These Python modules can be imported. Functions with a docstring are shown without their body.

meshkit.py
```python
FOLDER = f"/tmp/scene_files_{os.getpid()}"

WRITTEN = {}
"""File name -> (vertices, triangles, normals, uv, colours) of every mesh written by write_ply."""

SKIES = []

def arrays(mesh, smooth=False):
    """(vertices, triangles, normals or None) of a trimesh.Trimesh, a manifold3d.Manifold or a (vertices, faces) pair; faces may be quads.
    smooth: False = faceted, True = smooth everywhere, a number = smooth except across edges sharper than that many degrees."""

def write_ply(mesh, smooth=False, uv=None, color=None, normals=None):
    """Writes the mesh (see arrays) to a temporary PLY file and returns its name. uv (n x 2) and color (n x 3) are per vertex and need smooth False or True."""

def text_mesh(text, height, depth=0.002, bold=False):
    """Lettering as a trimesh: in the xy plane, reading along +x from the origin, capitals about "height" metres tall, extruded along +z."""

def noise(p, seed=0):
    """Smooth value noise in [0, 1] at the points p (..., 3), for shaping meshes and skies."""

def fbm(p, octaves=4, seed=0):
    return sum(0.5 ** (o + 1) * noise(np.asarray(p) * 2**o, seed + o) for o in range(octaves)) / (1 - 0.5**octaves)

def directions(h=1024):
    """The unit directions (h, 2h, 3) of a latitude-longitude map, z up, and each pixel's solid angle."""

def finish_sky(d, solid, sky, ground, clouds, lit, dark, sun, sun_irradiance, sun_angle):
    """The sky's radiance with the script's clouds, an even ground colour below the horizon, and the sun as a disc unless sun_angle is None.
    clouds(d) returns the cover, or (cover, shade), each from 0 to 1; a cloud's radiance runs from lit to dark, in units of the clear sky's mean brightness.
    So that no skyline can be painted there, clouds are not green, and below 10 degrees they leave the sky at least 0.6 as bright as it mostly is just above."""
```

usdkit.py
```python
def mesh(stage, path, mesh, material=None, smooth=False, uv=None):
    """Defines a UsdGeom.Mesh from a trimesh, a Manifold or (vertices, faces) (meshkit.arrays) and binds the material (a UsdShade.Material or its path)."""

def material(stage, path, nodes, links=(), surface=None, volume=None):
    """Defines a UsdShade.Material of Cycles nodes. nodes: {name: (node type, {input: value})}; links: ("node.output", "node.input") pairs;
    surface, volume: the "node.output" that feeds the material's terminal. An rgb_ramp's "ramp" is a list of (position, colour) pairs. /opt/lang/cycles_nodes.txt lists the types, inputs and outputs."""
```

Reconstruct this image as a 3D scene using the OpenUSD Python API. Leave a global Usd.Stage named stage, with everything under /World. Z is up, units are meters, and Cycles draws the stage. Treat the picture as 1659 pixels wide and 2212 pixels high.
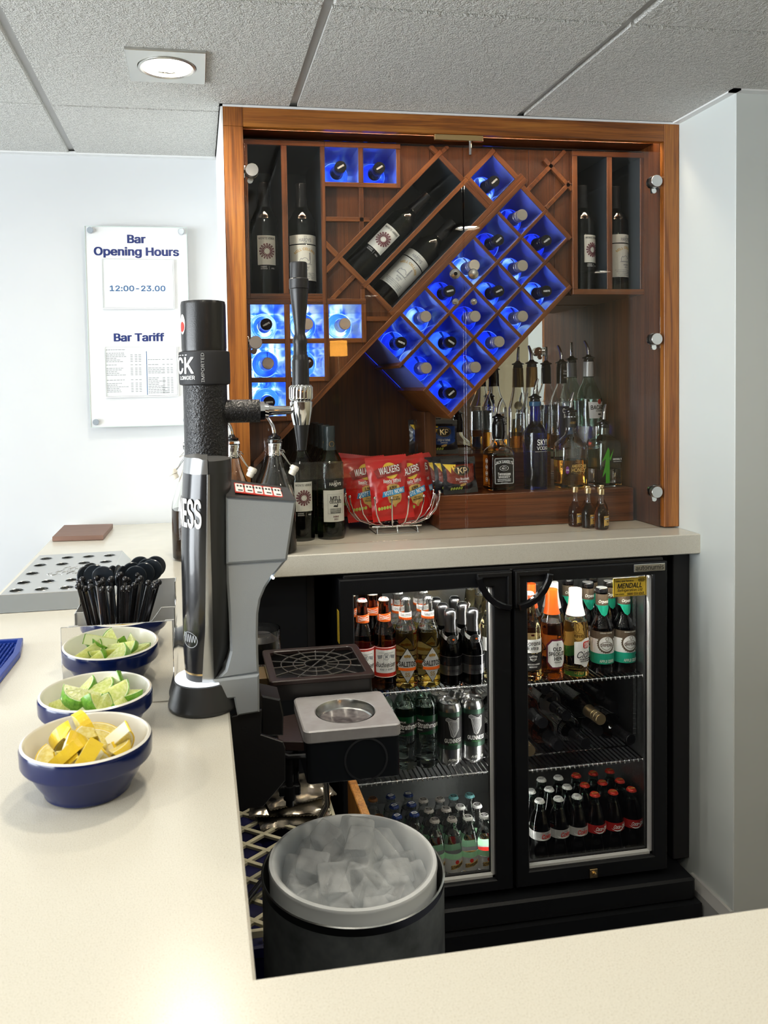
import math, random, numpy as np, trimesh, usdkit, meshkit
import shapely
from shapely.geometry import Polygon, box as sbox, Point, LineString
from shapely.ops import unary_union
from shapely import affinity
from pxr import Usd, UsdGeom, UsdLux, UsdShade, Gf, Sdf
random.seed(7); RNG = np.random.default_rng(7)
stage = Usd.Stage.CreateInMemory()
UsdGeom.SetStageUpAxis(stage, 'Z'); UsdGeom.SetStageMetersPerUnit(stage, 1.0)
UsdGeom.Xform.Define(stage, '/World'); UsdGeom.Scope.Define(stage, '/World/Looks')
PI = math.pi
ords = ['first', 'second', 'third', 'fourth', 'fifth', 'sixth', 'seventh', 'eighth', 'ninth', 'tenth', 'eleventh', 'twelfth', 'thirteenth', 'fourteenth', 'fifteenth', 'sixteenth', 'seventeenth', 'eighteenth']
def clock(a):
    h = int(round(((PI / 2 - a) % (2 * PI)) / (2 * PI) * 24)) % 24; n = ['twelve', 'one', 'two', 'three', 'four', 'five', 'six', 'seven', 'eight', 'nine', 'ten', 'eleven'][h // 2]
    return ('half past ' + n) if h % 2 else (n + " o'clock")
# ------------------------------------------------------------------ camera
IMG_W, IMG_H = 1659.0, 2212.0
FPX, CX, CY = 1754.63, 726.57, 909.38          # focal length and principal point in pixels
PITCH, YAW, ROLL = 0.042768, 0.169430, 0.0178434
EYE = (0.0, 0.0, 1.54)
def cam_axes():
    cp, sp, cy, sy, cr, sr = math.cos(PITCH), math.sin(PITCH), math.cos(YAW), math.sin(YAW), math.cos(ROLL), math.sin(ROLL)
    f = np.array([sy * cp, cy * cp, -sp]); r0 = np.array([cy, -sy, 0.0]); d = np.cross(f, r0)
    return cr * r0 + sr * d, -sr * r0 + cr * d, f
_r, _d, _f = cam_axes()
cam = UsdGeom.Camera.Define(stage, '/World/camera')
cam.AddTransformOp().Set(Gf.Matrix4d(*[float(x) for x in (*_r, 0, *(-_d), 0, *(-_f), 0, *EYE, 1)]))
AP = 36.0
cam.CreateHorizontalApertureAttr(AP); cam.CreateVerticalApertureAttr(AP * IMG_H / IMG_W)
cam.CreateFocalLengthAttr(AP * FPX / IMG_W)
cam.CreateHorizontalApertureOffsetAttr((IMG_W / 2 - CX) * AP / IMG_W)
cam.CreateVerticalApertureOffsetAttr(-(IMG_H / 2 - CY) * AP / IMG_W)
cam.CreateClippingRangeAttr((0.05, 100.0))
cam.CreateFStopAttr(18.0); cam.CreateFocusDistanceAttr(1.75)
cam.CreateExposureAttr(0.30)
# ------------------------------------------------------------------ daylight and lamps' levels
HC, CT = 2.24, 1.13                             # ceiling and counter heights
def rect_light(name, loc, rot, w, h, strength, color=(1, 1, 1)):
    l = UsdLux.RectLight.Define(stage, '/World/' + name); l.CreateWidthAttr(w); l.CreateHeightAttr(h)
    l.CreateIntensityAttr(strength); l.CreateColorAttr(Gf.Vec3f(*color)); l.CreateNormalizeAttr(False)
    x = UsdGeom.Xformable(l); x.AddTranslateOp().Set(Gf.Vec3d(*loc)); x.AddRotateXYZOp().Set(Gf.Vec3f(*rot))
    return l
SKY = 1.0
dome = UsdLux.DomeLight.Define(stage, '/World/sky'); dome.CreateIntensityAttr(SKY); dome.CreateColorAttr(Gf.Vec3f(0.80, 0.90, 1.0))
# daylight through the windows behind and to the side of the camera (rect lights stand in the window openings)
DAY = 9.0
rect_light('daylight_side', (-3.28, -0.2, 1.35), (0, -90, 0), 1.5, 3.6, DAY, (0.93, 0.97, 1.0))
LAMP = 150.0                                     # ceiling downlights
# ------------------------------------------------------------------ helpers: names and objects
_used = {}
def numbered(parent, name):
    k = (parent, name); n = _used.get(k, 0); _used[k] = n + 1
    return name if n == 0 else '%s_%03d' % (name, n)
def _tag(p, label=None, cat=None, group=None, kind=None):
    for k, v in (('label', label), ('category', cat), ('group', group), ('kind', kind)):
        if v: p.SetCustomDataByKey(k, v)
LABELS = set()
def thing(name, label, cat, loc=(0, 0, 0), rz=0.0, group=None, kind=None, mat4=None):
    x = UsdGeom.Xform.Define(stage, '/World/' + numbered('/World', name))
    if mat4 is not None: x.AddTransformOp().Set(Gf.Matrix4d(*[float(v) for v in np.asarray(mat4).T.ravel()]))
    else:
        x.AddTranslateOp().Set(Gf.Vec3d(*map(float, loc)))
        if rz: x.AddRotateZOp().Set(float(math.degrees(rz)))
    _tag(x.GetPrim(), label, cat, group, kind); return str(x.GetPath())
def part(parent, name, mesh, mat, smooth=False, label=None, kind=None):
    if isinstance(mesh, MB): mesh = mesh.get()
    path = parent + '/' + numbered(parent, name)
    m = usdkit.mesh(stage, path, mesh, MATS[mat], smooth)
    if label or kind: _tag(m.GetPrim(), label, None, None, kind)
    return path
def struct(name, mesh, mat, label=None, smooth=False, kind='structure', cat=None):
    p = part('/World', name, mesh, mat, smooth); _tag(stage.GetPrimAtPath(p), label, cat, None, kind); return p
def dup(src, name, label, cat, loc=(0, 0, 0), rz=0.0, group=None, mat4=None):
    """a copy of a thing with its parts"""
    p = thing(name, label, cat, loc, rz, group, None, mat4); pr = stage.GetPrimAtPath(p)
    pr.GetReferences().AddInternalReference(src); pr.SetInstanceable(True); return p
def proto(name):
    """a class prim holding a thing's parts, to be referenced by its copies"""
    if not stage.GetPrimAtPath('/Kinds'): stage.CreateClassPrim('/Kinds')
    return str(UsdGeom.Xform.Define(stage, '/Kinds/' + name).GetPath())
# ------------------------------------------------------------------ helpers: meshes
class MB:
    """collects vertices and faces into one mesh"""
    def __init__(self): self.v = []; self.f = []; self.n = 0
    def add(self, v, f, T=None):
        v = np.asarray(v, float); f = np.asarray(f, int)
        if f.shape[1] == 4: f = np.vstack([f[:, [0, 1, 2]], f[:, [0, 2, 3]]])
        if T is not None:
            T = np.asarray(T, float); v = v @ T[:3, :3].T + T[:3, 3]
            if np.linalg.det(T[:3, :3]) < 0: f = f[:, ::-1]
        self.v.append(v); self.f.append(f + self.n); self.n += len(v); return self
    def mesh(self, m, T=None):
        if isinstance(m, MB): m = m.get()
        if hasattr(m, 'vertices'): return self.add(m.vertices, m.faces, T)
        return self.add(m[0], m[1], T)
    def get(self):
        return trimesh.Trimesh(np.vstack(self.v), np.vstack(self.f), process=False)
    def box(self, lo, hi, c=0.0, T=None):
        lo = np.array(lo, float); hi = np.array(hi, float)
        lo, hi = np.minimum(lo, hi), np.maximum(lo, hi)
        if c <= 0:
            s = np.array([[x, y, z] for x in (0, 1) for y in (0, 1) for z in (0, 1)], float)
            f = [[0, 1, 3, 2], [4, 6, 7, 5], [0, 4, 5, 1], [2, 3, 7, 6], [0, 2, 6, 4], [1, 5, 7, 3]]
            return self.add(lo + s * (hi - lo), f, T)
        c = min(c, 0.49 * (hi - lo).min())
        pts = []
        for k in range(3):
            a = [lo + c, hi - c]; 
            for sx in (0, 1):
                for sy in (0, 1):
                    for sz in (0, 1):
                        p = np.array([a[sx][0], a[sy][1], a[sz][2]]); p[k] = (lo, hi)[(sx, sy, sz)[k]][k]; pts.append(p)
        return self.mesh(trimesh.Trimesh(pts).convex_hull, T)
    def lathe(self, prof, n=24, T=None, arc=None, sq=None):
        """prof: (r, z) from bottom to top; ends with r=0 close the solid. sq(z) -> (rx, ry) scale optional"""
        prof = np.asarray(prof, float); full = arc is None
        a = np.linspace(0, 2 * PI, n, endpoint=False) if full else np.linspace(arc[0], arc[1], n)
        V = []; F = []; rows = []
        for r, z in prof:
            if r < 1e-7 and full: rows.append([len(V)]); V.append((0, 0, z))
            else:
                rows.append(list(range(len(V), len(V) + n)))
                V += [(r * math.cos(t), r * math.sin(t), z) for t in a]
        m = n if full else n - 1
        for A, B in zip(rows[:-1], rows[1:]):
            for k in range(m):
                k2 = (k + 1) % n
                if len(A) == 1 and len(B) == 1: continue
                if len(A) == 1: F.append((A[0], B[k2], B[k]))
                elif len(B) == 1: F.append((A[k], A[k2], B[0]))
                else: F += [(A[k], A[k2], B[k2]), (A[k], B[k2], B[k])]
        return self.add(V, F, T)
    def cyl(self, p0, p1, r0, r1=None, n=16, cap=True):
        r1 = r0 if r1 is None else r1
        p0 = np.array(p0, float); p1 = np.array(p1, float); L = np.linalg.norm(p1 - p0)
        prof = ([(0, 0)] if cap else []) + [(r0, 0), (r1, L)] + ([(0, L)] if cap else [])
        return self.lathe(prof, n, frame(p0, p1 - p0))
    def tube(self, pts, r, n=8, closed=False):
        p = np.asarray(pts, float); N = len(p)
        r = np.broadcast_to(r, (N,)).astype(float)
        t = (np.roll(p, -1, 0) - np.roll(p, 1, 0)) if closed else np.gradient(p, axis=0)
        t /= np.linalg.norm(t, axis=1, keepdims=True) + 1e-12
        u = np.cross(t[0], [0, 0, 1.0] if abs(t[0][2]) < .9 else [1.0, 0, 0]); u /= np.linalg.norm(u)
        V = []
        for k in range(N):
            u = u - t[k] * (u @ t[k]); u /= np.linalg.norm(u) + 1e-12; w = np.cross(t[k], u)
            for a in np.arange(n) * 2 * PI / n: V.append(p[k] + r[k] * (math.cos(a) * u + math.sin(a) * w))
        F = []
        for k in range(N if closed else N - 1):
            k2 = (k + 1) % N
            for j in range(n):
                j2 = (j + 1) % n; F.append((k * n + j, k * n + j2, k2 * n + j2, k2 * n + j))
        self.add(V, F)
        if not closed:
            for k, s in ((0, -1), (N - 1, 1)):
                ring = [V[k * n + j] for j in range(n)]
                f = [(n, j, (j + 1) % n) if s > 0 else (n, (j + 1) % n, j) for j in range(n)]
                self.add(ring + [p[k]], f)
        return self
    def prism(self, poly, z0, z1, c=0.0, T=None, c2=None):
        """polygon in xy extruded from z0 to z1, edges chamfered by c at the top (c2 at the bottom)"""
        c2 = c if c2 is None else c2
        for g in getattr(poly, 'geoms', [poly]):
            if g.area < 1e-9: continue
            g = shapely.geometry.polygon.orient(g)
            lev = []
            k_ = max(c, c2)
            cc, cc2 = (c, c2) if k_ <= 0 or (g.buffer(-2.1 * k_).geom_type == 'Polygon' and not g.buffer(-2.1 * k_).is_empty and len(g.buffer(-2.1 * k_).interiors) == len(g.interiors)) else (0, 0)
            if cc2 > 0: lev += [(z0, -cc2), (z0 + cc2, 0)]
            else: lev += [(z0, 0)]
            if cc > 0: lev += [(z1 - cc, 0), (z1, -cc)]
            else: lev += [(z1, 0)]
            rings = []
            for z, o in lev:
                q = g if o == 0 else Polygon(_inset(g.exterior.coords, -o), [_inset(h.coords, -o) for h in g.interiors])
                if not q.is_valid or q.area > g.area + 1e-9: q = g
                rings.append((z, q))
            for (za, qa), (zb, qb) in zip(rings[:-1], rings[1:]):
                for ra, rb in zip([qa.exterior, *qa.interiors], [qb.exterior, *qb.interiors]):
                    a = np.array(ra.coords)[:-1]; b = np.array(rb.coords)[:-1]; m = len(a)
                    V = np.vstack([np.c_[a, np.full(m, za)], np.c_[b, np.full(m, zb)]])
                    k = np.arange(m); k2 = (k + 1) % m
                    self.add(V, np.c_[k, k2, m + k2, m + k], T)
            for (z, q), s in ((rings[0], -1), (rings[-1], 1)):
                v, f = trimesh.creation.triangulate_polygon(q, engine='earcut')
                f = np.asarray(f)
                tri = v[f]; area = np.cross(tri[:, 1] - tri[:, 0], tri[:, 2] - tri[:, 0])
                f = np.where((area * s < 0)[:, None], f[:, ::-1], f)
                self.add(np.c_[v, np.full(len(v), z)], f, T)
        return self
def _inset(coords, d):
    """mitred inset of a ring (orientation: exterior ccw, holes cw), same vertex count"""
    p = np.array(coords)[:-1]
    e = np.roll(p, -1, 0) - p; L = np.linalg.norm(e, axis=1, keepdims=True); e = e / np.maximum(L, 1e-12)
    nrm = np.c_[-e[:, 1], e[:, 0]]; n0 = np.roll(nrm, 1, 0)
    b = nrm + n0; k = np.maximum((b * nrm).sum(1, keepdims=True), 0.35)
    return p + d * b / k
def frame(o, z, x=None):
    """a 4x4 whose z axis points along z, at o"""
    z = np.array(z, float); z /= np.linalg.norm(z)
    x = np.array(x if x is not None else ((1, 0, 0) if abs(z[0]) < .9 else (0, 1, 0)), float)
    y = np.cross(z, x); y /= np.linalg.norm(y); x = np.cross(y, z)
    T = np.eye(4); T[:3, 0] = x; T[:3, 1] = y; T[:3, 2] = z; T[:3, 3] = o; return T
def TR(x=0, y=0, z=0): T = np.eye(4); T[:3, 3] = (x, y, z); return T
def RX(a): return trimesh.transformations.rotation_matrix(a, [1, 0, 0])
def RY(a): return trimesh.transformations.rotation_matrix(a, [0, 1, 0])
def RZ(a): return trimesh.transformations.rotation_matrix(a, [0, 0, 1])
def XZ(y):
    """polygon x,y -> world x,z, extruded towards the viewer (-y) from plane y"""
    T = np.eye(4); T[:3, :3] = np.array([[1, 0, 0], [0, 0, -1], [0, 1, 0]], float); T[:3, 3] = (0, y, 0); return T
def bx(lo, hi, c=0.0): return MB().box(lo, hi, c)
def rrect(x0, y0, x1, y1, r, n=5): return sbox(x0 + r, y0 + r, x1 - r, y1 - r).buffer(r, quad_segs=n)
# ------------------------------------------------------------------ helpers: lettering
_txt = {}
def text(s, h, bold=False, depth=0.0004):
    k = (s, bold)
    if k not in _txt:
        m = meshkit.text_mesh(s, 1.0, 0.02, bold); _txt[k] = (np.array(m.vertices), np.array(m.faces))
    v, f = _txt[k]; v = v.copy(); v[:, :2] *= h; v[:, 2] = np.where(v[:, 2] > 0.01, depth, 0.0)
    return v, f
def text_c(s, h, bold=False, depth=0.0004, x=0.0, y=0.0, w=None, shear=0.0, align='c'):
    """lettering centred on (x, y) in the xy plane; w squeezes it to a width"""
    v, f = text(s, h, bold, depth)
    lo, hi = v[:, 0].min(), v[:, 0].max()
    if w: v[:, 0] = (v[:, 0] - lo) * (w / (hi - lo)); lo, hi = 0, w
    v[:, 0] += x - {'c': (lo + hi) / 2, 'l': lo, 'r': hi}[align]; v[:, 1] += -h / 2; v[:, 0] += shear * v[:, 1]; v[:, 1] += y
    return v, f
def wrap(v, f, R, zc=0.0, a0=-PI / 2):
    """flat art (x, y, depth) onto a cylinder of radius R about z, its centre facing angle a0"""
    a = a0 + v[:, 0] / R; r = R + v[:, 2]
    return np.c_[r * np.cos(a), r * np.sin(a), v[:, 1] + zc], f
def shape_mesh(poly, depth=0.0003, z0=0.0, seg=None):
    """flat polygon as a thin solid in xy; seg cuts it in strips so that it can be wrapped"""
    m = MB()
    if seg:
        x0, y0, x1, y1 = poly.bounds; n = max(1, int(math.ceil((x1 - x0) / seg)))
        for k in range(n):
            q = poly.intersection(sbox(x0 + (x1 - x0) * k / n, y0 - 1, x0 + (x1 - x0) * (k + 1) / n, y1 + 1))
            for g in getattr(q, 'geoms', [q]):
                if g.geom_type == 'Polygon' and g.area > 1e-10: m.prism(g, z0, z0 + depth)
    else: m.prism(poly, z0, z0 + depth)
    m = m.get(); return np.array(m.vertices), np.array(m.faces)
def art(items, R=None, zc=0.0, a0=-PI / 2):
    """joins flat pieces [(v, f), ...] and wraps them onto a cylinder"""
    m = MB()
    for v, f in items:
        m.add(*(wrap(v, f, R, zc, a0) if R else (v, f)))
    return m
def flat_xz(x, y, z):
    """art in xy placed upright at (x, y, z), facing -y"""
    T = XZ(y); T[:3, 3] = (x, y, z); return T
# ------------------------------------------------------------------ materials
MATS = {}
def mk(name, nodes, links=(), surface='p.BSDF', **k):
    MATS[name] = usdkit.material(stage, '/World/Looks/' + name, nodes, links, surface, **k)
def srgb(r, g, b):
    f = lambda c: (c / 255 / 12.92) if c / 255 <= 0.04045 else ((c / 255 + 0.055) / 1.055) ** 2.4
    return (f(r), f(g), f(b))
def plain(name, col, rough=0.5, metal=0.0, spec=0.5, coat=0.0, **kw):
    mk(name, {'p': ('principled_bsdf', {'base_color': col, 'roughness': rough, 'metallic': metal, 'specular_ior_level': spec, 'coat_weight': coat, **kw})})
def bumpy(name, col, rough, scale, dist, strength=1.0, metal=0.0, detail=2.0, col2=None, coords='position', vs=(1, 1, 1), spec=0.5):
    src = ('geometry', {}) if coords == 'position' else ('texture_coordinate', {})
    nodes = {'g': src, 'm': ('mapping', {'scale': vs}), 'n': ('noise_texture', {'scale': scale, 'detail': detail, 'roughness': 0.6}),
             'b': ('bump', {'strength': strength, 'distance': dist}),
             'p': ('principled_bsdf', {'base_color': col, 'roughness': rough, 'metallic': metal, 'specular_ior_level': spec})}
    links = [('g.' + coords, 'm.vector'), ('m.vector', 'n.vector'), ('n.fac', 'b.height'), ('b.normal', 'p.normal')]
    if col2 is not None:
        nodes['r'] = ('rgb_ramp', {'ramp': [(0.35, col), (0.65, col2)]}); links += [('n.fac', 'r.fac'), ('r.color', 'p.base_color')]
    mk(name, nodes, links)
def wood(name, dark, mid, light, rot=(0, 0, 0), rough=0.38, sc=1.0, coat=0.15):
    """grain along z before rot"""
    mk(name, {'g': ('geometry', {}), 'm0': ('mapping', {'rotation': rot}), 'm1': ('mapping', {'scale': (34 * sc, 34 * sc, 1.6 * sc)}), 'm2': ('mapping', {'scale': (220 * sc, 220 * sc, 5 * sc)}),
              'n1': ('noise_texture', {'scale': 1.0, 'detail': 5.0, 'roughness': 0.62, 'distortion': 0.9}), 'n2': ('noise_texture', {'scale': 1.0, 'detail': 3.0, 'roughness': 0.6}),
              'r': ('rgb_ramp', {'ramp': [(0.28, dark), (0.47, mid), (0.72, light)]}), 'r2': ('rgb_ramp', {'ramp': [(0.36, (0.55, 0.5, 0.45)), (0.52, (1, 1, 1))]}),
              'x': ('mix_color', {'blend_type': 'multiply', 'fac': 0.8}), 'b': ('bump', {'strength': 0.25, 'distance': 0.0006}),
              'p': ('principled_bsdf', {'roughness': rough, 'coat_weight': coat, 'coat_roughness': 0.2})},
       [('g.position', 'm0.vector'), ('m0.vector', 'm1.vector'), ('m0.vector', 'm2.vector'), ('m1.vector', 'n1.vector'), ('m2.vector', 'n2.vector'), ('n1.fac', 'r.fac'), ('n2.fac', 'r2.fac'),
        ('r.color', 'x.a'), ('r2.color', 'x.b'), ('x.result', 'p.base_color'), ('n2.fac', 'b.height'), ('b.normal', 'p.normal')])
def glass(name, col=(1, 1, 1), rough=0.0, ior=1.5):
    mk(name, {'p': ('principled_bsdf', {'base_color': col, 'roughness': rough, 'transmission_weight': 1.0, 'ior': ior})})
def emit(name, col, strength):
    mk(name, {'e': ('emission', {'color': col, 'strength': strength})}, surface='e.emission')
def pane(name, tint=(1, 1, 1), f0=0.03, rough=0.0):
    mk(name, {'t': ('transparent_bsdf', {'color': tint}), 'g': ('glossy_bsdf', {'color': (1, 1, 1), 'roughness': rough}), 'w': ('layer_weight', {'blend': 0.5}), 'q': ('math', {'math_type': 'power', 'value2': 5.0}),
              'm': ('math', {'math_type': 'multiply_add', 'value2': 0.9, 'value3': f0}), 'x': ('mix_closure', {})},
       [('w.facing', 'q.value1'), ('q.value', 'm.value1'), ('m.value', 'x.fac'), ('t.BSDF', 'x.closure1'), ('g.BSDF', 'x.closure2')], 'x.closure')
plain('white_wall', (0.80, 0.815, 0.82), 0.55)
bumpy('wall_paint', (0.655, 0.672, 0.68), 0.5, 60, 0.0004, 0.3)
bumpy('cream_paint', (0.10, 0.06, 0.035), 0.6, 60, 0.0004, 0.3)
bumpy('pillar_paint', (0.66, 0.70, 0.68), 0.45, 50, 0.0004, 0.3)
mk('ceiling_tile', {'g': ('geometry', {}), 'n': ('noise_texture', {'scale': 260.0, 'detail': 2.0, 'roughness': 0.7}), 'n2': ('noise_texture', {'scale': 70.0, 'detail': 3.0}),
     'a': ('math', {'math_type': 'add'}), 'b': ('bump', {'strength': 1.0, 'distance': 0.006}), 'r': ('rgb_ramp', {'ramp': [(0.3, (0.56, 0.56, 0.53)), (0.65, (0.83, 0.825, 0.785))]}),
     'p': ('principled_bsdf', {'roughness': 0.9, 'specular_ior_level': 0.2})},
   [('g.position', 'n.vector'), ('g.position', 'n2.vector'), ('n.fac', 'a.value1'), ('n2.fac', 'a.value2'), ('a.value', 'b.height'), ('b.normal', 'p.normal'), ('n.fac', 'r.fac'), ('r.color', 'p.base_color')])
plain('tbar', (0.50, 0.50, 0.49), 0.4)
plain('trim_white', (0.82, 0.83, 0.82), 0.4)
mk('solid_surface', {'g': ('geometry', {}), 'n': ('noise_texture', {'scale': 900.0, 'detail': 1.0}), 'n2': ('noise_texture', {'scale': 7.0, 'detail': 3.0}),
     'r': ('rgb_ramp', {'ramp': [(0.3, (0.54, 0.50, 0.41)), (0.42, (0.665, 0.635, 0.545)), (0.66, (0.68, 0.65, 0.56)), (0.76, (0.78, 0.75, 0.67))]}),
     'rr': ('map_range', {'to_min': 0.16, 'to_max': 0.30}), 'p': ('principled_bsdf', {'specular_ior_level': 0.5})},
   [('g.position', 'n.vector'), ('g.position', 'n2.vector'), ('n.fac', 'r.fac'), ('r.color', 'p.base_color'), ('n2.fac', 'rr.value'), ('rr.result', 'p.roughness')])
W1 = ((0.085, 0.022, 0.004), (0.29, 0.092, 0.013), (0.46, 0.18, 0.030))
W2 = ((0.036, 0.010, 0.002), (0.135, 0.039, 0.007), (0.23, 0.076, 0.015))
W3 = ((0.020, 0.006, 0.0015), (0.076, 0.022, 0.005), (0.13, 0.042, 0.010))
wood('frame_wood_v', *W1); wood('frame_wood_h', *W1, rot=(0, PI / 2, 0))
wood('rack_wood_v', *W2, sc=1.5); wood('rack_wood_h', *W2, rot=(0, PI / 2, 0), sc=1.5)
wood('rack_wood_a', *W2, rot=(0, PI / 4, 0), sc=1.5); wood('rack_wood_b', *W2, rot=(0, -PI / 4, 0), sc=1.5)
wood('panel_wood', *W3); wood('panel_wood_h', *W3, rot=(0, PI / 2, 0)); wood('step_wood', (0.035, 0.009, 0.004), (0.13, 0.036, 0.012), (0.21, 0.068, 0.022), rot=(0, PI / 2, 0), rough=0.3)
wood('orange_wood', (0.28, 0.10, 0.02), (0.52, 0.22, 0.045), (0.68, 0.33, 0.08), rough=0.45)
mk('mirror', {'p': ('principled_bsdf', {'base_color': (0.86, 0.88, 0.87), 'metallic': 1.0, 'roughness': 0.01})})
pane('door_glass', (0.985, 0.99, 0.985), 0.022); pane('fridge_glass', (0.98, 0.985, 0.98), 0.020)
plain('chrome', (0.80, 0.80, 0.79), 0.07, 1.0); plain('satin', (0.62, 0.62, 0.60), 0.28, 1.0); plain('steel', (0.55, 0.56, 0.55), 0.22, 1.0)
bumpy('brushed', (0.62, 0.62, 0.60), 0.32, 60, 0.0002, 0.4, metal=1.0, vs=(1, 40, 40))
plain('brass', (0.80, 0.58, 0.28), 0.25, 1.0); plain('gold_cap', (0.86, 0.66, 0.36), 0.3, 1.0)
bumpy('black_plastic', (0.012, 0.012, 0.013), 0.35, 400, 0.0003, 0.4)
plain('black_gloss', (0.008, 0.008, 0.009), 0.12); plain('black_matt', (0.012, 0.012, 0.014), 0.6)
bumpy('fridge_black', (0.009, 0.010, 0.012), 0.42, 500, 0.0004, 0.5, spec=0.3)
plain('dark_panel', (0.010, 0.012, 0.016), 0.45, 0, 0.3)
plain('seal_grey', (0.62, 0.63, 0.62), 0.45)
bumpy('carpet', (0.03, 0.035, 0.06), 0.95, 300, 0.003, 1.0)
plain('skirt_grey', (0.42, 0.42, 0.41), 0.35)
plain('white', (0.86, 0.86, 0.84), 0.45); plain('paper', (0.83, 0.84, 0.86), 0.6); plain('ink_black', (0.012, 0.012, 0.012), 0.5)
plain('navy', srgb(22, 42, 105), 0.45); plain('ink_blue', srgb(40, 95, 150), 0.5); plain('ink_grey', (0.30, 0.31, 0.33), 0.6)
plain('red', (0.62, 0.02, 0.02), 0.35); plain('orange', (0.85, 0.22, 0.02), 0.4); plain('yellow', (0.85, 0.58, 0.05), 0.4); plain('green', (0.05, 0.35, 0.08), 0.4)
# ------------------------------------------------------------------ the room
FL_X0, FL_X1, FL_Y0, FL_Y1 = -3.3, 3.0, -3.5, 2.535
struct('floor', bx((FL_X0 - .2, FL_Y0 - .2, -0.1), (FL_X1 + .2, FL_Y1 + .5, 0)), 'carpet', 'dark carpeted floor of the bar room')
struct('wall_rear', bx((FL_X0 - .2, FL_Y1, 0), (1.40, FL_Y1 + .1, 2.6)), 'wall_paint', 'white painted wall behind the bar carrying the opening hours sign')
# side wall and pillar on the bar's far end
struct('wall_pillar', bx((1.312, 1.815, 0), (FL_X1 + .2, FL_Y1, 2.6), 0.002), 'pillar_paint', 'pale grey painted pillar wall beside the display cabinet')
def wall_with_opening(name, along, at, out, a0, a1, o0, o1, z0, z1, label):
    m = MB(); t0, t1 = sorted((at, at + out))
    for (p0, p1, q0, q1) in ((a0, o0, 0, 2.6), (o1, a1, 0, 2.6), (o0, o1, 0, z0), (o0, o1, z1, 2.6)):
        lo, hi = (p0, t0, q0), (p1, t1, q1)
        if along == 'y': lo, hi = (t0, p0, q0), (t1, p1, q1)
        m.box(lo, hi)
    struct(name, m, 'wall_paint', label)
wall_with_opening('wall_side', 'y', FL_X0, -0.12, FL_Y0, FL_Y1, -2.05, 1.65, 0.55, 2.15, 'white painted side wall with a wide window')
struct('wall_front', bx((FL_X0, FL_Y0 - .12, 0), (FL_X1 + .12, FL_Y0, 2.6)), 'cream_paint', 'dark panelled wall facing the bar across the room')
bumpy('cream_wall', (0.50, 0.44, 0.28), 0.6, 60, 0.0004, 0.3)
struct('wall_end', bx((FL_X1, FL_Y0, 0), (FL_X1 + .12, 1.9, 2.6)), 'cream_wall', 'cream painted end wall of the bar room')
pane('window_glass', (0.97, 0.98, 0.98))
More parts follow.
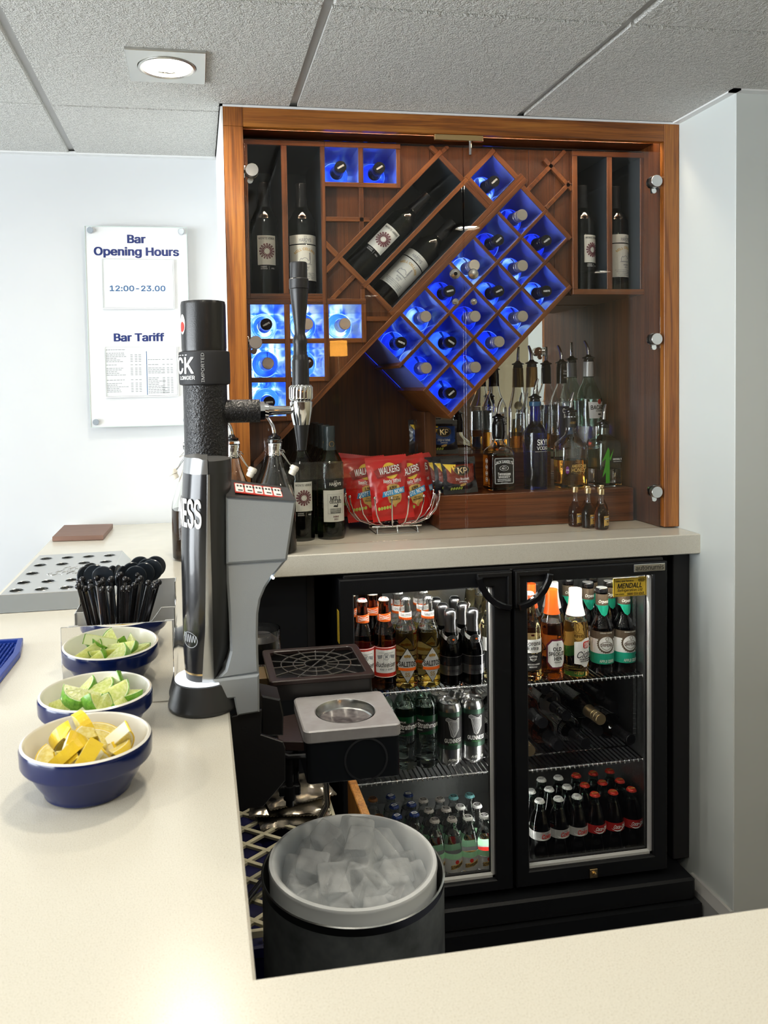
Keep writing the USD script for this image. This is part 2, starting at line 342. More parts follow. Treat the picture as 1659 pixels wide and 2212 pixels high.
def window(name, along, at, o0, o1, z0, z1, n, label):
    w = struct(name, MB().get() if False else bx(*(((at - .02, o0, z0), (at + .02, o1, z0 + .05)) if along == 'y' else ((o0, at - .02, z0), (o1, at + .02, z0 + .05)))), 'trim_white', label)
    fr = MB()
    for k in range(n + 1):
        p = o0 + (o1 - o0) * k / n
        fr.box(*(((at - .02, p - .025, z0), (at + .02, p + .025, z1)) if along == 'y' else ((p - .025, at - .02, z0), (p + .025, at + .02, z1))))
    fr.box(*(((at - .02, o0, z1 - .05), (at + .02, o1, z1)) if along == 'y' else ((o0, at - .02, z1 - .05), (o1, at + .02, z1))))
    part(w, 'window_frame', fr, 'trim_white')
    for k in range(n):
        p, q = o0 + (o1 - o0) * k / n + .02, o0 + (o1 - o0) * (k + 1) / n - .02
        part(w, 'pane', bx(*(((at - .003, p, z0 + .04), (at + .003, q, z1 - .04)) if along == 'y' else ((p, at - .003, z0 + .04), (q, at + .003, z1 - .04)))), 'window_glass')
window('window_1', 'y', FL_X0 - .06, -2.05, 1.65, 0.55, 2.15, 3, 'wide white framed window in the side wall')
# ------------------------------------------------------------------ suspended ceiling: tiles and grid
ceil = struct('ceiling', bx((FL_X0 - .2, FL_Y0 - .2, HC + .03), (FL_X1 + .2, FL_Y1 + .1, HC + .06)), 'trim_white', 'suspended ceiling of textured square tiles in a recessed grid')
GX = [-0.3435 + 0.5985 * k for k in range(-5, 7)]; GY = [1.508 + 0.6 * k for k in range(-9, 3)]
LAMPS = [(-0.046, 1.822), (1.21, 0.62), (1.35, -2.05), (2.55, -0.69), (0.13, 1.12), (-1.24, 0.62), (-0.058, 0.05), (-1.24, -1.5), (-1.9, 1.8)]
def tile_mesh(x0, y0, x1, y1):
    p = sbox(x0, y0, x1, y1)
    for lx, ly in LAMPS: p = p.difference(Point(lx, ly).buffer(0.066, quad_segs=8))
    m = MB()
    for g in getattr(p, 'geoms', [p]):
        if g.area > 1e-4:
            if g.interiors: m.prism(g, HC, HC + .02)
            else: m.prism(g, HC, HC + .02, c=0, c2=0.003)
    return m if m.n else None
G = 0.010
for a, b in zip([FL_X0] + GX, GX + [FL_X1]):
    for c, d in zip([FL_Y0] + GY, GY + [FL_Y1]):
        x0, x1, y0, y1 = a + G, b - G, c + G * .5, d - G * .5
        if x1 - x0 < .03 or y1 - y0 < .03: continue
        q = sbox(x0, y0, x1, y1).difference(sbox(0.072, 2.046, 1.4, 2.6)).difference(sbox(1.30, 1.808, 3.3, 2.6))
        if q.area < 1e-3: continue
        if q.geom_type == 'Polygon' and abs(q.area - (x1 - x0) * (y1 - y0)) < 1e-6:
            t = tile_mesh(x0, y0, x1, y1)
        else:
            for lx, ly in LAMPS: q = q.difference(Point(lx, ly).buffer(0.066, quad_segs=8))
            t = MB().prism(q, HC, HC + .02)
        if t: part(ceil, 'ceiling_tile', t, 'ceiling_tile')
for x in GX: part(ceil, 'grid_bar', bx((x - .012, FL_Y0, HC + .009), (x + .012, FL_Y1, HC + .03)), 'tbar')
for y in GY: part(ceil, 'grid_bar', bx((FL_X0, y - .012, HC + .0095), (FL_X1, y + .012, HC + .03)), 'tbar')
# edge angle of the ceiling along the walls and the cabinet
struct('trim_1', bx((FL_X0, FL_Y1 - .022, HC - .004), (0.075, FL_Y1, HC + .004)), 'trim_white', 'thin white ceiling edge angle along the rear wall')
struct('trim_2', MB().box((1.292, 1.795, HC - .004), (1.312, 2.05, HC + .004)).box((1.292, 1.795, HC - .004), (FL_X1, 1.815, HC + .004)), 'trim_white', 'thin white ceiling edge angle around the pillar')
# ------------------------------------------------------------------ downlights
emit('lamp_glow', (1.0, 0.90, 0.74), LAMP); plain('lamp_bezel', (0.60, 0.60, 0.57), 0.3, 1.0)
def downlight(x, y, label):
    t = thing('ceiling_downlight', label, 'ceiling light', (x, y, HC))
    sq = sbox(-.083, -.088, .083, .088).difference(Point(0, 0).buffer(.062, quad_segs=12))
    part(t, 'bezel', MB().prism(sq, -.006, 0, c=0, c2=.0015), 'lamp_bezel')
    part(t, 'gimbal_ring', MB().lathe([(.062, 0.004), (.061, -.007), (.057, -.009), (.053, -.006), (.052, .012)], 40), 'lamp_bezel', 40)
    part(t, 'reflector', MB().lathe([(.0525, .001), (.048, .022), (.03, .028)], 32), 'chrome', True)
    part(t, 'lamp_glass', MB().lathe([(.0, .001), (.03, .0015), (.0515, .004)][::-1], 32), 'lamp_glow', True)
where = ['over the back of the bar beside the display cabinet', 'over the serving side of the bar', 'far down the room near the window wall', 'beyond the pillar wall', 'above the taps and ice bucket', 'over the customers beside the bar', 'over the front counter', 'near the window corner', 'in the corner by the side wall']
for (x, y), w in zip(LAMPS, where): downlight(x, y, 'square satin metal recessed downlight, lit, ' + w)
# ------------------------------------------------------------------ lamp across the room, seen mirrored in the cabinet glass
emit('shade_glow', (1.0, 0.42, 0.06), 16.0)
wl = thing('wall_lamp', 'orange drum-shaded wall lamp on the far wall, mirrored in the cabinet glass', 'wall lamp', (1.31, FL_Y0 + .16, 1.82))
part(wl, 'lamp_shade', MB().lathe([(.082, 0), (.080, .14)], 32), 'shade_glow', True)
part(wl, 'stem', MB().tube([(0, 0, .07), (0, 0, -.02), (.004, 0, -.16), (0, -.03, -.34), (0, -.155, -.40)], .006, 8).cyl((0, -.16, -.40), (0, -.145, -.40), .045, n=20), 'brass', 60)
# ------------------------------------------------------------------ worktop and bar carcass
CB = 1.077                                      # underside of the worktop
top = Polygon([(-0.41, 0.551), (-1.9, 0.551), (-1.9, -0.25), (1.25, -0.25), (1.25, 0.551), (0.0305, 0.551), (0.0325, 1.954), (1.312, 1.954), (1.312, 2.46), (0.0795, 2.46), (0.0795, 2.535), (-0.41, 2.535)])
wt = thing('bar_worktop', 'cream solid-surface worktop wrapping the bar on three sides', 'worktop')
part(wt, 'top', MB().prism(top, CB, CT, c=0.0025), 'solid_surface')
cb = thing('bar_carcass', 'black bar carcass under the cream worktop', 'bar base')
part(cb, 'side_panel', bx((-0.36, 0.50, 0), (0.018, 2.52, CB)), 'dark_panel')
part(cb, 'front_panel', bx((-1.8, -0.2, 0), (1.2, 0.50, CB)), 'dark_panel')
part(cb, 'back_panel', bx((0.018, 2.02, 0), (0.262, 2.05, CB), .002), 'dark_panel')
part(cb, 'rear_panel', bx((0.018, 2.44, 0), (1.312, 2.47, CB)), 'dark_panel')
part(cb, 'corner_post', bx((0.262, 2.04, 0), (0.285, 2.10, CB), .002), 'black_matt')
part(cb, 'end_panel', bx((1.262, 2.0, 0.22), (1.311, 2.03, CB), .002), 'black_matt')
part(cb, 'plinth', MB().box((0.02, 1.905, 0), (1.285, 2.44, 0.155)).box((0.02, 1.92, .155), (1.278, 2.44, 0.215), .006), 'fridge_black')
sk = struct('baseboard_pillar', MB().box((1.292, 1.815, 0), (1.312, 1.985, 0.165)).mesh(trimesh.Trimesh([(1.292, 1.815, .165), (1.312, 1.815, .165), (1.304, 1.815, .187), (1.312, 1.815, .187), (1.292, 1.985, .165), (1.312, 1.985, .165), (1.304, 1.985, .187), (1.312, 1.985, .187)]).convex_hull), 'skirt_grey', 'grey moulded skirting at the foot of the pillar wall')
# ------------------------------------------------------------------ display cabinet
YL, YB = 2.15, 2.45                             # rack front and mirror plane
X0, X1 = 0.129, 1.267
dc = thing('display_cabinet', 'cherry wood framed display cabinet with glass doors above the fridge worktop', 'cabinet')
part(dc, 'frame_stile', bx((0.080, 2.050, CT + .001), (X0, 2.072, 2.188), .0012), 'frame_wood_v')
part(dc, 'frame_stile', bx((X1, 2.050, CT + .004), (1.3115, 2.072, 2.235), .0012), 'frame_wood_v')
part(dc, 'frame_stile', bx((0.080, 2.050, 2.188), (X0, 2.072, 2.2345), .0005), 'frame_wood_v')
part(dc, 'frame_rail', bx((X0, 2.0505, 2.188), (X1, 2.072, 2.2345), .0012), 'frame_wood_h')
part(dc, 'side_panel', bx((0.080, 2.072, CT + .001), (X0 + .001, YB + .01, 2.2)), 'panel_wood')
part(dc, 'side_panel', bx((X1 - .001, 2.072, CT + .001), (1.3115, YB + .01, 2.2)), 'panel_wood')
part(dc, 'top_panel', MB().box((0.080, 2.102, 2.1965), (1.3115, YB + .01, 2.2345)).box((0.080, 2.072, 2.222), (1.3115, 2.102, 2.2345)), 'panel_wood_h')
part(dc, 'back_panel', bx((X0, YB, CT + .001), (0.69, YB + .012, 2.2)), 'panel_wood')
part(dc, 'mirror', bx((0.69, YB, CT + .001), (X1, YB + .012, 2.2)), 'mirror', label='mirror lining the back behind the spirits')
part(dc, 'divider', bx((0.655, 2.30, CT + .001), (0.69, YB, 1.46), .001), 'panel_wood')
part(dc, 'casing', MB().box((0.0745, 2.049, CT + .001), (0.080, 2.535, HC)).box((0.0745, 2.049, 2.2345), (1.312, 2.53, HC)), 'trim_white', label='white painted edge around the wooden frame')
# doors
def hinge_parts(t, x, z, s):
    h = part(t, 'hinge', MB().lathe([(0, 0), (.0155, 0), (.0165, .002), (.0165, .014), (.0155, .0155), (0, .0155)], 24, frame((x, 2.062, z), (0, -1, 0))), 'satin', 35, label='round satin cover of a glass door hinge')
    m = MB().box((x, 2.066, z - .006), (x + s * .022, 2.078, z + .006), .0015).box((x + s * .016, 2.066, z - .016), (x + s * .0225, 2.095, z + .016), .001).cyl((x, 2.066, z), (x, 2.073, z), .017, n=20)
    m.cyl((x + s * .004, 2.068, z - .022), (x + s * .004, 2.076, z - .022), .007, n=12).box((x - .004, 2.067, z - .022), (x + .004, 2.074, z + .004))
    part(h, 'hinge_arm', m, 'chrome', 35)
def door(x0, x1, hx, s, lx, label):
    t = part(dc, 'glass_door', bx((x0, 2.060, CT + .002), (x1, 2.066, 2.163), .0008), 'door_glass', label=label)
    for z in (2.081, 1.6535, 1.2325): hinge_parts(t, hx, z, s)
    for z, r, rec in ((1.828, .0140, 1), (1.7555, .0088, 0)):
        k = MB().lathe([(0, 0), (r * .98, 0), (r, .001), (r, .006), (r * .93, .0085), (r * .55, .0095), (0, .010)], 28, frame((lx, 2.060, z), (0, -1, 0)))
        part(t, 'knob' if not (rec and s < 0) else 'lock', k, 'steel', 30)
        if rec and s < 0: part(t, 'keyhole', MB().lathe([(.0045, .0096), (.005, .0106), (0, .0106)], 14, frame((lx, 2.060, z), (0, -1, 0))).box((lx - .0006, 2.0485, z - .003), (lx + .0006, 2.0492, z + .003)), 'black_gloss', 30)
door(0.1325, 0.6985, 0.1490, -1, 0.6735, 'frameless glass door leaf with a key lock')
door(0.7025, 1.2645, 1.2440, 1, 0.7235, 'frameless glass door leaf with round knobs')
part(dc, 'catch', MB().box((.622, 2.052, 2.172), (.754, 2.062, 2.187), .001), 'brass', label='brass door stop strip under the rail')
part(dc, 'latch', MB().box((.7155, 2.053, 2.136), (.7215, 2.059, 2.178), .001).box((.712, 2.053, 2.172), (.728, 2.060, 2.182), .001), 'chrome')
emit('strip_glow', (1.0, 0.84, 0.62), 34.0)
part(dc, 'light_strip', bx((0.16, 2.078, 2.2115), (1.236, 2.096, 2.2215)), 'strip_glow', label='slim warm light strip hidden behind the top rail')
# stepped stand for the spirits
st = thing('display_step', 'two-tier reddish wooden step stand under the spirit bottles', 'display stand')
S1, S2, SY1, SY2 = 1.227, 1.330, 2.19, 2.325
part(st, 'lower_step', bx((0.664, SY1, CT + .001), (1.255, YB - .003, S1), .0015), 'step_wood')
part(st, 'upper_step', bx((0.625, SY2, S1), (1.06, YB - .003, S2), .0015), 'step_wood')
# ------------------------------------------------------------------ wine rack
O = np.array([0.897, 2.077]); U = np.array([1, -1]) / 2 ** .5; V = np.array([-1, -1]) / 2 ** .5
PT, AP_ = 0.0985, 0.0895
def uv(u, v): p = O + u * U + v * V; return (p[0], p[1])
def uvrect(u0, v0, u1, v1): return Polygon([uv(u0, v0), uv(u1, v0), uv(u1, v1), uv(u0, v1)])
def zrect(x0, z0, x1, z1): return sbox(x0, z0, x1, z1)
LIT = []; DARK = []
for i in range(3):
    for j in range(6):
        if i == 2 and j == 0: continue
        LIT.append(('d', i, j, uvrect(i * PT, j * PT, i * PT + AP_, j * PT + AP_)))
LIT.append(('d', -1, 0, uvrect(-.120, -.006, -.0305, .0835)))
for i, (a, b) in enumerate(((.349, .440), (.453, .544))): LIT.append(('t', i, 0, zrect(a, 2.082, b, 2.174)))
cx_ = ((.1435, .2335), (.248, .339), (.352, .442)); rz_ = ((1.668, 1.759), (1.566, 1.656), (1.463, 1.554))
for j in range(3):
    for i in range(3 - j): LIT.append(('s', i, j, zrect(cx_[i][0], rz_[j][0], cx_[i][1], rz_[j][1])))
DARK += [zrect(.145, 1.787, .233, 2.174), zrect(.248, 1.787, .337, 2.174), zrect(1.0645, 1.801, 1.153, 2.171), zrect(1.169, 1.801, 1.2545, 2.171),
         uvrect(-.2206, .112, -.131, .493), uvrect(-.119, .112, -.029, .493)]
cells = unary_union([c[3] for c in LIT] + DARK)
B = []                                          # boards: (polygon, material); later boards are cut by earlier ones
def bd(p, m): B.append((p, m))
H_, V_, A_, B_ = 'rack_wood_h', 'rack_wood_v', 'rack_wood_a', 'rack_wood_b'
# upright boxes
bd(zrect(.130, 2.174, .349, 2.187), H_); bd(zrect(.349, 2.174, .556, 2.187), H_)
for a, b, z0, z1 in ((.130, .145, 1.7725, 2.174), (.233, .248, 1.787, 2.174), (.337, .349, 1.759, 2.174)): bd(zrect(a, z0, b, z1), V_)
bd(zrect(.130, 1.7735, .349, 1.787), H_); bd(zrect(.130, 1.759, .455, 1.7735), H_)
bd(zrect(.440, 2.082, .453, 2.174), V_); bd(zrect(.544, 2.070, .556, 2.174), V_); bd(zrect(.349, 2.070, .544, 2.082), H_)
bd(zrect(.130, 1.45, .1435, 1.759), V_); bd(zrect(.2335, 1.45, .248, 1.759), V_); bd(zrect(.339, 1.554, .352, 1.759), V_); bd(zrect(.442, 1.656, .455, 1.759), V_)
bd(zrect(.130, 1.656, .455, 1.668), H_); bd(zrect(.130, 1.554, .352, 1.566), H_); bd(zrect(.130, 1.45, .248, 1.463), H_)
bd(zrect(1.049, 2.171, 1.268, 2.1855), H_); bd(zrect(1.049, 1.786, 1.268, 1.801), H_)
for a, b in ((1.049, 1.0645), (1.153, 1.169), (1.2545, 1.268)): bd(zrect(a, 1.801, b, 2.171), V_)
# diamond lattice: long boards run down to the lower corner
W = PT - AP_
bd(uvrect(-.029, -.03, -.0145, .509), B_); bd(uvrect(-.0145, -.03, 0, 1.12).intersection(zrect(.1435, 1.2, 2, 2.2)), B_)
bd(uvrect(-.131, .093, -.119, .509), B_); bd(uvrect(-.2335, .093, -.2206, .62).intersection(zrect(.349, 1, 2, 2.187)), B_)
bd(uvrect(-.2206, .098, -.029, .112), A_); bd(uvrect(-.2206 - .10, .493, -.0145, .507), A_)
bd(uvrect(-.134, -.02, -.120, .098), B_); bd(uvrect(-.120, -.020, -.029, -.006), A_); bd(uvrect(-.120, .0835, -.029, .098), A_)
for i in range(2): bd(uvrect(i * PT + AP_, -.0145 if i == 0 else 0, (i + 1) * PT, .595), B_)
bd(uvrect(.2865, .0985 - .013, .2995, .595), B_)
bd(uvrect(0, -.0135, .2, 0), A_); bd(uvrect(.2, .085, .2865, .0985), A_); bd(uvrect(0, .582, .2865, .595), A_)
for j in range(5): bd(uvrect(0, j * PT + AP_, .2865, (j + 1) * PT), A_)
bd(uvrect(.1975 - .0125, -.0135, .1975, .0985), B_)
tipz = uv(.2995, .595); left = uv(-.0145, .595)
tl = (.136, uv(-.0145, 0)[1] - (uv(-.0145, 0)[0] - .136))
P1 = Polygon([(.130, 2.187), (1.268, 2.187), (1.268, 1.786), (1.049, 1.786), uv(.2995, .0985), tipz, left, tl])
wr = thing('wine_rack', 'built-in wooden wine rack with lattice of blue-lit cells inside the display cabinet', 'wine rack')
done = Polygon()
for p, m in B:
    q = p.difference(done).difference(cells); done = unary_union([done, p])
    for g in getattr(q, 'geoms', [q]):
        if g.geom_type == 'Polygon' and g.area > 2e-5:
            g = g.buffer(-.0001, join_style=2).simplify(1e-6)
            if g.is_empty or g.geom_type != 'Polygon': continue
            part(wr, 'board', MB().prism(g, 0, YB - YL - .012, c=0.0008, c2=0, T=XZ(YB - .012)), m)
# backing planks between the cells, a little behind the board fronts
bk = P1.difference(cells.buffer(.003)).difference(done.buffer(-.002)).buffer(-.0015, join_style=2).buffer(.0015, join_style=2); xs = [.13, .245, .349, .447, .548, .64, .735, .83, .925, 1.0, 1.05, 1.27]
for a, b in zip(xs[:-1], xs[1:]):
    q = bk.intersection(sbox(a + .0005, 1, b - .0005, 2.3))
    for g in getattr(q, 'geoms', [q]):
        if g.geom_type == 'Polygon' and g.area > 1.5e-4: part(wr, 'plank', MB().prism(g, 0, .010, c=.0006, c2=0, T=XZ(YL + .022)), 'panel_wood')
def batten(pts, w, m):
    q = LineString(pts).buffer(w / 2, cap_style=2).intersection(bk)
    for g in getattr(q, 'geoms', [q]):
        if g.geom_type == 'Polygon' and g.area > 2e-5: part(wr, 'batten', MB().prism(g, 0, .012, c=.001, c2=0, T=XZ(YL + .014)), m)
batten([(.447, 2.07), (.447, 1.93)], .012, V_); batten([(.349, 1.985), (.47, 1.985)], .012, H_)
batten([(.349, 1.845), (.405, 1.901)], .010, A_); batten([(.35, 1.76), (.45, 1.86)], .012, A_)
batten([(.447, 1.80), (.447, 1.76)], .012, V_); batten([(.455, 1.72), (.54, 1.72)], .012, H_)
batten([(.905, 2.06), (1.03, 2.185)], .012, A_); batten([(.968, 2.160), (1.05, 2.078)], .012, B_); batten([(.972, 2.025), (1.045, 2.098)], .012, A_)
batten([(.69, 2.187), (.63, 2.127)], .012, A_); batten([(.64, 2.187), (.70, 2.127)], .012, B_)
# linings and backlights of the lit cells; dark linings behind the upright bottles
plain('cell_lining', (0.13, 0.18, 0.62), 0.10); plain('dark_lining', (0.020, 0.026, 0.034), 0.35); plain('dark_back', (0.05, 0.075, 0.09), 0.45)
LED = 1.7
mk('cell_light', {'g': ('geometry', {}), 'n': ('noise_texture', {'scale': 18.0, 'detail': 2.0}), 'r': ('rgb_ramp', {'ramp': [(0.30, (0.002, 0.006, 0.28)), (0.50, (0.006, 0.03, 0.80)), (0.62, (0.03, 0.13, 1.0)), (0.74, (0.35, 0.62, 1.0))]}), 'e': ('emission', {'strength': LED})},
   [('g.position', 'n.vector'), ('n.fac', 'r.fac'), ('r.color', 'e.color')], 'e.emission')
mk('cell_light_bright', {'g': ('geometry', {}), 'n': ('noise_texture', {'scale': 24.0, 'detail': 3.0, 'distortion': 1.2}), 'r': ('rgb_ramp', {'ramp': [(0.32, (0.006, 0.03, 0.80)), (0.48, (0.03, 0.16, 1.0)), (0.60, (0.45, 0.75, 1.0)), (0.75, (0.9, 0.97, 1.0))]}), 'e': ('emission', {'strength': 2.6})},
   [('g.position', 'n.vector'), ('n.fac', 'r.fac'), ('r.color', 'e.color')], 'e.emission')
CELLS = []
for kind, i, j, p in LIT:
    ins = p.buffer(-.0006, join_style=2)
    part(wr, 'cell_lining', MB().prism(p.buffer(-.0001, join_style=2).difference(ins), 0, YB - YL - .016, T=XZ(YB - .014)), 'cell_lining')
    part(wr, 'light_panel', MB().prism(p, 0, .004, T=XZ(YB - .010)), 'cell_light' if kind != 's' else 'cell_light_bright', label='glowing blue backlight of a bottle cell')
    CELLS.append((kind, i, j, p.centroid.x, p.centroid.y))
for p in DARK:
    ins = p.buffer(-.0006, join_style=2)
    part(wr, 'cell_lining', MB().prism(p.buffer(-.0001, join_style=2).difference(ins), 0, YB - YL - .016, T=XZ(YB - .014)), 'dark_lining')
    part(wr, 'cell_back', MB().prism(p, 0, .006, T=XZ(YB - .010)), 'dark_back')
# ------------------------------------------------------------------ undercounter fridge
bumpy('stucco_alu', (0.30, 0.31, 0.31), 0.38, 90, 0.0012, 0.8, metal=1.0)
plain('dark_wire', (0.30, 0.30, 0.30), 0.18, 1.0)
emit('tube_glow', (1.0, 0.97, 0.90), 50.0)
emit('post_glow', (1.0, 0.98, 0.93), 17.0)
FD, FF = 1.945, 1.992                           # door front and body front
fr = thing('bottle_fridge', 'black undercounter bottle fridge with two glass doors', 'fridge')
part(fr, 'body', MB().box((.332, FF, .225), (.358, 2.42, 1.068)).box((1.186, FF, .225), (1.212, 2.42, 1.068)).box((.358, FF, .225), (1.186, 2.42, .246)).box((.358, FF, 1.040), (1.186, 2.42, 1.068)).box((.358, 2.405, .246), (1.186, 2.42, 1.040)).box((.752, FF, .246), (.801, FF + .018, 1.040)), 'fridge_black')
part(fr, 'lining', MB().box((.358, FF + .004, .246), (.361, 2.402, 1.040)).box((1.183, FF + .004, .246), (1.186, 2.402, 1.040)).box((.361, FF + .004, .246), (1.183, 2.402, .249)).box((.361, FF + .004, 1.037), (1.183, 2.402, 1.040)).box((.361, 2.402, .246), (1.183, 2.405, 1.040)), 'stucco_alu')
for a, b in ((.40, .735), (.82, 1.16)): part(fr, 'lamp_tube', MB().cyl((a, 2.006, 1.028), (b, 2.006, 1.028), .006, n=10), 'tube_glow', True)
for x in (.7585, .7945): part(fr, 'lamp_tube', MB().cyl((x, 2.016, .28), (x, 2.016, 1.02), .003, n=8), 'post_glow', True)
part(fr, 'top_trim', MB().box((.345, FD + .01, 1.063), (1.205, 2.02, 1.0725), .002), 'black_plastic')
def wire_shelf(x0, x1, z):
    m = MB(); r = .0021
    for y in (2.016, 2.10, 2.24, 2.38): m.cyl((x0, y, z - .0045), (x1, y, z - .0045), r * 1.2, n=6)
    n = int(round((x1 - x0) / .0135))
    for k in range(n + 1):
        x = x0 + (x1 - x0) * k / n
        m.tube([(x, 2.39, z - r), (x, 2.10, z - r), (x, 2.018, z - r), (x, 2.0135, z - r - .002), (x, 2.0125, z - .009)], r, 6)
    part(fr, 'wire_shelf', m, 'dark_wire', 60)
zL1, zL2, zR1, zR2, zF = .750, .516, .741, .508, .250
for x0, x1, z in ((.364, .775, zL1), (.364, .775, zL2), (.780, 1.18, zR1), (.780, 1.18, zR2)): wire_shelf(x0, x1, z)
for x in (.368, 1.176):
    m = MB().box((x - .004, 2.05, .55), (x + .004, 2.053, .98))
    for k in range(30): m.box((x - .0045, 2.0485, .555 + k * .014), (x + .0045, 2.0505, .561 + k * .014))
    part(fr, 'shelf_rail', m, 'steel')
def fdoor(x0, x1, ox0, ox1, oz0, oz1, label, hside):
    fz0, fz1 = .232, 1.064
    q = sbox(x0, fz0, x1, fz1).difference(sbox(ox0, oz0, ox1, oz1))
    d = part(fr, 'door', MB().prism(q, 0, FF - .002 - FD, c=.003, c2=0, T=XZ(FF - .002)), 'fridge_black', label=label)
    part(d, 'pane', bx((ox0 - .004, 1.972, oz0 - .004), (ox1 + .004, 1.976, oz1 + .004)), 'fridge_glass')
    b = MB().box((ox0, 1.958, oz0), (ox1, 1.971, oz0 + .0065)).box((ox1 - .0055, 1.958, oz0), (ox1, 1.971, oz1 - .004))
    part(d, 'glazing_bead', b, 'seal_grey', label='light grey bead at the foot and side of the glass')
    g = sbox(ox0 - .008, oz0 - .008, ox1 + .008, oz1 + .008).difference(sbox(ox0 + .004, oz0 + .004, ox1 - .004, oz1 - .004))
    part(d, 'gasket', MB().prism(g, 0, .008, T=XZ(FF - .003)), 'black_matt')
    # corner grip with a curved bar
    s = 1 if hside > 0 else -1; hx = x1 if s > 0 else x0
    P = lambda u, z: (hx - s * u, z)
    plate = Polygon([P(.0, 1.062), P(.092, 1.062), P(.092, 1.050), P(.012, 1.050), P(.012, .968), P(0, .968)])
    h = part(d, 'handle', MB().prism(plate, 0, .010, c=.002, c2=0, T=XZ(FD)), 'black_plastic')
    arc = [(.090, 1.054), (.086, 1.036), (.072, 1.010), (.052, .990), (.030, .978), (.006, .972)]
    m = MB(); pts = np.array(arc)
    t = np.linspace(0, 1, 14); k = np.linspace(0, 1, len(pts)); px = np.interp(t, k, pts[:, 0]); pz = np.interp(t, k, pts[:, 1])
    band = LineString(list(zip(hx - s * px, pz))).buffer(.0085, cap_style=2)
    m.prism(band, .008, .022, c=.003, c2=.001, T=XZ(FD))
    part(h, 'grip', m, 'black_gloss')
    part(d, 'hinge_pin', MB().cyl((hx - s * -.004, FD + .012, 1.055), (hx - s * -.004, FD + .012, 1.066), .004, n=8), 'steel')
    return d
fdoor(.332, .776, .369, .730, .262, 1.024, 'black framed glass fridge door, hinged on the tap side', 1)
d2 = fdoor(.785, 1.211, .821, 1.172, .273, 1.030, 'black framed glass fridge door beside the pillar', -1)
part(d2, 'lock', MB().box((.986, FD - .004, .236), (1.008, FD, .260), .001).lathe([(0, 0), (.006, 0), (.006, .004), (.003, .005), (0, .005)], 16, frame((.998, FD - .004, .247), (0, -1, 0))), 'brass')
bd_ = part(d2, 'badge', bx((1.114, FD - .003, 1.0405), (1.203, FD, 1.0605), .0012), 'satin')
part(bd_, 'lettering', MB().add(*text_c('autonumis', .0115, False, .0006, w=.080), T=flat_xz(1.1585, FD - .0031, 1.0515)).box((1.121, FD - .0036, 1.0432), (1.196, FD - .003, 1.0440)), 'ink_black')
sk_ = part(d2, 'service_sticker', bx((1.0705, 1.9700, .9705), (1.1655, 1.9718, 1.0205)), 'yellow')
m = MB(); Tm = flat_xz(1.118, 1.9699, .9955)
for s, h, y, w, b, sh, x in (('MENDALL', .0125, .0035, .070, True, .2, 0), ('Refrigeration Ltd', .0075, -.0085, .070, False, .2, 0), ('Sales and Service', .0052, .0165, .052, False, 0, -.016), ('0800 018 6363', .0058, -.0185, .048, True, 0, .016), ('24HR SERVICE', .0034, -.0185, .026, False, 0, -.030), ('COMMERCIAL', .0022, .0195, .018, False, 0, .033), ('REFRIGERATION', .0022, .0165, .020, False, 0, .033), ('EQUIPMENT', .0022, .0135, .016, False, 0, .033)):
    m.add(*text_c(s, h, b, .0005, x, y, w, sh), T=Tm)
q = sbox(-.0455, -.0235, .0455, .0235); m.prism(q.difference(q.buffer(-.0008)), 0, .0004, T=Tm)
part(sk_, 'lettering', m, 'ink_black')
part(fr, 'side_label', bx((.3305, 1.952, .905), (.332, 1.975, .985)), 'yellow', label='narrow yellow sticker on the outer edge of the door')
# ------------------------------------------------------------------ bottles: helpers
glass('clear_glass', (0.98, 0.99, 0.98)); glass('green_clear', (0.78, 0.93, 0.84)); glass('brown_glass', (0.20, 0.060, 0.012)); glass('dark_green_glass', (0.045, 0.085, 0.030)); glass('black_glass', (0.012, 0.014, 0.012))
glass('coke', (0.030, 0.020, 0.014)); glass('lager_yellow', (0.93, 0.80, 0.42), ior=1.4); glass('cider_gold', (0.93, 0.62, 0.16), ior=1.4); glass('ale_amber', (0.55, 0.15, 0.020), ior=1.4); glass('water', (0.86, 0.97, 0.93), ior=1.36); glass('rose', (0.55, 0.20, 0.09)); glass('orpens_glass', (0.06, 0.022, 0.008))
glass('whisky', (0.80, 0.36, 0.05), ior=1.38); glass('whisky_dark', (0.42, 0.12, 0.012), ior=1.38); glass('blue_glass', (0.006, 0.03, 0.50)); glass('spirit', (0.97, 0.98, 0.98), ior=1.36); glass('gin_tint', (0.80, 0.95, 0.86))
plain('silver_foil', (0.72, 0.72, 0.72), 0.22, 1.0); plain('grey_foil', (0.34, 0.34, 0.35), 0.28, 1.0); plain('teal', srgb(28, 158, 128), 0.4); plain('taupe', srgb(92, 78, 62), 0.5); plain('label_red', srgb(196, 45, 30), 0.4); plain('coke_red', srgb(168, 24, 22), 0.35)
plain('cap_red', srgb(214, 52, 34), 0.35, 0.2); plain('cap_white', (0.78, 0.80, 0.78), 0.35); plain('cap_grey', (0.40, 0.38, 0.35), 0.35); plain('cap_navy', srgb(18, 46, 110), 0.3); plain('cap_brown', srgb(120, 70, 18), 0.35); plain('cap_teal', srgb(110, 175, 180), 0.35)
plain('label_silver', (0.58, 0.58, 0.57), 0.35, 0.3); plain('pale_green', srgb(166, 224, 178), 0.5); plain('cream_label', (0.76, 0.76, 0.70), 0.5); plain('orange_label', srgb(236, 104, 24), 0.4); plain('orange_foil', srgb(226, 92, 24), 0.35); plain('brass_print', srgb(150, 118, 60), 0.4); plain('maroon', srgb(98, 18, 40), 0.5); plain('strath_green', srgb(10, 62, 34), 0.3); plain('harp_grey', (0.20, 0.20, 0.21), 0.4)
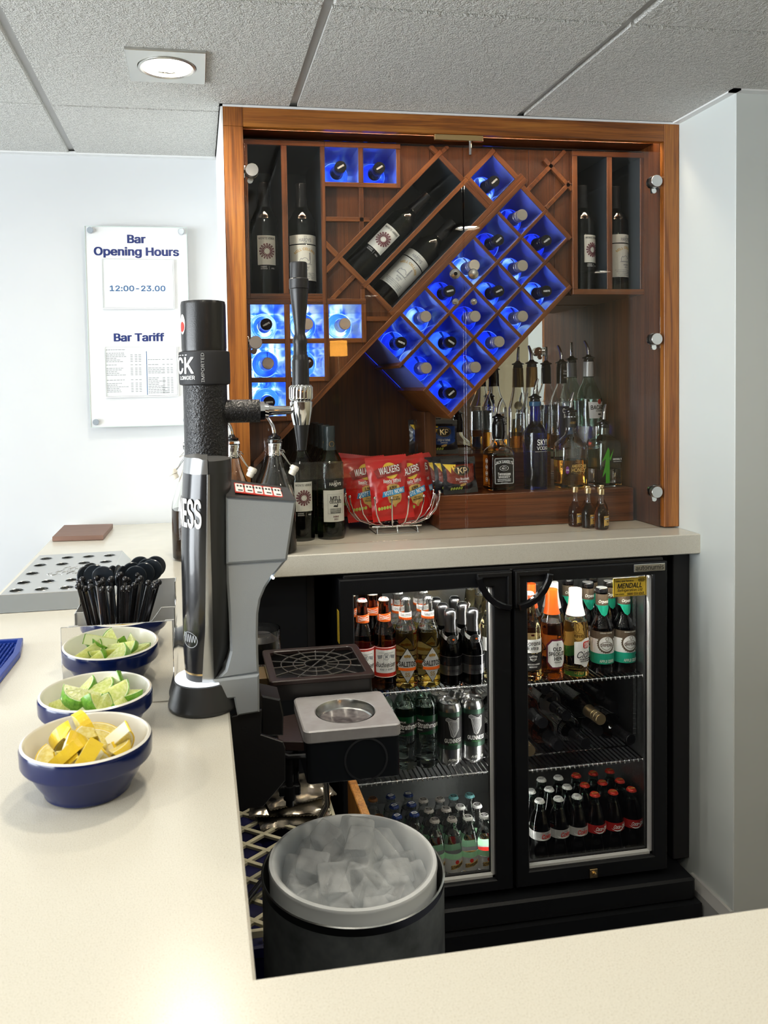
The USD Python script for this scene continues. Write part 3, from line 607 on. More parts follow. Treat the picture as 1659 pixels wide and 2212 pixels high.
plain('can_green', srgb(70, 96, 82), 0.28, 0.6); plain('red_print', srgb(205, 40, 30), 0.4); plain('tan_label', srgb(206, 168, 92), 0.45)
NS = 30
def lp(path, name, prof, mat, n=NS, T=None, label=None, sm=42): return part(path, name, MB().lathe(prof, n, T), mat, sm, label)
def rad_at(prof, z):
    p = np.array(prof); return float(np.interp(z, p[:, 1], p[:, 0]))
def smoothp(prof, n=4, keep=()):
    """rounds a bottle profile: Catmull-Rom through its points"""
    p = np.array(prof, float); out = []
    q = np.vstack([2 * p[0] - p[1], p, 2 * p[-1] - p[-2]])
    for k in range(1, len(q) - 2):
        for t in np.linspace(0, 1, n, endpoint=False):
            a, b, c, d = q[k - 1:k + 3]
            out.append(.5 * (2 * b + (c - a) * t + (2 * a - 5 * b + 4 * c - d) * t * t + (3 * b - a - 3 * c + d) * t ** 3))
    out.append(p[-1]); out = np.array(out); out[:, 0] = np.clip(out[:, 0], 0.0005, None); return [tuple(x) for x in out]
def solid(prof): return [(0, prof[0][1])] + list(prof) + [(0, prof[-1][1])]
def filled(path, prof, fill, liq, gl, wall=.0016, n=NS):
    """a bottle filled up to a level: the filled part as one solid, the rest above it as a hollow glass shell"""
    r = rad_at(prof, fill)
    lo = [p for p in prof if p[1] < fill - 1e-4] + [(r, fill)]; up = [(r, fill + .0002)] + [p for p in prof if p[1] > fill + 1e-4]
    lp(path, 'filled_body', solid(lo), liq, n)
    inner = [(max(a - wall, .0008), b) for a, b in up][::-1]
    lp(path, 'glass_neck', up + inner + [up[0]], gl, n)
def up_(vf, dz): v = np.array(vf[0]); v[:, 2] += dz; return v, vf[1]
def lab(path, poly, R, zc, mat, a0=-PI / 2, lift=.0002, name='label', seg=.005):
    return part(path, name, art([up_(shape_mesh(poly, .0003, 0, seg), lift)], R, zc, a0), mat)
def lett(path, items, R, zc, mat, a0=-PI / 2, lift=.0007, name='lettering'):
    return part(path, name, art([up_(i, lift) for i in items], R, zc, a0), mat)
def crown(path, z, mat, r=.0135, h=.0065, topart=None):
    m = MB(); n = 42; a = np.arange(n) * 2 * PI / n; rr = r + .0009 * np.where(np.arange(n) % 2, 1, -1)
    V = np.vstack([np.c_[rr * np.cos(a), rr * np.sin(a), np.full(n, z)], np.c_[(r - .001) * np.cos(a), (r - .001) * np.sin(a), np.full(n, z + h * .6)], np.c_[(r - .003) * np.cos(a), (r - .003) * np.sin(a), np.full(n, z + h)], [(0, 0, z + h)]])
    F = [];
    for k in range(2):
        for j in range(n): F.append((k * n + j, k * n + (j + 1) % n, (k + 1) * n + (j + 1) % n, (k + 1) * n + j))
    m.add(V, F); m.add(V, [(2 * n + j, 2 * n + (j + 1) % n, 3 * n) for j in range(n)])
    c = part(path, 'cap', m, mat, 35)
    if topart: part(c, 'cap_print', MB().add(*text_c(topart[0], topart[1], True, .0003, w=r * 1.35), T=TR(0, 0, z + h)), topart[2])
    return c
def ring(r0, r1): return Point(0, 0).buffer(r1, quad_segs=10).difference(Point(0, 0).buffer(r0, quad_segs=10))
def disc(r, x=0, y=0, q=8): return Point(x, y).buffer(r, quad_segs=q)
def shift(p, x, y): return affinity.translate(p, x, y)
def star(n, r0, r1, x=0, y=0, ph=0.0):
    return Polygon([((r1 if k % 2 else r0) * math.cos(ph + k * PI / n) + x, (r1 if k % 2 else r0) * math.sin(ph + k * PI / n) + y) for k in range(2 * n)])
def sm(poly): return shape_mesh(poly, .0003, 0, .005)
# ------------------------------------------------------------------ fridge drinks: one of each kind
LN = [(.0280, 0), (.0300, .003), (.0305, .010), (.0305, .130), (.0290, .145), (.0235, .160), (.0180, .175), (.0148, .195), (.0132, .215), (.0128, .222), (.0140, .223), (.0140, .229)]
K = {}
def k_lager():
    p = proto('lager'); pr = smoothp(LN); lp(p, 'glass_body', solid(pr), 'brown_glass'); crown(p, .2275, 'cap_white', topart=('B', .012, 'label_red'))
    w = .0305 * 2.1
    l = lab(p, sbox(-w / 2 * 1.9, -.040, w / 2 * 1.9, .040), .0305, .072, 'label_red')
    part(l, 'white_field', art([up_(sm(sbox(-.030, -.026, .030, .030).union(sbox(-.0285, -.028, .0285, .0325))), .0005), up_(sm(sbox(-.058, .0375, .058, .039)), .0005), up_(sm(sbox(-.058, -.0395, .058, -.038)), .0005)], .0305, .072), 'white')
    lett(l, [text_c('Budweiser', .0125, False, .0003, 0, -.006, .054, .25)], .0305, .072, 'ink_black', lift=.0009)
    lett(l, [text_c('KING OF BEERS', .0042, True, .0003, 0, -.0185, .034), sm(shift(ring(.0075, .0085), 0, .015)), sm(star(4, .0028, .0062, 0, .015)), sm(sbox(-.020, .0245, .020, .0255)), sm(Polygon([(-.024, .017), (-.010, .020), (-.011, .012), (-.022, .008)])), sm(Polygon([(.024, .017), (.010, .020), (.011, .012), (.022, .008)]))], .0305, .072, 'ink_grey', lift=.0009, name='crest')
    n = lab(p, Polygon([(-.022, -.010), (.022, -.013), (.022, .012), (-.022, .008)]), .0162, .186, 'orange_label', lift=.0016)
    lett(n, [sm(Polygon([(-.014, -.0075), (0, -.0035), (.014, -.0075), (.014, .0075), (0, .0035), (-.014, .0075)]).difference(Polygon([(-.0128, -.006), (0, -.0024), (.0128, -.006), (.0128, .006), (0, .0024), (-.0128, .006)]))), text_c('Budweiser', .0042, True, .0003, 0, 0, .022, .2)], .0162, .186, 'white', lift=.0024)
    return p
def k_tequila():
    p = proto('tequila_beer'); pr = smoothp(LN); filled(p, pr, .150, 'lager_yellow', 'clear_glass'); crown(p, .2275, 'silver_foil')
    dm = Polygon([(0, -.0475), (.0300, 0), (0, .0475), (-.0300, 0)])
    l = lab(p, dm, .0305, .060, 'ink_black'); part(l, 'white_field', art([up_(sm(dm.buffer(-.0016, join_style=2)), .0005)], .0305, .060), 'label_silver')
    lett(l, [text_c('SALITOS', .0125, True, .0003, 0, .004, .0465)], .0305, .060, 'ink_black', lift=.0009)
    part(l, 'ribbon', art([up_(sm(Polygon([(-.026, -.006), (.026, -.006), (.024, -.010), (.026, -.0135), (-.026, -.0135), (-.024, -.010)])), .0009)], .0305, .060), 'orange_label')
    lett(l, [text_c('SS', .0105, True, .0003, 0, -.0235, .0125), sm(disc(.0035, -.0055, .0245)), sm(disc(.004, 0, .0255)), sm(disc(.0035, .0055, .0245))], .0305, .060, 'brass_print', lift=.0009, name='emblem')
    n = lab(p, Polygon([(-.030, 0), (.030, -.003), (.030, .012), (-.030, .012)]), .0150, .184, 'white', lift=.0016)
    part(n, 'orange_band', art([up_(sm(Polygon([(-.030, -.0065), (.030, -.009), (.030, -.003), (-.030, 0)])), .0018)], .0150, .184), 'orange_label')
    lett(n, [text_c('SALITOS', .0060, True, .0003, 0, .0055, .026)], .0150, .184, 'ink_grey', lift=.0022); return p
def k_fizz():
    p = proto('sparkling'); pr = smoothp([(.028, 0), (.030, .004), (.030, .075), (.0285, .092), (.0225, .112), (.0172, .130), (.0145, .150), (.0140, .166), (.0150, .168), (.0150, .186), (.0120, .190)])
    lp(p, 'glass_body', solid(pr), 'black_glass')
    lp(p, 'foil', [(.0165, .128), (.0155, .150), (.0150, .166), (.0165, .169), (.0168, .180), (.0158, .188), (.011, .1935), (0, .195)], 'grey_foil')
    l = lab(p, sbox(-.045, .012, .045, .036), .0300, .014, 'grey_foil'); part(p, 'upper_label', art([up_(sm(sbox(-.045, .037, .045, .062)), .0002)], .0300, .014), 'black_gloss')
    lett(l, [sm(sbox(-.043, .0355, .043, .0366)), sm(sbox(-.043, .0600, .043, .0612)), sm(sbox(-.043, .0125, .043, .0135))], .0300, .014, 'silver_foil', name='border')
    lett(l, [text_c('PROSECCO', .006, True, .0003, 0, .024, .03)], .0300, .014, 'ink_black')
    n = lab(p, Polygon([(-.040, .008), (-.010, -.006), (.010, -.006), (.040, .008), (.040, .018), (.010, .006), (-.010, .006), (-.040, .018)]), .0195, .118, 'label_silver', lift=.0016)
    me = part(n, 'medallion', art([up_(sm(disc(.0125)), .004)], .0195, .118), 'silver_foil'); lett(me, [sm(ring(.0098, .0110)), sm(star(8, .004, .008))], .0195, .118, 'ink_black', lift=.0046, name='emblem'); lett(me, [sm(disc(.0025, .002, .001))], .0195, .118, 'orange_label', lift=.0050, name='dot'); return p
def k_corona():
    p = proto('corona'); pr = smoothp(LN); filled(p, pr, .205, 'lager_yellow', 'clear_glass'); crown(p, .2275, 'cap_white')
    l = lab(p, sbox(-.040, -.012, .040, .024), .0305, .088, 'white'); lett(l, [text_c('Corona', .0115, False, .0003, 0, .014, .046), text_c('Extra', .0095, False, .0003, 0, .001, .030)], .0305, .088, 'ink_black')
    b = lab(p, sbox(-.040, -.034, .040, .011), .0305, .062, 'ink_black', name='lower_label')
    lett(b, [text_c('LA CERVEZA', .004, True, .0003, 0, .004, .022), text_c('MAS FINA', .004, True, .0003, 0, -.003, .018), text_c('CERVECERIA MODELO', .0035, True, .0003, 0, -.017, .040), text_c('MEXICO D.F.', .004, True, .0003, 0, -.024, .022), sm(ring(.007, .008))], .0305, .062, 'white'); return p
def k_water():
    p = proto('spring_water'); pr = smoothp([(.022, .002), (.030, .001), (.0325, .010), (.0300, .030), (.0325, .048), (.0318, .075), (.0325, .100), (.0322, .150), (.0300, .168), (.0220, .186), (.0130, .198), (.0120, .204)])
    filled(p, pr, .165, 'water', 'green_clear'); lp(p, 'cap', [(0, .203), (.0145, .203), (.0148, .217), (.0135, .219), (0, .219)], 'cap_navy')
    l = lab(p, sbox(-.102, -.024, .102, .026), .0326, .118, 'strath_green', lift=.0004)
    part(l, 'black_field', art([up_(sm(Polygon([(-.030, -.024), (.016, -.012), (.034, .006), (.034, .010), (-.006, .010), (-.030, .022)])), .0007)], .0326, .118), 'ink_black')
    lett(l, [text_c('Strathmore', .0125, True, .0003, .006, .0, .062), text_c('SPARKLING', .004, False, .0003, -.016, .013, .018), text_c('spring water', .003, False, .0003, -.018, -.012, .014)], .0326, .118, 'white', lift=.0011); return p
def k_can():
    p = proto('stout_can'); R = .0330
    lp(p, 'body', solid([(.024, .002), (.0265, 0), (.0300, .006), (R, .012), (R, .148), (.0300, .160), (.0270, .165), (.0275, .168), (.0262, .168), (.0255, .163)]), 'silver_foil')
    tab = part(p, 'ring_pull', MB().prism(rrect(-.006, -.011, .006, .011, .005).difference(disc(.0035, 0, .005)), .1635, .1648).prism(disc(.0028), .163, .1655), 'chrome')
    part(p, 'upper_sleeve', art([up_(sm(sbox(-.103, -.007, .103, .0055)), .0002)], R, .1425), 'can_green')
    b = lab(p, sbox(-.103, -.0385, .103, .0375), R, .098, 'ink_black'); part(p, 'lower_sleeve', art([up_(sm(sbox(-.103, -.006, .103, .006)), .0002)], R, .0535), 'can_green')
    lett(b, [text_c('GUINNESS', .0105, True, .0003, .001, -.026, .049)], R, .098, 'white')
    lett(b, [text_c('DRAUGHT', .0042, False, .0003, .001, -.0355, .026)], R, .098, 'green', name='small_print')
    hp = Polygon([(-.019, .034), (-.0195, .029), (-.0135, .026), (-.006, -.012), (.000, -.017), (.005, -.014), (.0155, .004), (.0165, .033), (.0125, .0335), (.009, .029), (.002, .029), (-.006, .033), (-.013, .0365)])
    part(b, 'harp', art([up_(sm(hp), .0007)], R, .098), 'harp_grey')
    lines = hp.boundary.buffer(.0006).union(Polygon([(-.0120, .025), (.0025, -.0145), (.0125, .004), (.0120, .0275), (.009, .0255), (.002, .0255), (-.006, .0285)]).boundary.buffer(.0005))
    for k in range(5): lines = lines.union(LineString([(-.006 + .004 * k, .026), (-.001 + .003 * k, -.006 + .0022 * k)]).buffer(.00028))
    lett(b, [sm(lines)], R, .098, 'label_silver', lift=.0012, name='harp_lines')
    part(p, 'signature', art([up_(text_c('Arthur G', .006, False, .0003, .004, 0, .034, .3), .0003)], R, .020), 'white'); return p
def k_tonic(cap, nm, ink='ink_black'):
    p = proto(nm); pr = smoothp([(.022, 0), (.0255, .004), (.0262, .012), (.0262, .060), (.0240, .085), (.0190, .108), (.0138, .124), (.0118, .133), (.0130, .135), (.0130, .142)])
    filled(p, pr, .108, 'spirit', 'clear_glass', n=24); crown(p, .1415, cap, topart=('S', .011, ink))
    l = lab(p, sbox(-.040, -.022, .040, .014), .0262, .036, 'label_silver'); part(p, 'top_band', art([up_(sm(sbox(-.040, .0145, .040, .029)), .0002)], .0262, .036), 'pale_green')
    part(l, 'tag', art([up_(sm(Polygon([(-.016, -.013), (.020, -.004), (.020, .006), (-.016, -.002)])), .0006)], .0262, .036), 'tan_label')
    v, f = text_c('Schweppes', .0085, True, .0003, 0, 0, .034); v[:, 1] += v[:, 0] * .25 - .003; lett(l, [(v, f)], .0262, .036, 'ink_black', lift=.0010)
    part(l, 'dot', art([up_(sm(disc(.0052, 0, .0068)), .0006)], .0262, .036), 'red_print'); return p
def k_cola(diet):
    p = proto('diet_cola' if diet else 'cola'); pr = smoothp([(.0255, 0), (.0275, .004), (.0272, .018), (.0235, .040), (.0245, .052), (.0278, .064), (.0280, .084), (.0255, .104), (.0195, .124), (.0140, .138), (.0125, .150), (.0128, .156)])
    filled(p, pr, .135, 'coke', 'green_clear', n=28); crown(p, .1555, 'cap_white' if diet else 'cap_red', topart=('Diet' if diet else 'Cola', .007, 'ink_grey' if diet else 'tan_label'))
    l = lab(p, sbox(-.080, -.0115, .080, .0115), .0282, .0745, 'label_silver' if diet else 'coke_red', lift=.0004)
    sw = Polygon([(-.026, .002)] + [(-.026 + .052 * t, .002 - .0155 * math.sin(PI * min(1, t * 1.05)) ** .8 + .004 * t) for t in np.linspace(0, 1, 12)] + [(-.026 + .052 * t, .000 - .0110 * math.sin(PI * min(1, t * 1.05)) ** .8 + .006 * t) for t in np.linspace(1, 0, 12)]).buffer(0)
    part(l, 'swoosh', art([up_(sm(sw.intersection(sbox(-.05, -.0113, .05, .02))), .0008)], .0282, .0745), 'white')
    if diet:
        lett(l, [text_c('Coke', .0115, True, .0003, .004, -.0005, .028, .25)], .0282, .0745, 'red_print', lift=.0012); lett(l, [text_c('Diet', .0055, False, .0003, .005, .0078, .011, .3)], .0282, .0745, 'ink_grey', lift=.0012, name='small_print')
    else: lett(l, [text_c('Coca-Cola', .0095, True, .0003, .004, .0015, .038, .35)], .0282, .0745, 'white', lift=.0012)
    return p
def k_ale():
    p = proto('ale'); pr = smoothp([(.029, 0), (.0315, .004), (.0315, .125), (.0290, .150), (.0215, .170), (.0165, .190), (.0150, .215), (.0150, .232)])
    filled(p, pr, .150, 'ale_amber', 'clear_glass'); lp(p, 'neck_foil', [(.0222, .172), (.0175, .192), (.0160, .215), (.0162, .238), (0, .240)], 'orange_foil')
    oc = Polygon([(-.016, -.040), (.016, -.040), (.030, -.024), (.030, .024), (.016, .040), (-.016, .040), (-.030, .024), (-.030, -.024)])
    l = lab(p, oc, .0315, .068, 'maroon'); part(l, 'white_field', art([up_(sm(oc.buffer(-.0045, join_style=2)), .0006)], .0315, .068), 'white')
    lett(l, [text_c('OLD', .0100, True, .0003, 0, .0135, .024), text_c('SPECKLED', .0095, True, .0003, 0, .0005, .046), text_c('HEN', .0100, True, .0003, .002, -.0125, .022), text_c('strong fine ale', .003, False, .0003, 0, -.022, .018), text_c('R', .006, False, .0003, 0, .026, .004)], .0315, .068, 'ink_black', lift=.0010); return p
def k_cidre():
    p = proto('belgian_cider'); pr = smoothp([(.031, 0), (.0345, .005), (.0345, .115), (.0330, .138), (.0245, .165), (.0180, .190), (.0160, .215), (.0160, .232)])
    filled(p, pr, .148, 'cider_gold', 'clear_glass'); lp(p, 'neck_foil', [(.0262, .163), (.0195, .190), (.0172, .212), (.0178, .214), (.0178, .232), (.0165, .2345), (0, .235)], 'white')
    o = Polygon([(-.024, -.030), (-.006, -.032), (.004, -.040), (.013, -.040), (.022, -.030), (.040, -.026), (.040, .026), (.032, .034), (.020, .038), (.006, .038), (-.004, .031), (-.024, .030)])
    l = lab(p, o, .0345, .066, 'white', a0=-PI / 2 + .1); A = -PI / 2 + .1
    sh = part(l, 'shield', art([up_(sm(rrect(.000, .011, .029, .030, .006)), .0006)], .0345, .066, A), 'label_red'); lett(sh, [text_c('STELLA', .0062, True, .0003, .0145, .0235, .022), text_c('ARTOIS', .0062, True, .0003, .0145, .0160, .022)], .0345, .066, 'white', A, .0010)
    lett(l, [text_c('Cidre', .0175, False, .0004, .010, -.005, .052, .35), text_c('Nº1 BELGIAN ARTOIS', .0035, True, .0003, .010, -.018, .040), text_c('MADE WITH HAND-PICKED APPLES', .0028, False, .0003, .010, -.0235, .036)], .0345, .066, 'ink_black', A, .0010); return p
def k_orpens():
    p = proto('apple_cider'); pr = smoothp([(.029, 0), (.0315, .004), (.0315, .108), (.0300, .122), (.0235, .138), (.0170, .152), (.0148, .172), (.0140, .205), (.0150, .207), (.0150, .218)])
    lp(p, 'glass_body', solid(pr), 'orpens_glass'); lp(p, 'cap', [(0, .216), (.0165, .216), (.0168, .224), (.0150, .2275), (0, .228)], 'black_gloss'); part(p, 'cap_top', MB().prism(disc(.0148), .2278, .2283), 'label_silver')
    n = lab(p, sbox(-.045, .0, .045, .032), .0150, .180, 'taupe', lift=.0016, name='neck_label'); lett(n, [text_c('Orpens', .008, True, .0003, 0, .012, .026, .2)], .0150, .180, 'cream_label', lift=.0022)
    part(n, 'neck_flag', art([up_(sm(Polygon([(-.045, .0), (-.018, -.002), (-.007, -.024), (0, -.029), (.007, -.024), (.018, -.002), (.045, 0), (.045, .001), (-.045, .001)])), .0024)], .0152, .180), 'teal')
    l = lab(p, sbox(-.082, -.015, .082, .025), .0315, .066, 'white'); part(p, 'label_head', art([up_(sm(sbox(-.082, .025, .082, .046)), .0002)], .0315, .066), 'taupe'); part(p, 'label_foot', art([up_(sm(sbox(-.082, -.044, .082, -.015)), .0002)], .0315, .066), 'teal')
    g = star(26, .0262, .0240, 0, .012, 0).difference(disc(.0205, 0, .012)); part(l, 'cog_ring', art([up_(sm(g), .0009), ], .0315, .066), 'taupe'); part(l, 'apple_field', art([up_(sm(disc(.0205, 0, .012)), .0007)], .0315, .066), 'white')
    ap = disc(.0105, -.0045, .008).union(disc(.0105, .0045, .008)).union(disc(.009, 0, .004)); lf = Polygon([(0, .019), (-.004, .027), (0, .031), (.006, .030), (.004, .023)])
    lett(l, [sm(ap.difference(ap.buffer(-.0011))), sm(lf.difference(lf.buffer(-.0009))), text_c('ORPENS', .0080, True, .0003, 0, .009, .0345)], .0315, .066, 'taupe', lift=.0012)
    lett(l, [text_c('APPLE CIDER', .0075, True, .0003, .002, -.036, .042), text_c('GINGERLY CRAFTED', .003, False, .0003, 0, .0425, .034)], .0315, .066, 'cream_label', name='small_print'); return p
WB = [(.034, 0), (.0365, .004), (.0370, .012), (.0370, .185), (.0350, .203), (.0250, .225), (.0170, .240), (.0148, .255), (.0142, .296), (.0145, .300)]
def k_wine(nm, gl, cap, cz=.236):
    p = proto(nm); pr = smoothp(WB); lp(p, 'glass_body', solid(pr), gl)
    m = MB().lathe([(.0182, cz), (.0158, .255), (.0152, .270), (.0160, .271), (.0160, .2725), (.0154, .273), (.0158, .2745), (.0158, .286), (.0154, .2865), (.0158, .288), (.0158, .300), (.0148, .302), (0, .302)], 28)
    part(p, 'screw_cap', m, cap, 35); return p
# ------------------------------------------------------------------ fridge drinks set out on the shelves
def put(src, name, label, cat, x, y, z, rz=0.0, group=None): return dup(src, name, label, cat, (x, y, z), rz, group)
def rowput(src, name, cat, spots, z, desc, group, turn=.25, rz0=0.0):
    """spots: (x, y, words that place it)"""
    for x, y, w in spots: put(src, name, desc + ', ' + w, cat, x, y, z + .0005, rz0 + RNG.uniform(-turn, turn), group)
rowput(k_lager(), 'lager_bottle', 'beer bottle', [(.469, 2.057, 'front row, inner'), (.411, 2.057, 'front row, outer end'), (.392, 2.118, 'second row at the outer end'), (.452, 2.120, 'second row behind the front pair'), (.440, 2.182, 'third row between the necks'), (.480, 2.183, 'third row beside the clear bottles'), ], zL1, 'brown lager bottle with red bow-tie neck label', 'brown lager bottles on the top shelf', .15, -.1)
rowput(k_tequila(), 'tequila_beer_bottle', 'beer bottle', [(.526, 2.054, 'front row beside the brown bottles'), (.586, 2.050, 'front row beside the dark foiled bottles'), (.522, 2.117, 'second row beside the brown bottles'), (.590, 2.114, 'second row beside the dark bottles'), (.535, 2.180, 'third row, half hidden'), (.598, 2.178, 'third row, neck only showing')], zL1, 'pale yellow beer bottle with diamond label', 'diamond-label beer bottles on the top shelf', .12)
rowput(k_fizz(), 'sparkling_wine_bottle', 'wine bottle', [(.648, 2.050, 'front row beside the yellow bottles'), (.708, 2.046, 'front row towards the door post'), (.646, 2.112, 'second row beside the yellow bottles'), (.702, 2.110, 'second row towards the door post'), (.645, 2.172, 'third row beside the yellow bottles'), (.700, 2.172, 'third row towards the door post')], zL1, 'small dark sparkling wine bottle with grey foil', 'small sparkling wine bottles on the top shelf', .2)
cor = k_corona()
rowput(cor, 'pale_beer_bottle', 'beer bottle', [(.762, 2.135, 'second row at the post'), (.768, 2.068, 'front row at the door post'), (.756, 2.20, 'third row behind the dark foiled bottles')], zL1, 'pale beer bottle with white label and black band', 'pale beer bottles by the middle post', .3, -.2)
rowput(k_water(), 'water_bottle', 'water bottle', [(.586, 2.086, 'front row beside the stout cans'), (.529, 2.088, 'front row, second from the cans'), (.470, 2.075, 'front row behind the metal glass stand'), (.575, 2.155, 'second row, only its neck showing')], zL2, 'clear spring water bottle with dark green label', 'spring water bottles on the middle shelf', .25)
rowput(k_can(), 'stout_can', 'drink can', [(.652, 2.082, 'front row beside the water bottles'), (.719, 2.090, 'front row by the door post'), (.644, 2.150, 'second row beside the water'), (.710, 2.158, 'second row by the door post')], zL2, 'tall black and silver stout can with harp', 'stout cans on the middle shelf', .12)
T5 = {'w': k_tonic('cap_white', 'tonic_white'), 'g': k_tonic('cap_grey', 'tonic_grey'), 'n': k_tonic('cap_navy', 'tonic_navy', 'white'), 'b': k_tonic('cap_brown', 'tonic_brown'), 't': k_tonic('cap_teal', 'tonic_teal')}
CW = {'w': 'white', 'g': 'grey', 'n': 'navy', 'b': 'brown', 't': 'pale teal'}
rows = ['front row', 'second row', 'third row', 'back row']
for c, pts in {'g': [(.589, 2.020, 0, 'outer'), (.635, 2.016, 0, 'inner'), (.588, 2.072, 1, 'outer'), (.635, 2.068, 1, 'inner'), (.588, 2.126, 2, 'outer'), (.634, 2.122, 2, 'inner')], 'w': [(.679, 2.016, 0, 'outer'), (.7235, 2.014, 0, 'inner'), (.677, 2.072, 1, 'outer'), (.7235, 2.070, 1, 'inner')], 't': [(.675, 2.126, 2, 'outer'), (.7215, 2.126, 2, 'inner')],
               'n': [(.497, 2.060, 1, 'outer'), (.545, 2.062, 1, 'inner'), (.502, 2.112, 2, 'outer'), (.551, 2.113, 2, 'inner'), (.505, 2.165, 3, 'outer'), (.556, 2.166, 3, 'inner')], 'b': [(.449, 2.066, 1, 'outer'), (.453, 2.160, 3, 'outer')]}.items():
    for x, y, r, s in pts: put(T5[c], 'mixer_bottle', 'small clear mixer bottle with %s cap, %s, %s of its pair' % (CW[c], rows[r], s), 'mixer bottle', x, y, zF, RNG.uniform(-.3, .3) + .2, 'mixer bottles on the fridge floor')
# the other door
rowput(cor, 'pale_beer_bottle', 'beer bottle', [(.872, 2.056, 'front row beside ale'), (.868, 2.12, 'second row beside ale')], zR1, 'pale beer bottle with white label and black band', 'pale beer bottles beside the ale', .05, -.1)
rowput(k_ale(), 'ale_bottle', 'beer bottle', [(.937, 2.058, 'front row between pale beer and cider'), (.905, 2.128, 'second row behind the first')], zR1, 'amber ale bottle with orange neck foil', 'amber ale bottles', .05, .05)
rowput(k_cidre(), 'golden_cider_bottle', 'cider bottle', [(1.008, 2.062, 'front row between ale and dark cider'), (.978, 2.145, 'second row behind the first')], zR1, 'golden cider bottle with white neck foil', 'golden cider bottles', .03, .05)
rowput(k_orpens(), 'apple_cider_bottle', 'cider bottle', [(1.094, 2.077, 'front row beside the golden cider'), (1.158, 2.073, 'front row by the fridge wall'), (1.086, 2.143, 'second row beside the golden cider'), (1.150, 2.140, 'second row by the fridge wall'), (1.048, 2.190, 'third row beside the golden cider'), (1.130, 2.205, 'third row by the fridge wall')], zR1, 'dark brown cider bottle with teal neck flag', 'dark cider bottles with teal neck labels', .12)
cola, diet = k_cola(False), k_cola(True)
for k, (x, y) in enumerate([(.888, 2.034), (.942, 2.034), (.996, 2.035), (1.0495, 2.036), (1.104, 2.037), (1.161, 2.041), (.886, 2.088), (.940, 2.088), (.994, 2.090), (1.047, 2.090), (1.102, 2.093), (1.155, 2.093), (.942, 2.144), (.994, 2.145), (1.0495, 2.147), (1.103, 2.149), (1.156, 2.152)]):
    d = x < 1.02; r = 0 if k < 6 else 1 if k < 12 else 2; q = ['first', 'second', 'third'][(k % 6 if k < 12 else (k - 12) + 1) % 3]
    put(diet if d else cola, 'diet_cola_bottle' if d else 'cola_bottle', 'glass %s bottle with %s cap, %s, %s from the %s' % ('diet cola' if d else 'cola', 'white' if d else 'red', rows[r], q, 'middle post' if d else 'white-capped ones'), 'cola bottle', x, y, zF, (.18 if not d else .1) + RNG.uniform(-.15, .15) - (.1 if k == 5 else 0), 'glass cola bottles on the fridge floor')
# wine lying on the middle shelf, necks to the door
WK = {'clear': k_wine('wine_clear', 'clear_glass', 'black_gloss'), 'dark': k_wine('wine_dark', 'dark_green_glass', 'black_gloss'), 'rose': k_wine('wine_rose', 'rose', 'black_gloss'), 'gold': k_wine('wine_gold', 'dark_green_glass', 'gold_cap'), 'goldc': k_wine('wine_goldc', 'clear_glass', 'gold_cap')}
def lying(x, y, z, tilt=0.0, yaw=0.0):
    """the bottle's axis points to the viewer; (x, y, z) is the middle of its cap end"""
    d = np.array([math.sin(yaw) * math.cos(tilt), -math.cos(yaw) * math.cos(tilt), math.sin(tilt)]); return frame(np.array([x, y, z]) - d * .302, d)
gl_ = {'clear': 'clear glass', 'dark': 'dark green glass', 'rose': 'amber rose', 'gold': 'dark glass', 'goldc': 'clear glass'}
for k, x, y, z, t, yw, w in [('goldc', .862, 2.034, .548, 0, 0.0, 'lowest layer at the middle post, gold cap'), ('rose', .950, 2.046, .548, 0, .04, 'lowest layer, second from the middle post'), ('clear', 1.028, 2.044, .548, 0, .04, 'lowest layer, third from the middle post'), ('clear', 1.160, 2.040, .548, 0, .10, 'lowest layer by the fridge wall'),
                           ('dark', 1.100, 2.110, .548, 0, .06, 'lowest layer, set back in the shade'), ('rose', .910, 2.058, .610, 0, .04, 'upper layer at the middle post'), ('clear', .992, 2.086, .612, 0, .06, 'upper layer, second from the middle post'), ('gold', 1.072, 2.042, .612, 0, .06, 'upper layer with gold cap'), ('clear', 1.123, 2.14, .640, -.04, .10, 'on top behind the gold cap'), ('clear', .960, 2.15, .665, -.05, .12, 'topmost beside the middle post'), ('rose', 1.150, 2.112, .612, 0, .14, 'upper layer by the fridge wall, amber'), ('dark', 1.120, 2.20, .690, -.05, .05, 'topmost under the shelf above')]:
    dup(WK[k], 'wine_bottle', '%s wine bottle lying neck outwards, %s' % (gl_[k], w), 'wine bottle', group='wine bottles lying in the fridge', mat4=lying(x, y, z, t, yw))
for x, z, w in ((.800, .556, 'under the other'), (.803, .632, 'on top of the other')): dup(WK['clear'], 'wine_bottle', 'clear wine bottle lying behind the stout cans, ' + w, 'wine bottle', group='wine bottles lying behind the cans', mat4=lying(x, 2.05, z, 0, .02))
plain('cap_silver', (0.62, 0.58, 0.50), 0.28, 0.8)
glass('green_wine', (0.30, 0.42, 0.16))
plain('dark_capsule', (0.03, 0.045, 0.05), 0.3)
plain('blue_sleeve', (0.02, 0.10, 0.22), 0.3)
plain('purple', srgb(120, 50, 140), 0.4)
plain('leaf_green', srgb(72, 165, 40), 0.45)
plain('bronze_capsule', srgb(150, 120, 70), 0.3, 0.7)
plain('night_blue', srgb(16, 22, 40), 0.4)
plain('ceramic', (0.80, 0.76, 0.66), 0.25); glass('syrup', (0.035, 0.020, 0.010), ior=1.4); glass('dark_syrup', (0.02, 0.018, 0.012), ior=1.4)
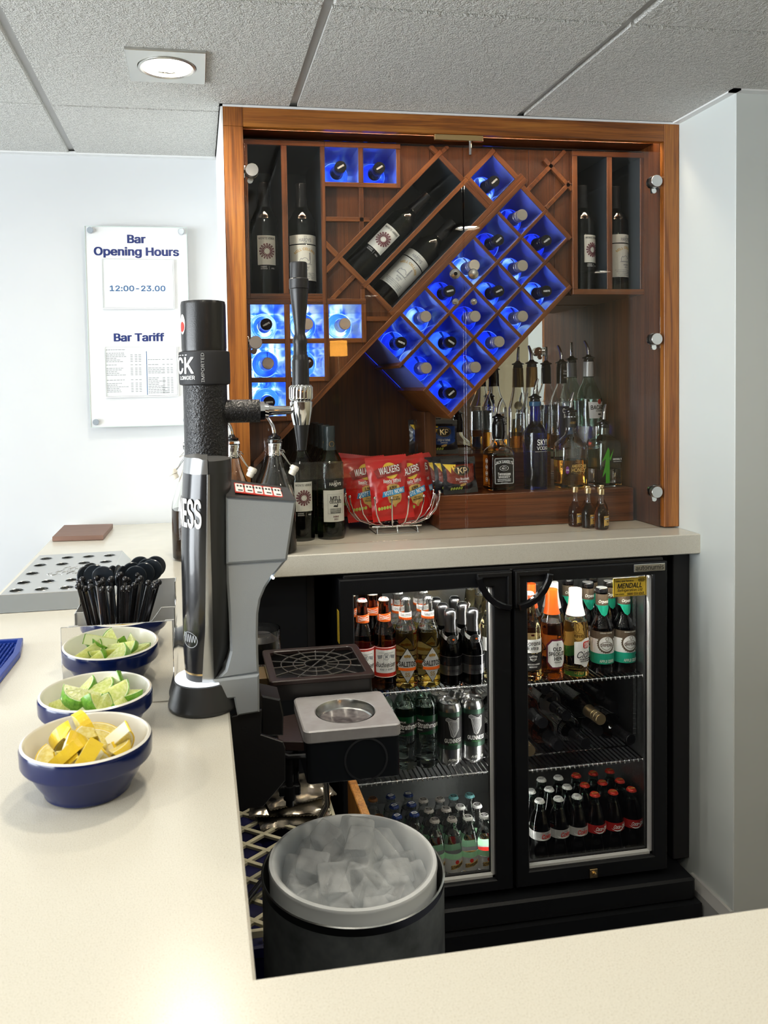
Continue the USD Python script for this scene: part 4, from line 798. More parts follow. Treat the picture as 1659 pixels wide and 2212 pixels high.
plain('crisp_red', srgb(206, 26, 22), 0.28, 0.0, 0.6, 0.3); plain('ribbon_red', srgb(150, 16, 18), 0.4); plain('banner_blue', srgb(52, 150, 205), 0.4); plain('lime_print', srgb(190, 205, 90), 0.5)
plain('nut_black', (0.012, 0.013, 0.018), 0.22, 0.0, 0.6, 0.3); plain('nut_blue', srgb(18, 62, 130), 0.35); plain('nut_maroon', srgb(120, 38, 18), 0.35)
# ------------------------------------------------------------------ wine in the rack and on the worktop
def capped_wine(nm, gl, cap, capm='HARDYS', ink='white'):
    p = k_wine(nm, gl, cap); part(p, 'cap_print', MB().add(*text_c(capm, .0048, True, .0002, w=.019), T=TR(0, 0, .302)), ink) if capm else None; return p
cell_black, cell_silver = capped_wine('rack_wine_black', 'clear_glass', 'black_gloss'), capped_wine('rack_wine_silver', 'clear_glass', 'cap_silver', None)
silver = {(0, 0), (1, 1), (0, 2), (2, 2), (1, 3), (2, 3), (0, 4), (2, 4), (1, 5)}
for kind, i, j, cx, cz in CELLS:
    s = (kind == 'd' and (i, j) in silver) or (kind == 's' and (i, j) in ((2, 0), (0, 1), (1, 0)))
    dz = -.0105 if kind == 'd' else -.0075
    if kind == 'd': w = ('single cell at the lattice peak' if i < 0 else '%s row down, %s cell along the lattice' % (ords[j], ords[i]))
    elif kind == 't': w = 'square top cell, %s one' % ('inner' if i == 0 else 'outer')
    else: w = 'square side cells, %s row, %s cell' % (ords[j], ords[i])
    x = cx + (0 if kind == 'd' else RNG.uniform(-.004, .004)); y = 2.1405 + RNG.uniform(-.002, .003)
    dup(cell_silver if s else cell_black, 'rack_wine_bottle', 'blue-lit wine bottle with %s cap, %s' % ('silver' if s else 'black', w), 'wine bottle', group='wine bottles in the blue-lit cells', mat4=lying(x, y, cz + dz, 0, 0) @ RZ(RNG.uniform(-.8, .8)))
def sunburst(r0, r1, n=16, w=.0012):
    m = []
    for k in range(n):
        a0, a1, a2 = (2 * PI * (k + t) / n for t in (-.5, 0, .5))
        P = lambda r, a: (r * math.cos(a), r * math.sin(a))
        m.append(LineString([P(r0, a0), P(r1, a1 - .06), P(r1, a1 + .06), P(r0, a2)]).buffer(w / 2, join_style=2, cap_style=2))
    return unary_union(m)
def arched(s, h, R, bold=True, a0=PI / 2, x=0, y=0, w=None):
    """lettering bent upwards along an arc of radius R"""
    v, f = text_c(s, h, bold, .0003, w=w); a = a0 - v[:, 0] / R; r = R + v[:, 1]
    return np.c_[r * np.cos(a) + x, r * np.sin(a) - R + y, v[:, 2]], f
def k_sun(nm, label_z=.118, R=.0370, neck=False):
    p = proto(nm); pr = smoothp(WB); filled(p, pr, .222, 'dark_green_glass', 'green_wine')
    lp(p, 'screw_cap', [(.0182, .236), (.0158, .255), (.0152, .270), (.0160, .271), (.0158, .300), (.0148, .302), (0, .302)], 'black_gloss')
    if neck: part(p, 'neck_emblem', art([up_(sm(sunburst(.003, .0065, 14, .0012)), .0004)], .0165, .249), 'label_silver')
    l = lab(p, sbox(-.026, -.039, .026, .039), R, label_z, 'cream_label')
    lett(l, [text_c('MONTE VERDE', .0055, False, .0003, 0, .031, .044)], R, label_z, 'ink_black'); lett(l, [sm(shift(sunburst(.0075, .0200, 16, .0018), 0, -.003))], R, label_z, 'maroon', name='emblem')
    part(p, 'small_print', art([up_(text_c('CABERNET', .0035, True, .0003, -.009, .002, .017), .0003), up_(text_c('SAUVIGNON', .0035, True, .0003, -.009, -.003, .018), .0003), up_(text_c('CHILE', .0035, True, .0003, .016, -.002, .010), .0003), up_(sm(sbox(.0045, -.006, .005, .004)), .0003)], R, label_z - .046), 'label_silver'); return p
def k_mill(nm, label_z=.100, R=.0370):
    p = proto(nm); pr = smoothp(WB); filled(p, pr, .222, 'dark_green_glass', 'green_wine')
    lp(p, 'screw_cap', [(.0182, .236), (.0158, .255), (.0152, .270), (.0160, .271), (.0158, .300), (.0148, .302), (0, .302)], 'black_gloss')
    h = lab(p, sbox(-.050, .036, .050, .060), R, label_z, 'cream_label', name='head_label'); lett(h, [text_c('HARDYS', .0090, True, .0003, 0, .046, .034), text_c('ESTD', .003, False, .0003, 0, .0545, .008), text_c('1853', .003, False, .0003, 0, .0385, .008)], R, label_z, 'ink_grey')
    l = lab(p, sbox(-.050, -.062, .050, .033), R, label_z, 'cream_label')
    lett(l, [arched('MILL CELLARS', .0065, .045, True, x=0, y=.022, w=.066)], R, label_z, 'tan_label')
    mill = unary_union([sbox(-.017, -.018, .012, -.008), disc(.009, -.002, -.010).intersection(sbox(-.02, -.012, .02, .02)), sbox(.010, -.016, .0135, .012), Polygon([(-.017, -.008), (-.012, -.002), (-.007, -.008)])])
    lett(l, [sm(mill.difference(mill.buffer(-.0013))), sm(sbox(-.020, -.0195, .018, -.0185)), text_c('SHIRAZ', .0042, True, .0003, 0, -.027, .019), text_c('2013', .0042, True, .0003, 0, -.034, .012)], R, label_z, 'ink_grey', name='drawing')
    for k, s in enumerate(('Sir James Hardy founder of the', 'first wine cellars in the old flour mill', 'now a place of fine wines', 'since the year 1853')): lett(l, [text_c(s, .0028, False, .0003, -.004 + .002 * k, -.042 - .0048 * k, .060 - .004 * k, .3)], R, label_z, 'ink_grey', name='small_print')
    return p
SUN, MILL, SUNC = k_sun('sun_wine'), k_mill('mill_wine'), k_sun('sun_wine_counter', .118, .0370, True)
gU = 'upright wine bottles in the dark compartments'
put(SUN, 'sunburst_wine_bottle', 'dark wine bottle with white sunburst label, upright by the outer frame', 'wine bottle', .190, 2.215, 1.7875, .10)
put(MILL, 'cellar_wine_bottle', 'dark wine bottle with cream mill label, upright beside the top blue cells', 'wine bottle', .2925, 2.215, 1.7875, .12)
put(SUN, 'sunburst_wine_bottle', 'dark wine bottle with white sunburst label, upright beside the lattice corner', 'wine bottle', 1.109, 2.215, 1.8015, .42)
put(MILL, 'cellar_wine_bottle', 'dark wine bottle with cream mill label, upright in the compartment by the hinge', 'wine bottle', 1.212, 2.215, 1.8015, .42)
def slot_bottle(u, v1, rot):
    """lies in a sloping slot: base at the slot's lower end, neck up the slope"""
    bx_, bz_ = uv(u, v1); d = np.array([-V[0], 0, -V[1]]); return frame((bx_, 2.212, bz_), d, np.cross((0, -1, 0), d) * -1) @ RZ(rot)
dup(SUN, 'sunburst_wine_bottle', 'dark wine bottle with sunburst label lying on the upper slope of the rack', 'wine bottle', mat4=slot_bottle(-.1705, .487, -.1))
dup(MILL, 'cellar_wine_bottle', 'dark wine bottle with cream mill label lying on the lower slope', 'wine bottle', mat4=slot_bottle(-.0675, .487, -.1))
# wine standing on the worktop inside the cabinet
def k_mill2():
    p = proto('mill_wine_counter'); pr = smoothp(WB); filled(p, pr, .205, 'dark_green_glass', 'green_wine')
    lp(p, 'screw_cap', [(.0182, .236), (.0158, .255), (.0152, .270), (.0160, .271), (.0158, .300), (.0148, .302), (0, .302)], 'dark_capsule'); part(p, 'neck_emblem', art([up_(sm(ring(.0062, .0075)), .0004)], .0160, .254), 'brass_print')
    h = lab(p, sbox(-.026, .041, .026, .060), .037, .100, 'black_gloss', name='head_label'); lett(h, [text_c('HARDYS', .0080, True, .0003, 0, .0485, .034), text_c('ESTD', .0028, False, .0003, 0, .056, .008), text_c('1853', .0028, False, .0003, 0, .0428, .008)], .037, .100, 'cream_label')
    l = lab(p, sbox(-.034, -.045, .034, .040), .037, .092, 'cream_label'); b = sbox(-.022, -.023, .022, .029)
    lett(l, [text_c('MILL', .0105, True, .0003, 0, .018, .030), text_c('CELLARS', .0072, True, .0003, 0, .0085, .034), sm(Polygon([(-.008, -.004), (.005, -.006), (.006, .004), (.004, .004), (.003, -.001), (-.004, 0)])), text_c('WINE OF AUSTRALIA', .003, True, .0003, 0, -.0205, .030)] + [text_c('in the mill town where the old', .0020, False, .0003, 0, -.0095 - .0026 * k, .032) for k in range(4)], .037, .092, 'ink_black')
    lett(l, [sm(b.difference(b.buffer(-.0004)))], .037, .092, 'ink_grey', name='border'); lett(l, [text_c('SHIRAZ', .0042, True, .0003, 0, -.031, .016), text_c('2012', .0042, True, .0003, 0, -.038, .011)], .037, .092, 'maroon', name='vintage'); return p
MILL2 = k_mill2()
for k, y in enumerate((2.160, 2.238, 2.316, 2.394)):
    put(SUNC, 'sunburst_wine_bottle', 'dark wine bottle with sunburst label standing on the worktop, %s in its file' % ords[k], 'wine bottle', .268 - .004 * k, y, CT + .001, .13 + RNG.uniform(-.1, .1), 'sunburst wine bottles on the worktop')
    put(MILL2, 'cellar_wine_bottle', 'wine bottle with tall cream cellar label on the worktop, %s in its file' % ords[k], 'wine bottle', .350 - .003 * k, y + .004, CT + .001, .16 + RNG.uniform(-.1, .1), 'cellar wine bottles on the worktop')
# ------------------------------------------------------------------ spirits
def loft(levels, n=40):
    """solid through superellipse sections (z, rx, ry, exponent)"""
    a = np.arange(n) * 2 * PI / n; c, s = np.cos(a), np.sin(a); V_ = []; F = []
    for z, rx, ry, e in levels:
        V_.append(np.c_[rx * np.sign(c) * np.abs(c) ** (2 / e), ry * np.sign(s) * np.abs(s) ** (2 / e), np.full(n, z)])
    m = MB(); L = len(levels)
    for k in range(L - 1):
        for j in range(n): F.append((k * n + j, k * n + (j + 1) % n, (k + 1) * n + (j + 1) % n, (k + 1) * n + j))
    m.add(np.vstack(V_), F)
    for k, sgn in ((0, -1), (L - 1, 1)):
        ringv = np.vstack([V_[k], [(0, 0, levels[k][0])]]); m.add(ringv, [(n, j, (j + 1) % n) if sgn > 0 else (n, (j + 1) % n, j) for j in range(n)])
    return m
def lv_at(L, z):
    A = np.array(L); return tuple([z] + [float(np.interp(z, A[:, 0], A[:, k])) for k in (1, 2, 3)])
def lfilled(path, L, fill, liq, gl, wall=.002):
    lo = [l for l in L if l[0] < fill - 1e-4] + [lv_at(L, fill)]; up = [lv_at(L, fill + .0003)] + [l for l in L if l[0] > fill + 1e-3]
    part(path, 'filled_body', loft(lo), liq, 35)
    o = loft(up).get(); i = loft([(z, max(rx - wall, .002), max(ry - wall, .002), e) for z, rx, ry, e in up]).get(); i.invert()
    part(path, 'glass_neck', MB().mesh(o).mesh(i), gl, 35)
def pourer(path, z, r=.0155, yaw=0.0, lean=.25):
    b = part(path, 'pourer', MB().lathe([(0, z - .002), (r * .9, z - .002), (r, z + .004), (r * .92, z + .010), (r * 1.28, z + .012), (r * 1.28, z + .0145), (r * .6, z + .019), (.0058, z + .024), (0, z + .024)], 24), 'black_gloss', 40)
    dx, dy = math.cos(yaw), math.sin(yaw)
    pts = [(dx * t, dy * t, z + h) for t, h in ((0, .020), (.001, .032), (.003, .044), (.008, .056), (.015, .067))]
    part(b, 'spout', MB().tube(pts, [.0052, .0050, .0047, .0044, .0038], 10), 'chrome', 50)
def spirit_thing(name, label, x, y, z, rz=0.0, cat='spirit bottle'): return thing(name, label, cat, (x, y, z + .0008), rz)
def panel_y(path, name, items, y, zc, mat, x0=0.0):
    """flat lettering or a label on the flat front of a square bottle"""
    m = MB()
    for i in items: m.add(i[0], i[1], T=flat_xz(x0, y, zc))
    return part(path, name, m, mat)
# square whiskey bottle with black label
t = spirit_thing('whiskey_bottle', 'square whiskey bottle with black label, beside the tall blue bottle', .868, 2.262, S1, .05)
L = [(0, .034, .034, 5), (.003, .0375, .0375, 7), (.105, .0375, .0375, 7), (.112, .0375, .0375, 6), (.122, .033, .033, 3.5), (.132, .022, .022, 2.4), (.140, .0165, .0165, 2), (.150, .0150, .0150, 2), (.164, .0165, .0165, 2), (.188, .0160, .0160, 2), (.200, .0140, .0140, 2)]
lfilled(t, L, .103, 'whisky_dark', 'clear_glass'); lp(t, 'neck_sleeve', [(.0164, .150), (.0182, .160), (.0180, .190), (.0152, .201)], 'black_gloss'); pourer(t, .200, .0145, .3)
q = rrect(-.031, .020, .031, .098, .006); lb = panel_y(t, 'label', [shape_mesh(q, .0004)], -.0378, 0, 'ink_black')
b_ = q.buffer(-.0018); it = [shape_mesh(b_.difference(b_.buffer(-.0007)), .0003), shape_mesh(b_.buffer(-.0013).difference(b_.buffer(-.0017)), .0003), text_c('No.7', .0060, True, .0003, 0, .0665, .014), shape_mesh(affinity.scale(ring(.0085, .0093), 1.5, .85, origin=(0, 0)).buffer(0) if False else affinity.translate(affinity.scale(ring(.0085, .0093), 1.5, .85, origin=(0, 0)), 0, .067), .0003), text_c('OLD', .0026, True, .0003, 0, .0718, .006), text_c('Tennessee', .0080, True, .0003, 0, .0505, .040), text_c('WHISKEY', .0062, True, .0003, 0, .0415, .036), text_c('DISTILLED AND BOTTLED BY', .0028, True, .0003, 0, .0345, .042), text_c('DISTILLERY LYNCHBURG', .0028, True, .0003, 0, .030, .040), text_c('40% vol 70 cl', .0026, False, .0003, 0, .0245, .020)]
v, f = text_c("JACK DANIEL'S", .0082, True, .0003, 0, 0, .054); v[:, 1] += .086 - v[:, 0] ** 2 * 6.5; it.append((v, f))
panel_y(lb, 'lettering', it, -.0382, 0, 'white')
sd = MB(); q2 = rrect(-.012, .022, .012, .096, .004)
for i in [shape_mesh(disc(.0075, 0, .032 + .018 * k).difference(disc(.0062, 0, .032 + .018 * k)), .0003) for k in range(4)] + [text_c('No7', .006, True, .0003, 0, .032 + .018 * k, .011) for k in range(4)]:
    T_ = np.eye(4); T_[:3, :3] = np.array([[0, 0, -1], [-1, 0, 0], [0, 1, 0]], float); T_[:3, 3] = (-.0379, 0, 0); sd.add(i[0], i[1], T=T_)
part(t, 'side_print', sd, 'white')
# blue vodka
t = spirit_thing('blue_vodka_bottle', 'tall cobalt blue vodka bottle on the lower step', .982, 2.262, S1, .35)
pr = smoothp([(.030, 0), (.0335, .004), (.0340, .012), (.0340, .150), (.0325, .166), (.0240, .182), (.0160, .194), (.0148, .215), (.0146, .252)])
lp(t, 'glass_body', solid(pr), 'blue_glass'); lp(t, 'neck_ring', [(.0150, .243), (.0172, .244), (.0172, .256), (.0150, .257)], 'blue_sleeve'); pourer(t, .256, .0145, .2)
part(t, 'lettering', art([up_(text_c('SKYY', .0165, True, .0004, 0, 0, .040), .0004), up_(text_c('VODKA', .0105, False, .0004, 0, -.017, .042), .0004), up_(sm(sbox(-.026, -.0275, .026, -.0268)), .0004)], .0340, .138), 'white')
# honey liqueur
t = spirit_thing('honey_liqueur_bottle', 'broad flat-sided bottle of honey bourbon, half full', 1.092, 2.258, S1, .12)
L = [(0, .041, .030, 4), (.004, .045, .034, 4.5), (.120, .046, .035, 4.5), (.132, .043, .033, 3.6), (.145, .030, .026, 2.6), (.156, .0190, .0185, 2), (.170, .0150, .0150, 2), (.200, .0145, .0145, 2), (.214, .0150, .0150, 2)]
lfilled(t, L, .082, 'whisky', 'clear_glass'); lp(t, 'neck_label', [(.0152, .178), (.0154, .206), (.0150, .207)], 'ink_black'); part(t, 'neck_print', art([up_(text_c('HONEY', .007, True, .0003, 0, 0, .020, .4), .0003)], .0154, .192), 'brass_print'); pourer(t, .213, .0150, .4)
panel_y(t, 'lettering', [text_c('AMERICAN', .0080, True, .0004, 0, .066, .047), text_c('HONEY', .0120, True, .0004, 0, .054, .048)], -.0353, 0, 'tan_label', .004)
panel_y(t, 'small_print', [text_c('WILD', .0035, False, .0003, 0, .083, .010), text_c('TURKEY', .0035, False, .0003, 0, .077, .013), text_c('bourbon liqueur', .003, False, .0003, 0, .044, .026)], -.0353, 0, 'brass_print', .0)
pb = panel_y(t, 'strength_badge', [shape_mesh(affinity.scale(disc(.008), .75, 1.4, origin=(0, 0)), .0004)], -.0353, .055, 'purple', -.034)
panel_y(pb, 'badge_print', [text_c('35%', .0045, True, .0003, 0, 0, .009)], -.0358, .055, 'white', -.034)
# gin
t = spirit_thing('gin_bottle', 'clear square-shouldered gin bottle with green leaf print', 1.200, 2.262, S1, .18)
L = [(0, .037, .037, 4), (.004, .0405, .0405, 5), (.128, .041, .041, 5), (.136, .039, .039, 4), (.144, .028, .028, 2.6), (.154, .0165, .0165, 2), (.176, .0150, .0150, 2)]
lfilled(t, L, .052, 'spirit', 'gin_tint'); pourer(t, .175, .0150, .5)
g = unary_union([Polygon([(-.006, .012), (.008, .012), (.008, .108), (.003, .118), (-.006, .100)]), Polygon([(-.018, .030), (-.006, .045), (-.006, .075)]), Polygon([(.008, .085), (.022, .112), (.012, .078)]), Polygon([(-.020, .075), (-.006, .100), (-.006, .085)])])
panel_y(t, 'leaf_print', [shape_mesh(g, .0004)], -.0413, 0, 'leaf_green', -.020)
pb = panel_y(t, 'label', [shape_mesh(sbox(-.018, -.009, .018, .009), .0004)], -.0413, .080, 'ink_black', .015); panel_y(pb, 'lettering', [text_c("GREENALL'S", .0052, True, .0003, 0, .002, .031), text_c('ORIGINAL LONDON DRY GIN', .0018, False, .0003, 0, -.005, .028)], -.0418, .080, 'white', .015)
# upper step
t = spirit_thing('blended_whisky_bottle', 'clear whisky bottle with cream label on the upper step', .905, 2.393, S2, .38)
pr = smoothp([(.034, 0), (.0375, .004), (.0378, .015), (.0378, .120), (.0360, .140), (.0240, .168), (.0175, .190), (.0150, .225), (.0148, .240)]); filled(t, pr, .060, 'whisky', 'clear_glass')
lp(t, 'neck_sleeve', [(.0158, .200), (.0156, .238), (.015, .240)], 'black_gloss'); pourer(t, .239, .0148, 2.6)
l = lab(t, sbox(-.036, -.048, .036, .036), .0378, .085, 'cream_label'); lett(l, [text_c("BELL'S", .0155, True, .0003, 0, .012, .056), text_c('BLENDED SCOTCH WHISKY', .0036, True, .0003, 0, -.001, .050), text_c('original', .006, False, .0003, 0, -.024, .024, .3)], .0378, .085, 'ink_black'); lett(l, [sm(star(6, .003, .0065, 0, .027)), sm(disc(.006, 0, -.013))], .0378, .085, 'brass_print', name='crest')
t = spirit_thing('gold_capsule_bottle', 'slender clear bottle with bronze neck sleeve on the upper step', 1.030, 2.395, S2, .4)
pr = smoothp([(.028, 0), (.031, .004), (.031, .110), (.0290, .135), (.0225, .165), (.0180, .195), (.0165, .235), (.0160, .258)]); filled(t, pr, .050, 'whisky_dark', 'clear_glass')
lp(t, 'neck_sleeve', [(.0186, .195), (.0172, .236), (.0168, .257), (.015, .258)], 'bronze_capsule'); pourer(t, .257, .0155, 1.4); s_ = part(t, 'seal', art([up_(sm(disc(.014)), .0005)], .0290, .135), 'gold_cap'); part(s_, 'seal_print', art([up_(sm(ring(.010, .011)), .0010), up_(text_c('D', .008, True, .0003), .0010)], .0290, .135), 'ink_black')
lab(t, sbox(-.022, -.030, .022, .026), .0310, .065, 'brass_print')
t = spirit_thing('spiced_rum_bottle', 'clear rum bottle with dark blue label on the upper step', 1.128, 2.393, S2, .42)
pr = smoothp([(.034, 0), (.0375, .004), (.0378, .012), (.0378, .130), (.0355, .152), (.0250, .178), (.0170, .200), (.0150, .225), (.0148, .258)]); filled(t, pr, .045, 'whisky_dark', 'clear_glass')
lp(t, 'neck_sleeve', [(.0160, .205), (.0156, .256), (.015, .258)], 'black_gloss'); part(t, 'neck_print', art([up_(text_c('Captain', .0055, True, .0003, 0, .008, .017), .0004), up_(text_c('Morgan', .0055, True, .0003, 0, 0, .017), .0004), up_(text_c('RUM', .004, True, .0003, 0, -.012, .012), .0004)], .0160, .236), 'label_silver'); pourer(t, .257, .0148, 1.5)
l = lab(t, sbox(-.040, -.045, .040, .050), .0378, .085, 'night_blue')
lett(l, [text_c('Captain', .0130, True, .0003, -.010, .036, .040), text_c('Morgan', .0130, True, .0003, -.006, .020, .040)], .0378, .085, 'cream_label'); part(l, 'sea_picture', art([up_(sm(Polygon([(-.022, -.036), (.020, -.036), (.022, -.010), (.004, .006), (-.012, -.004)])), .0006)], .0378, .085), 'ink_blue')
t = spirit_thing('white_rum_bottle', 'clear white rum bottle with white label on the upper step', 1.218, 2.392, S2, .45)
pr = smoothp([(.036, 0), (.0400, .004), (.0402, .012), (.0402, .140), (.0385, .160), (.0280, .190), (.0180, .212), (.0155, .235), (.0150, .272)]); filled(t, pr, .070, 'spirit', 'gin_tint')
lp(t, 'neck_sleeve', [(.0166, .226), (.0160, .268), (.0152, .272)], 'label_silver'); part(t, 'neck_line', art([up_(sm(sbox(-.05, -.001, .05, .001)), .0006)], .0164, .224), 'ink_black'); pourer(t, .271, .0150, 1.6)
l = lab(t, Polygon([(-.035, -.030), (-.002, -.030), (.004, -.026), (.035, -.030), (.038, .022), (.012, .020), (.004, .024), (-.004, .020), (-.038, .022)]), .0402, .125, 'white'); lett(l, [text_c('BACARDI', .0125, True, .0003, .0, .004, .062), text_c('SUPERIOR', .0042, False, .0003, 0, -.007, .030), sm(Polygon([(-.008, -.018), (-.003, -.014), (0, -.017), (.003, -.014), (.008, -.018), (.003, -.020), (-.003, -.020)]))], .0402, .125, 'ink_black'); part(l, 'bat_roundel', art([up_(sm(disc(.008, .0, .022)), .0006)], .0402, .125), 'label_red')
# miniatures of cognac standing on the worktop
pm = proto('cognac_miniature'); pr = smoothp([(.0165, 0), (.0188, .003), (.0192, .010), (.0190, .038), (.0165, .052), (.0110, .064), (.0074, .074), (.0068, .098)])
filled(pm, pr, .070, 'whisky_dark', 'clear_glass', n=24); lp(pm, 'cap', [(0, .0965), (.0088, .0965), (.0090, .110), (.0084, .1115), (0, .1115)], 'gold_cap', 20); l = lab(pm, sbox(-.011, -.016, .011, .014), .0192, .024, 'tan_label')
part(l, 'name_band', art([up_(sm(sbox(-.010, .004, .010, .0095)), .0006)], .0192, .024), 'night_blue'); lett(l, [text_c('MARTELL', .0035, True, .0003, 0, .0067, .017)], .0192, .024, 'white', lift=.0011); lett(l, [text_c('VS', .004, True, .0003, 0, -.002, .005), sm(sbox(-.010, -.0155, .010, -.0125))], .0192, .024, 'night_blue', name='small_print')
for x, y, w in ((1.052, 2.150, 'front of the file towards the doors gap'), (1.075, 2.118, 'middle of the front file'), (1.0985, 2.086, 'front corner by the hinge side'), (1.093, 2.158, 'behind the middle one'), (1.118, 2.128, 'behind the front corner one'), (1.140, 2.165, 'last, close to the step')): put(pm, 'cognac_miniature', 'tiny cognac bottle with gold cap, ' + w, 'miniature bottle', x, y, CT + .001, .45 + RNG.uniform(-.1, .1), 'cognac miniatures on the worktop')
# swing-top bottles with pourers in front of the cabinet
def k_swing(nm, liq):
    p = proto(nm); pr = smoothp([(.044, 0), (.0485, .004), (.0500, .015), (.0500, .105), (.0480, .135), (.0380, .170), (.0250, .205), (.0175, .235), (.0155, .255), (.0150, .268)])
    filled(p, pr, .120, liq, 'clear_glass', .0025, 36); lp(p, 'lip', [(.0150, .262), (.0185, .264), (.0192, .272), (.0185, .280), (.0150, .282), (.013, .282)], 'clear_glass')
    lp(p, 'collar', [(.0162, .238), (.0172, .242), (.0176, .270), (.0165, .272)], 'chrome')
    w = MB(); w.tube([(.0180 * math.cos(a), .0180 * math.sin(a), .246) for a in np.linspace(0, 2 * PI, 20)[:-1]], .0012, 6, True)
    w.tube([(.017, -.008, .250), (.024, -.010, .240), (.034, -.008, .222), (.046, -.002, .206)], .0011, 6).tube([(.012, -.016, .252), (.022, -.016, .238), (.034, -.012, .220), (.046, -.004, .204)], .0011, 6).tube([(.017, .006, .250), (.026, .008, .246), (.022, -.012, .254), (.014, -.014, .256)], .0011, 6)
    part(p, 'wire_bail', w, 'chrome', 60); s = part(p, 'stopper', MB().lathe([(0, 0), (.0085, 0), (.0095, .003), (.0095, .012), (.0115, .013), (.0115, .021), (.009, .024), (0, .024)], 22, frame((.040, -.004, .192), (.45, 0, .9))), 'ceramic', 40)
    pb = part(p, 'pourer', MB().lathe([(0, .279), (.0135, .279), (.0160, .283), (.0158, .287), (.008, .291), (.0058, .296), (0, .296)], 22), 'black_gloss', 40); part(pb, 'spout', MB().tube([(0, 0, .290), (-.001, 0, .302), (-.004, 0, .314), (-.010, 0, .326), (-.018, 0, .338)], [.0056, .0054, .0050, .0046, .0040], 10), 'chrome', 50)
    return p
SW = k_swing('swing_bottle', 'syrup')
put(SW, 'swing_top_bottle', 'bulbous swing-top syrup bottle with chrome pourer in front of the wine', 'syrup bottle', .187, 2.008, CT + .001, -.1)
put(SW, 'swing_top_bottle', 'swing-top syrup bottle half hidden behind the stout tap', 'syrup bottle', .082, 1.995, CT + .001, -.1)
put(SW, 'swing_top_bottle', 'swing-top bottle of dark syrup beside the tap, against the white wall', 'syrup bottle', -.017, 1.985, CT + .001, 2.9)
# ------------------------------------------------------------------ crisps in a wire basket and nuts
def bag_depth(w, h, t, seed):
    def d(x, y):
        u, v = np.clip(np.abs(2 * x / w), 0, 1), np.clip(np.abs(2 * y / (h - .02)), 0, 1)
        p = np.stack([x * 42 + seed * 7, y * 42, 0 * x + seed], -1)
        return t * (1 - u ** 2.2) ** .8 * (1 - v ** 2.6) ** .8 + (meshkit.fbm(p, 3, seed) - .5) * .012 * (1 - u ** 6) * (1 - v ** 8)
    return d
def bag(path, w, h, t, seed, mat):
    d = bag_depth(w, h, t, seed); nx, ny = 26, 34
    X, Y = np.meshgrid(np.linspace(-w / 2, w / 2, nx), np.linspace(-h / 2, h / 2, ny)); pin = 1 - .07 * np.cos(Y / h * PI) ** 2
    Z = np.maximum(d(X, Y), .0006); m = MB(); i = np.arange(nx * ny).reshape(ny, nx)
    q = np.stack([i[:-1, :-1], i[:-1, 1:], i[1:, 1:], i[1:, :-1]], -1).reshape(-1, 4)
    m.add(np.c_[(X * pin).ravel(), Y.ravel(), Z.ravel()], q); m.add(np.c_[(X * pin).ravel(), Y.ravel(), -Z.ravel() * .8], q[:, ::-1])
    b = part(path, 'packet', m, mat, True)
    for s in (-1, 1):
        xs_ = np.linspace(-w / 2 * .995, w / 2 * .995, 41); zz = [(x, s * (h / 2 + (.002 if k % 2 else 0))) for k, x in enumerate(xs_)]
        part(path, 'crimped_edge', MB().prism(Polygon(zz + [(w / 2 * .995, s * (h / 2 - .013)), (-w / 2 * .995, s * (h / 2 - .013))]).buffer(0), -.0012, .0012), mat)
    def drape(items, lift):
        mm = MB()
        for v, f in items:
            v, f = trimesh.remesh.subdivide_to_size(v, f, .007) if len(f) < 4000 else (v, f)
            z = np.maximum(d(v[:, 0], v[:, 1]), .0006); k = 1 - .07 * np.cos(v[:, 1] / h * PI) ** 2
            mm.add(np.c_[v[:, 0] * k, v[:, 1], z + v[:, 2] + lift], f)
        return mm
    return b, drape
def fl(poly): return shape_mesh(poly, .0003)
def place_bag(x, y, z, yaw, tilt, roll=0.0):
    """z is the foot of the bag"""
    return TR(x, y, z) @ RZ(yaw) @ RX(tilt) @ RY(roll) @ XZ(0)
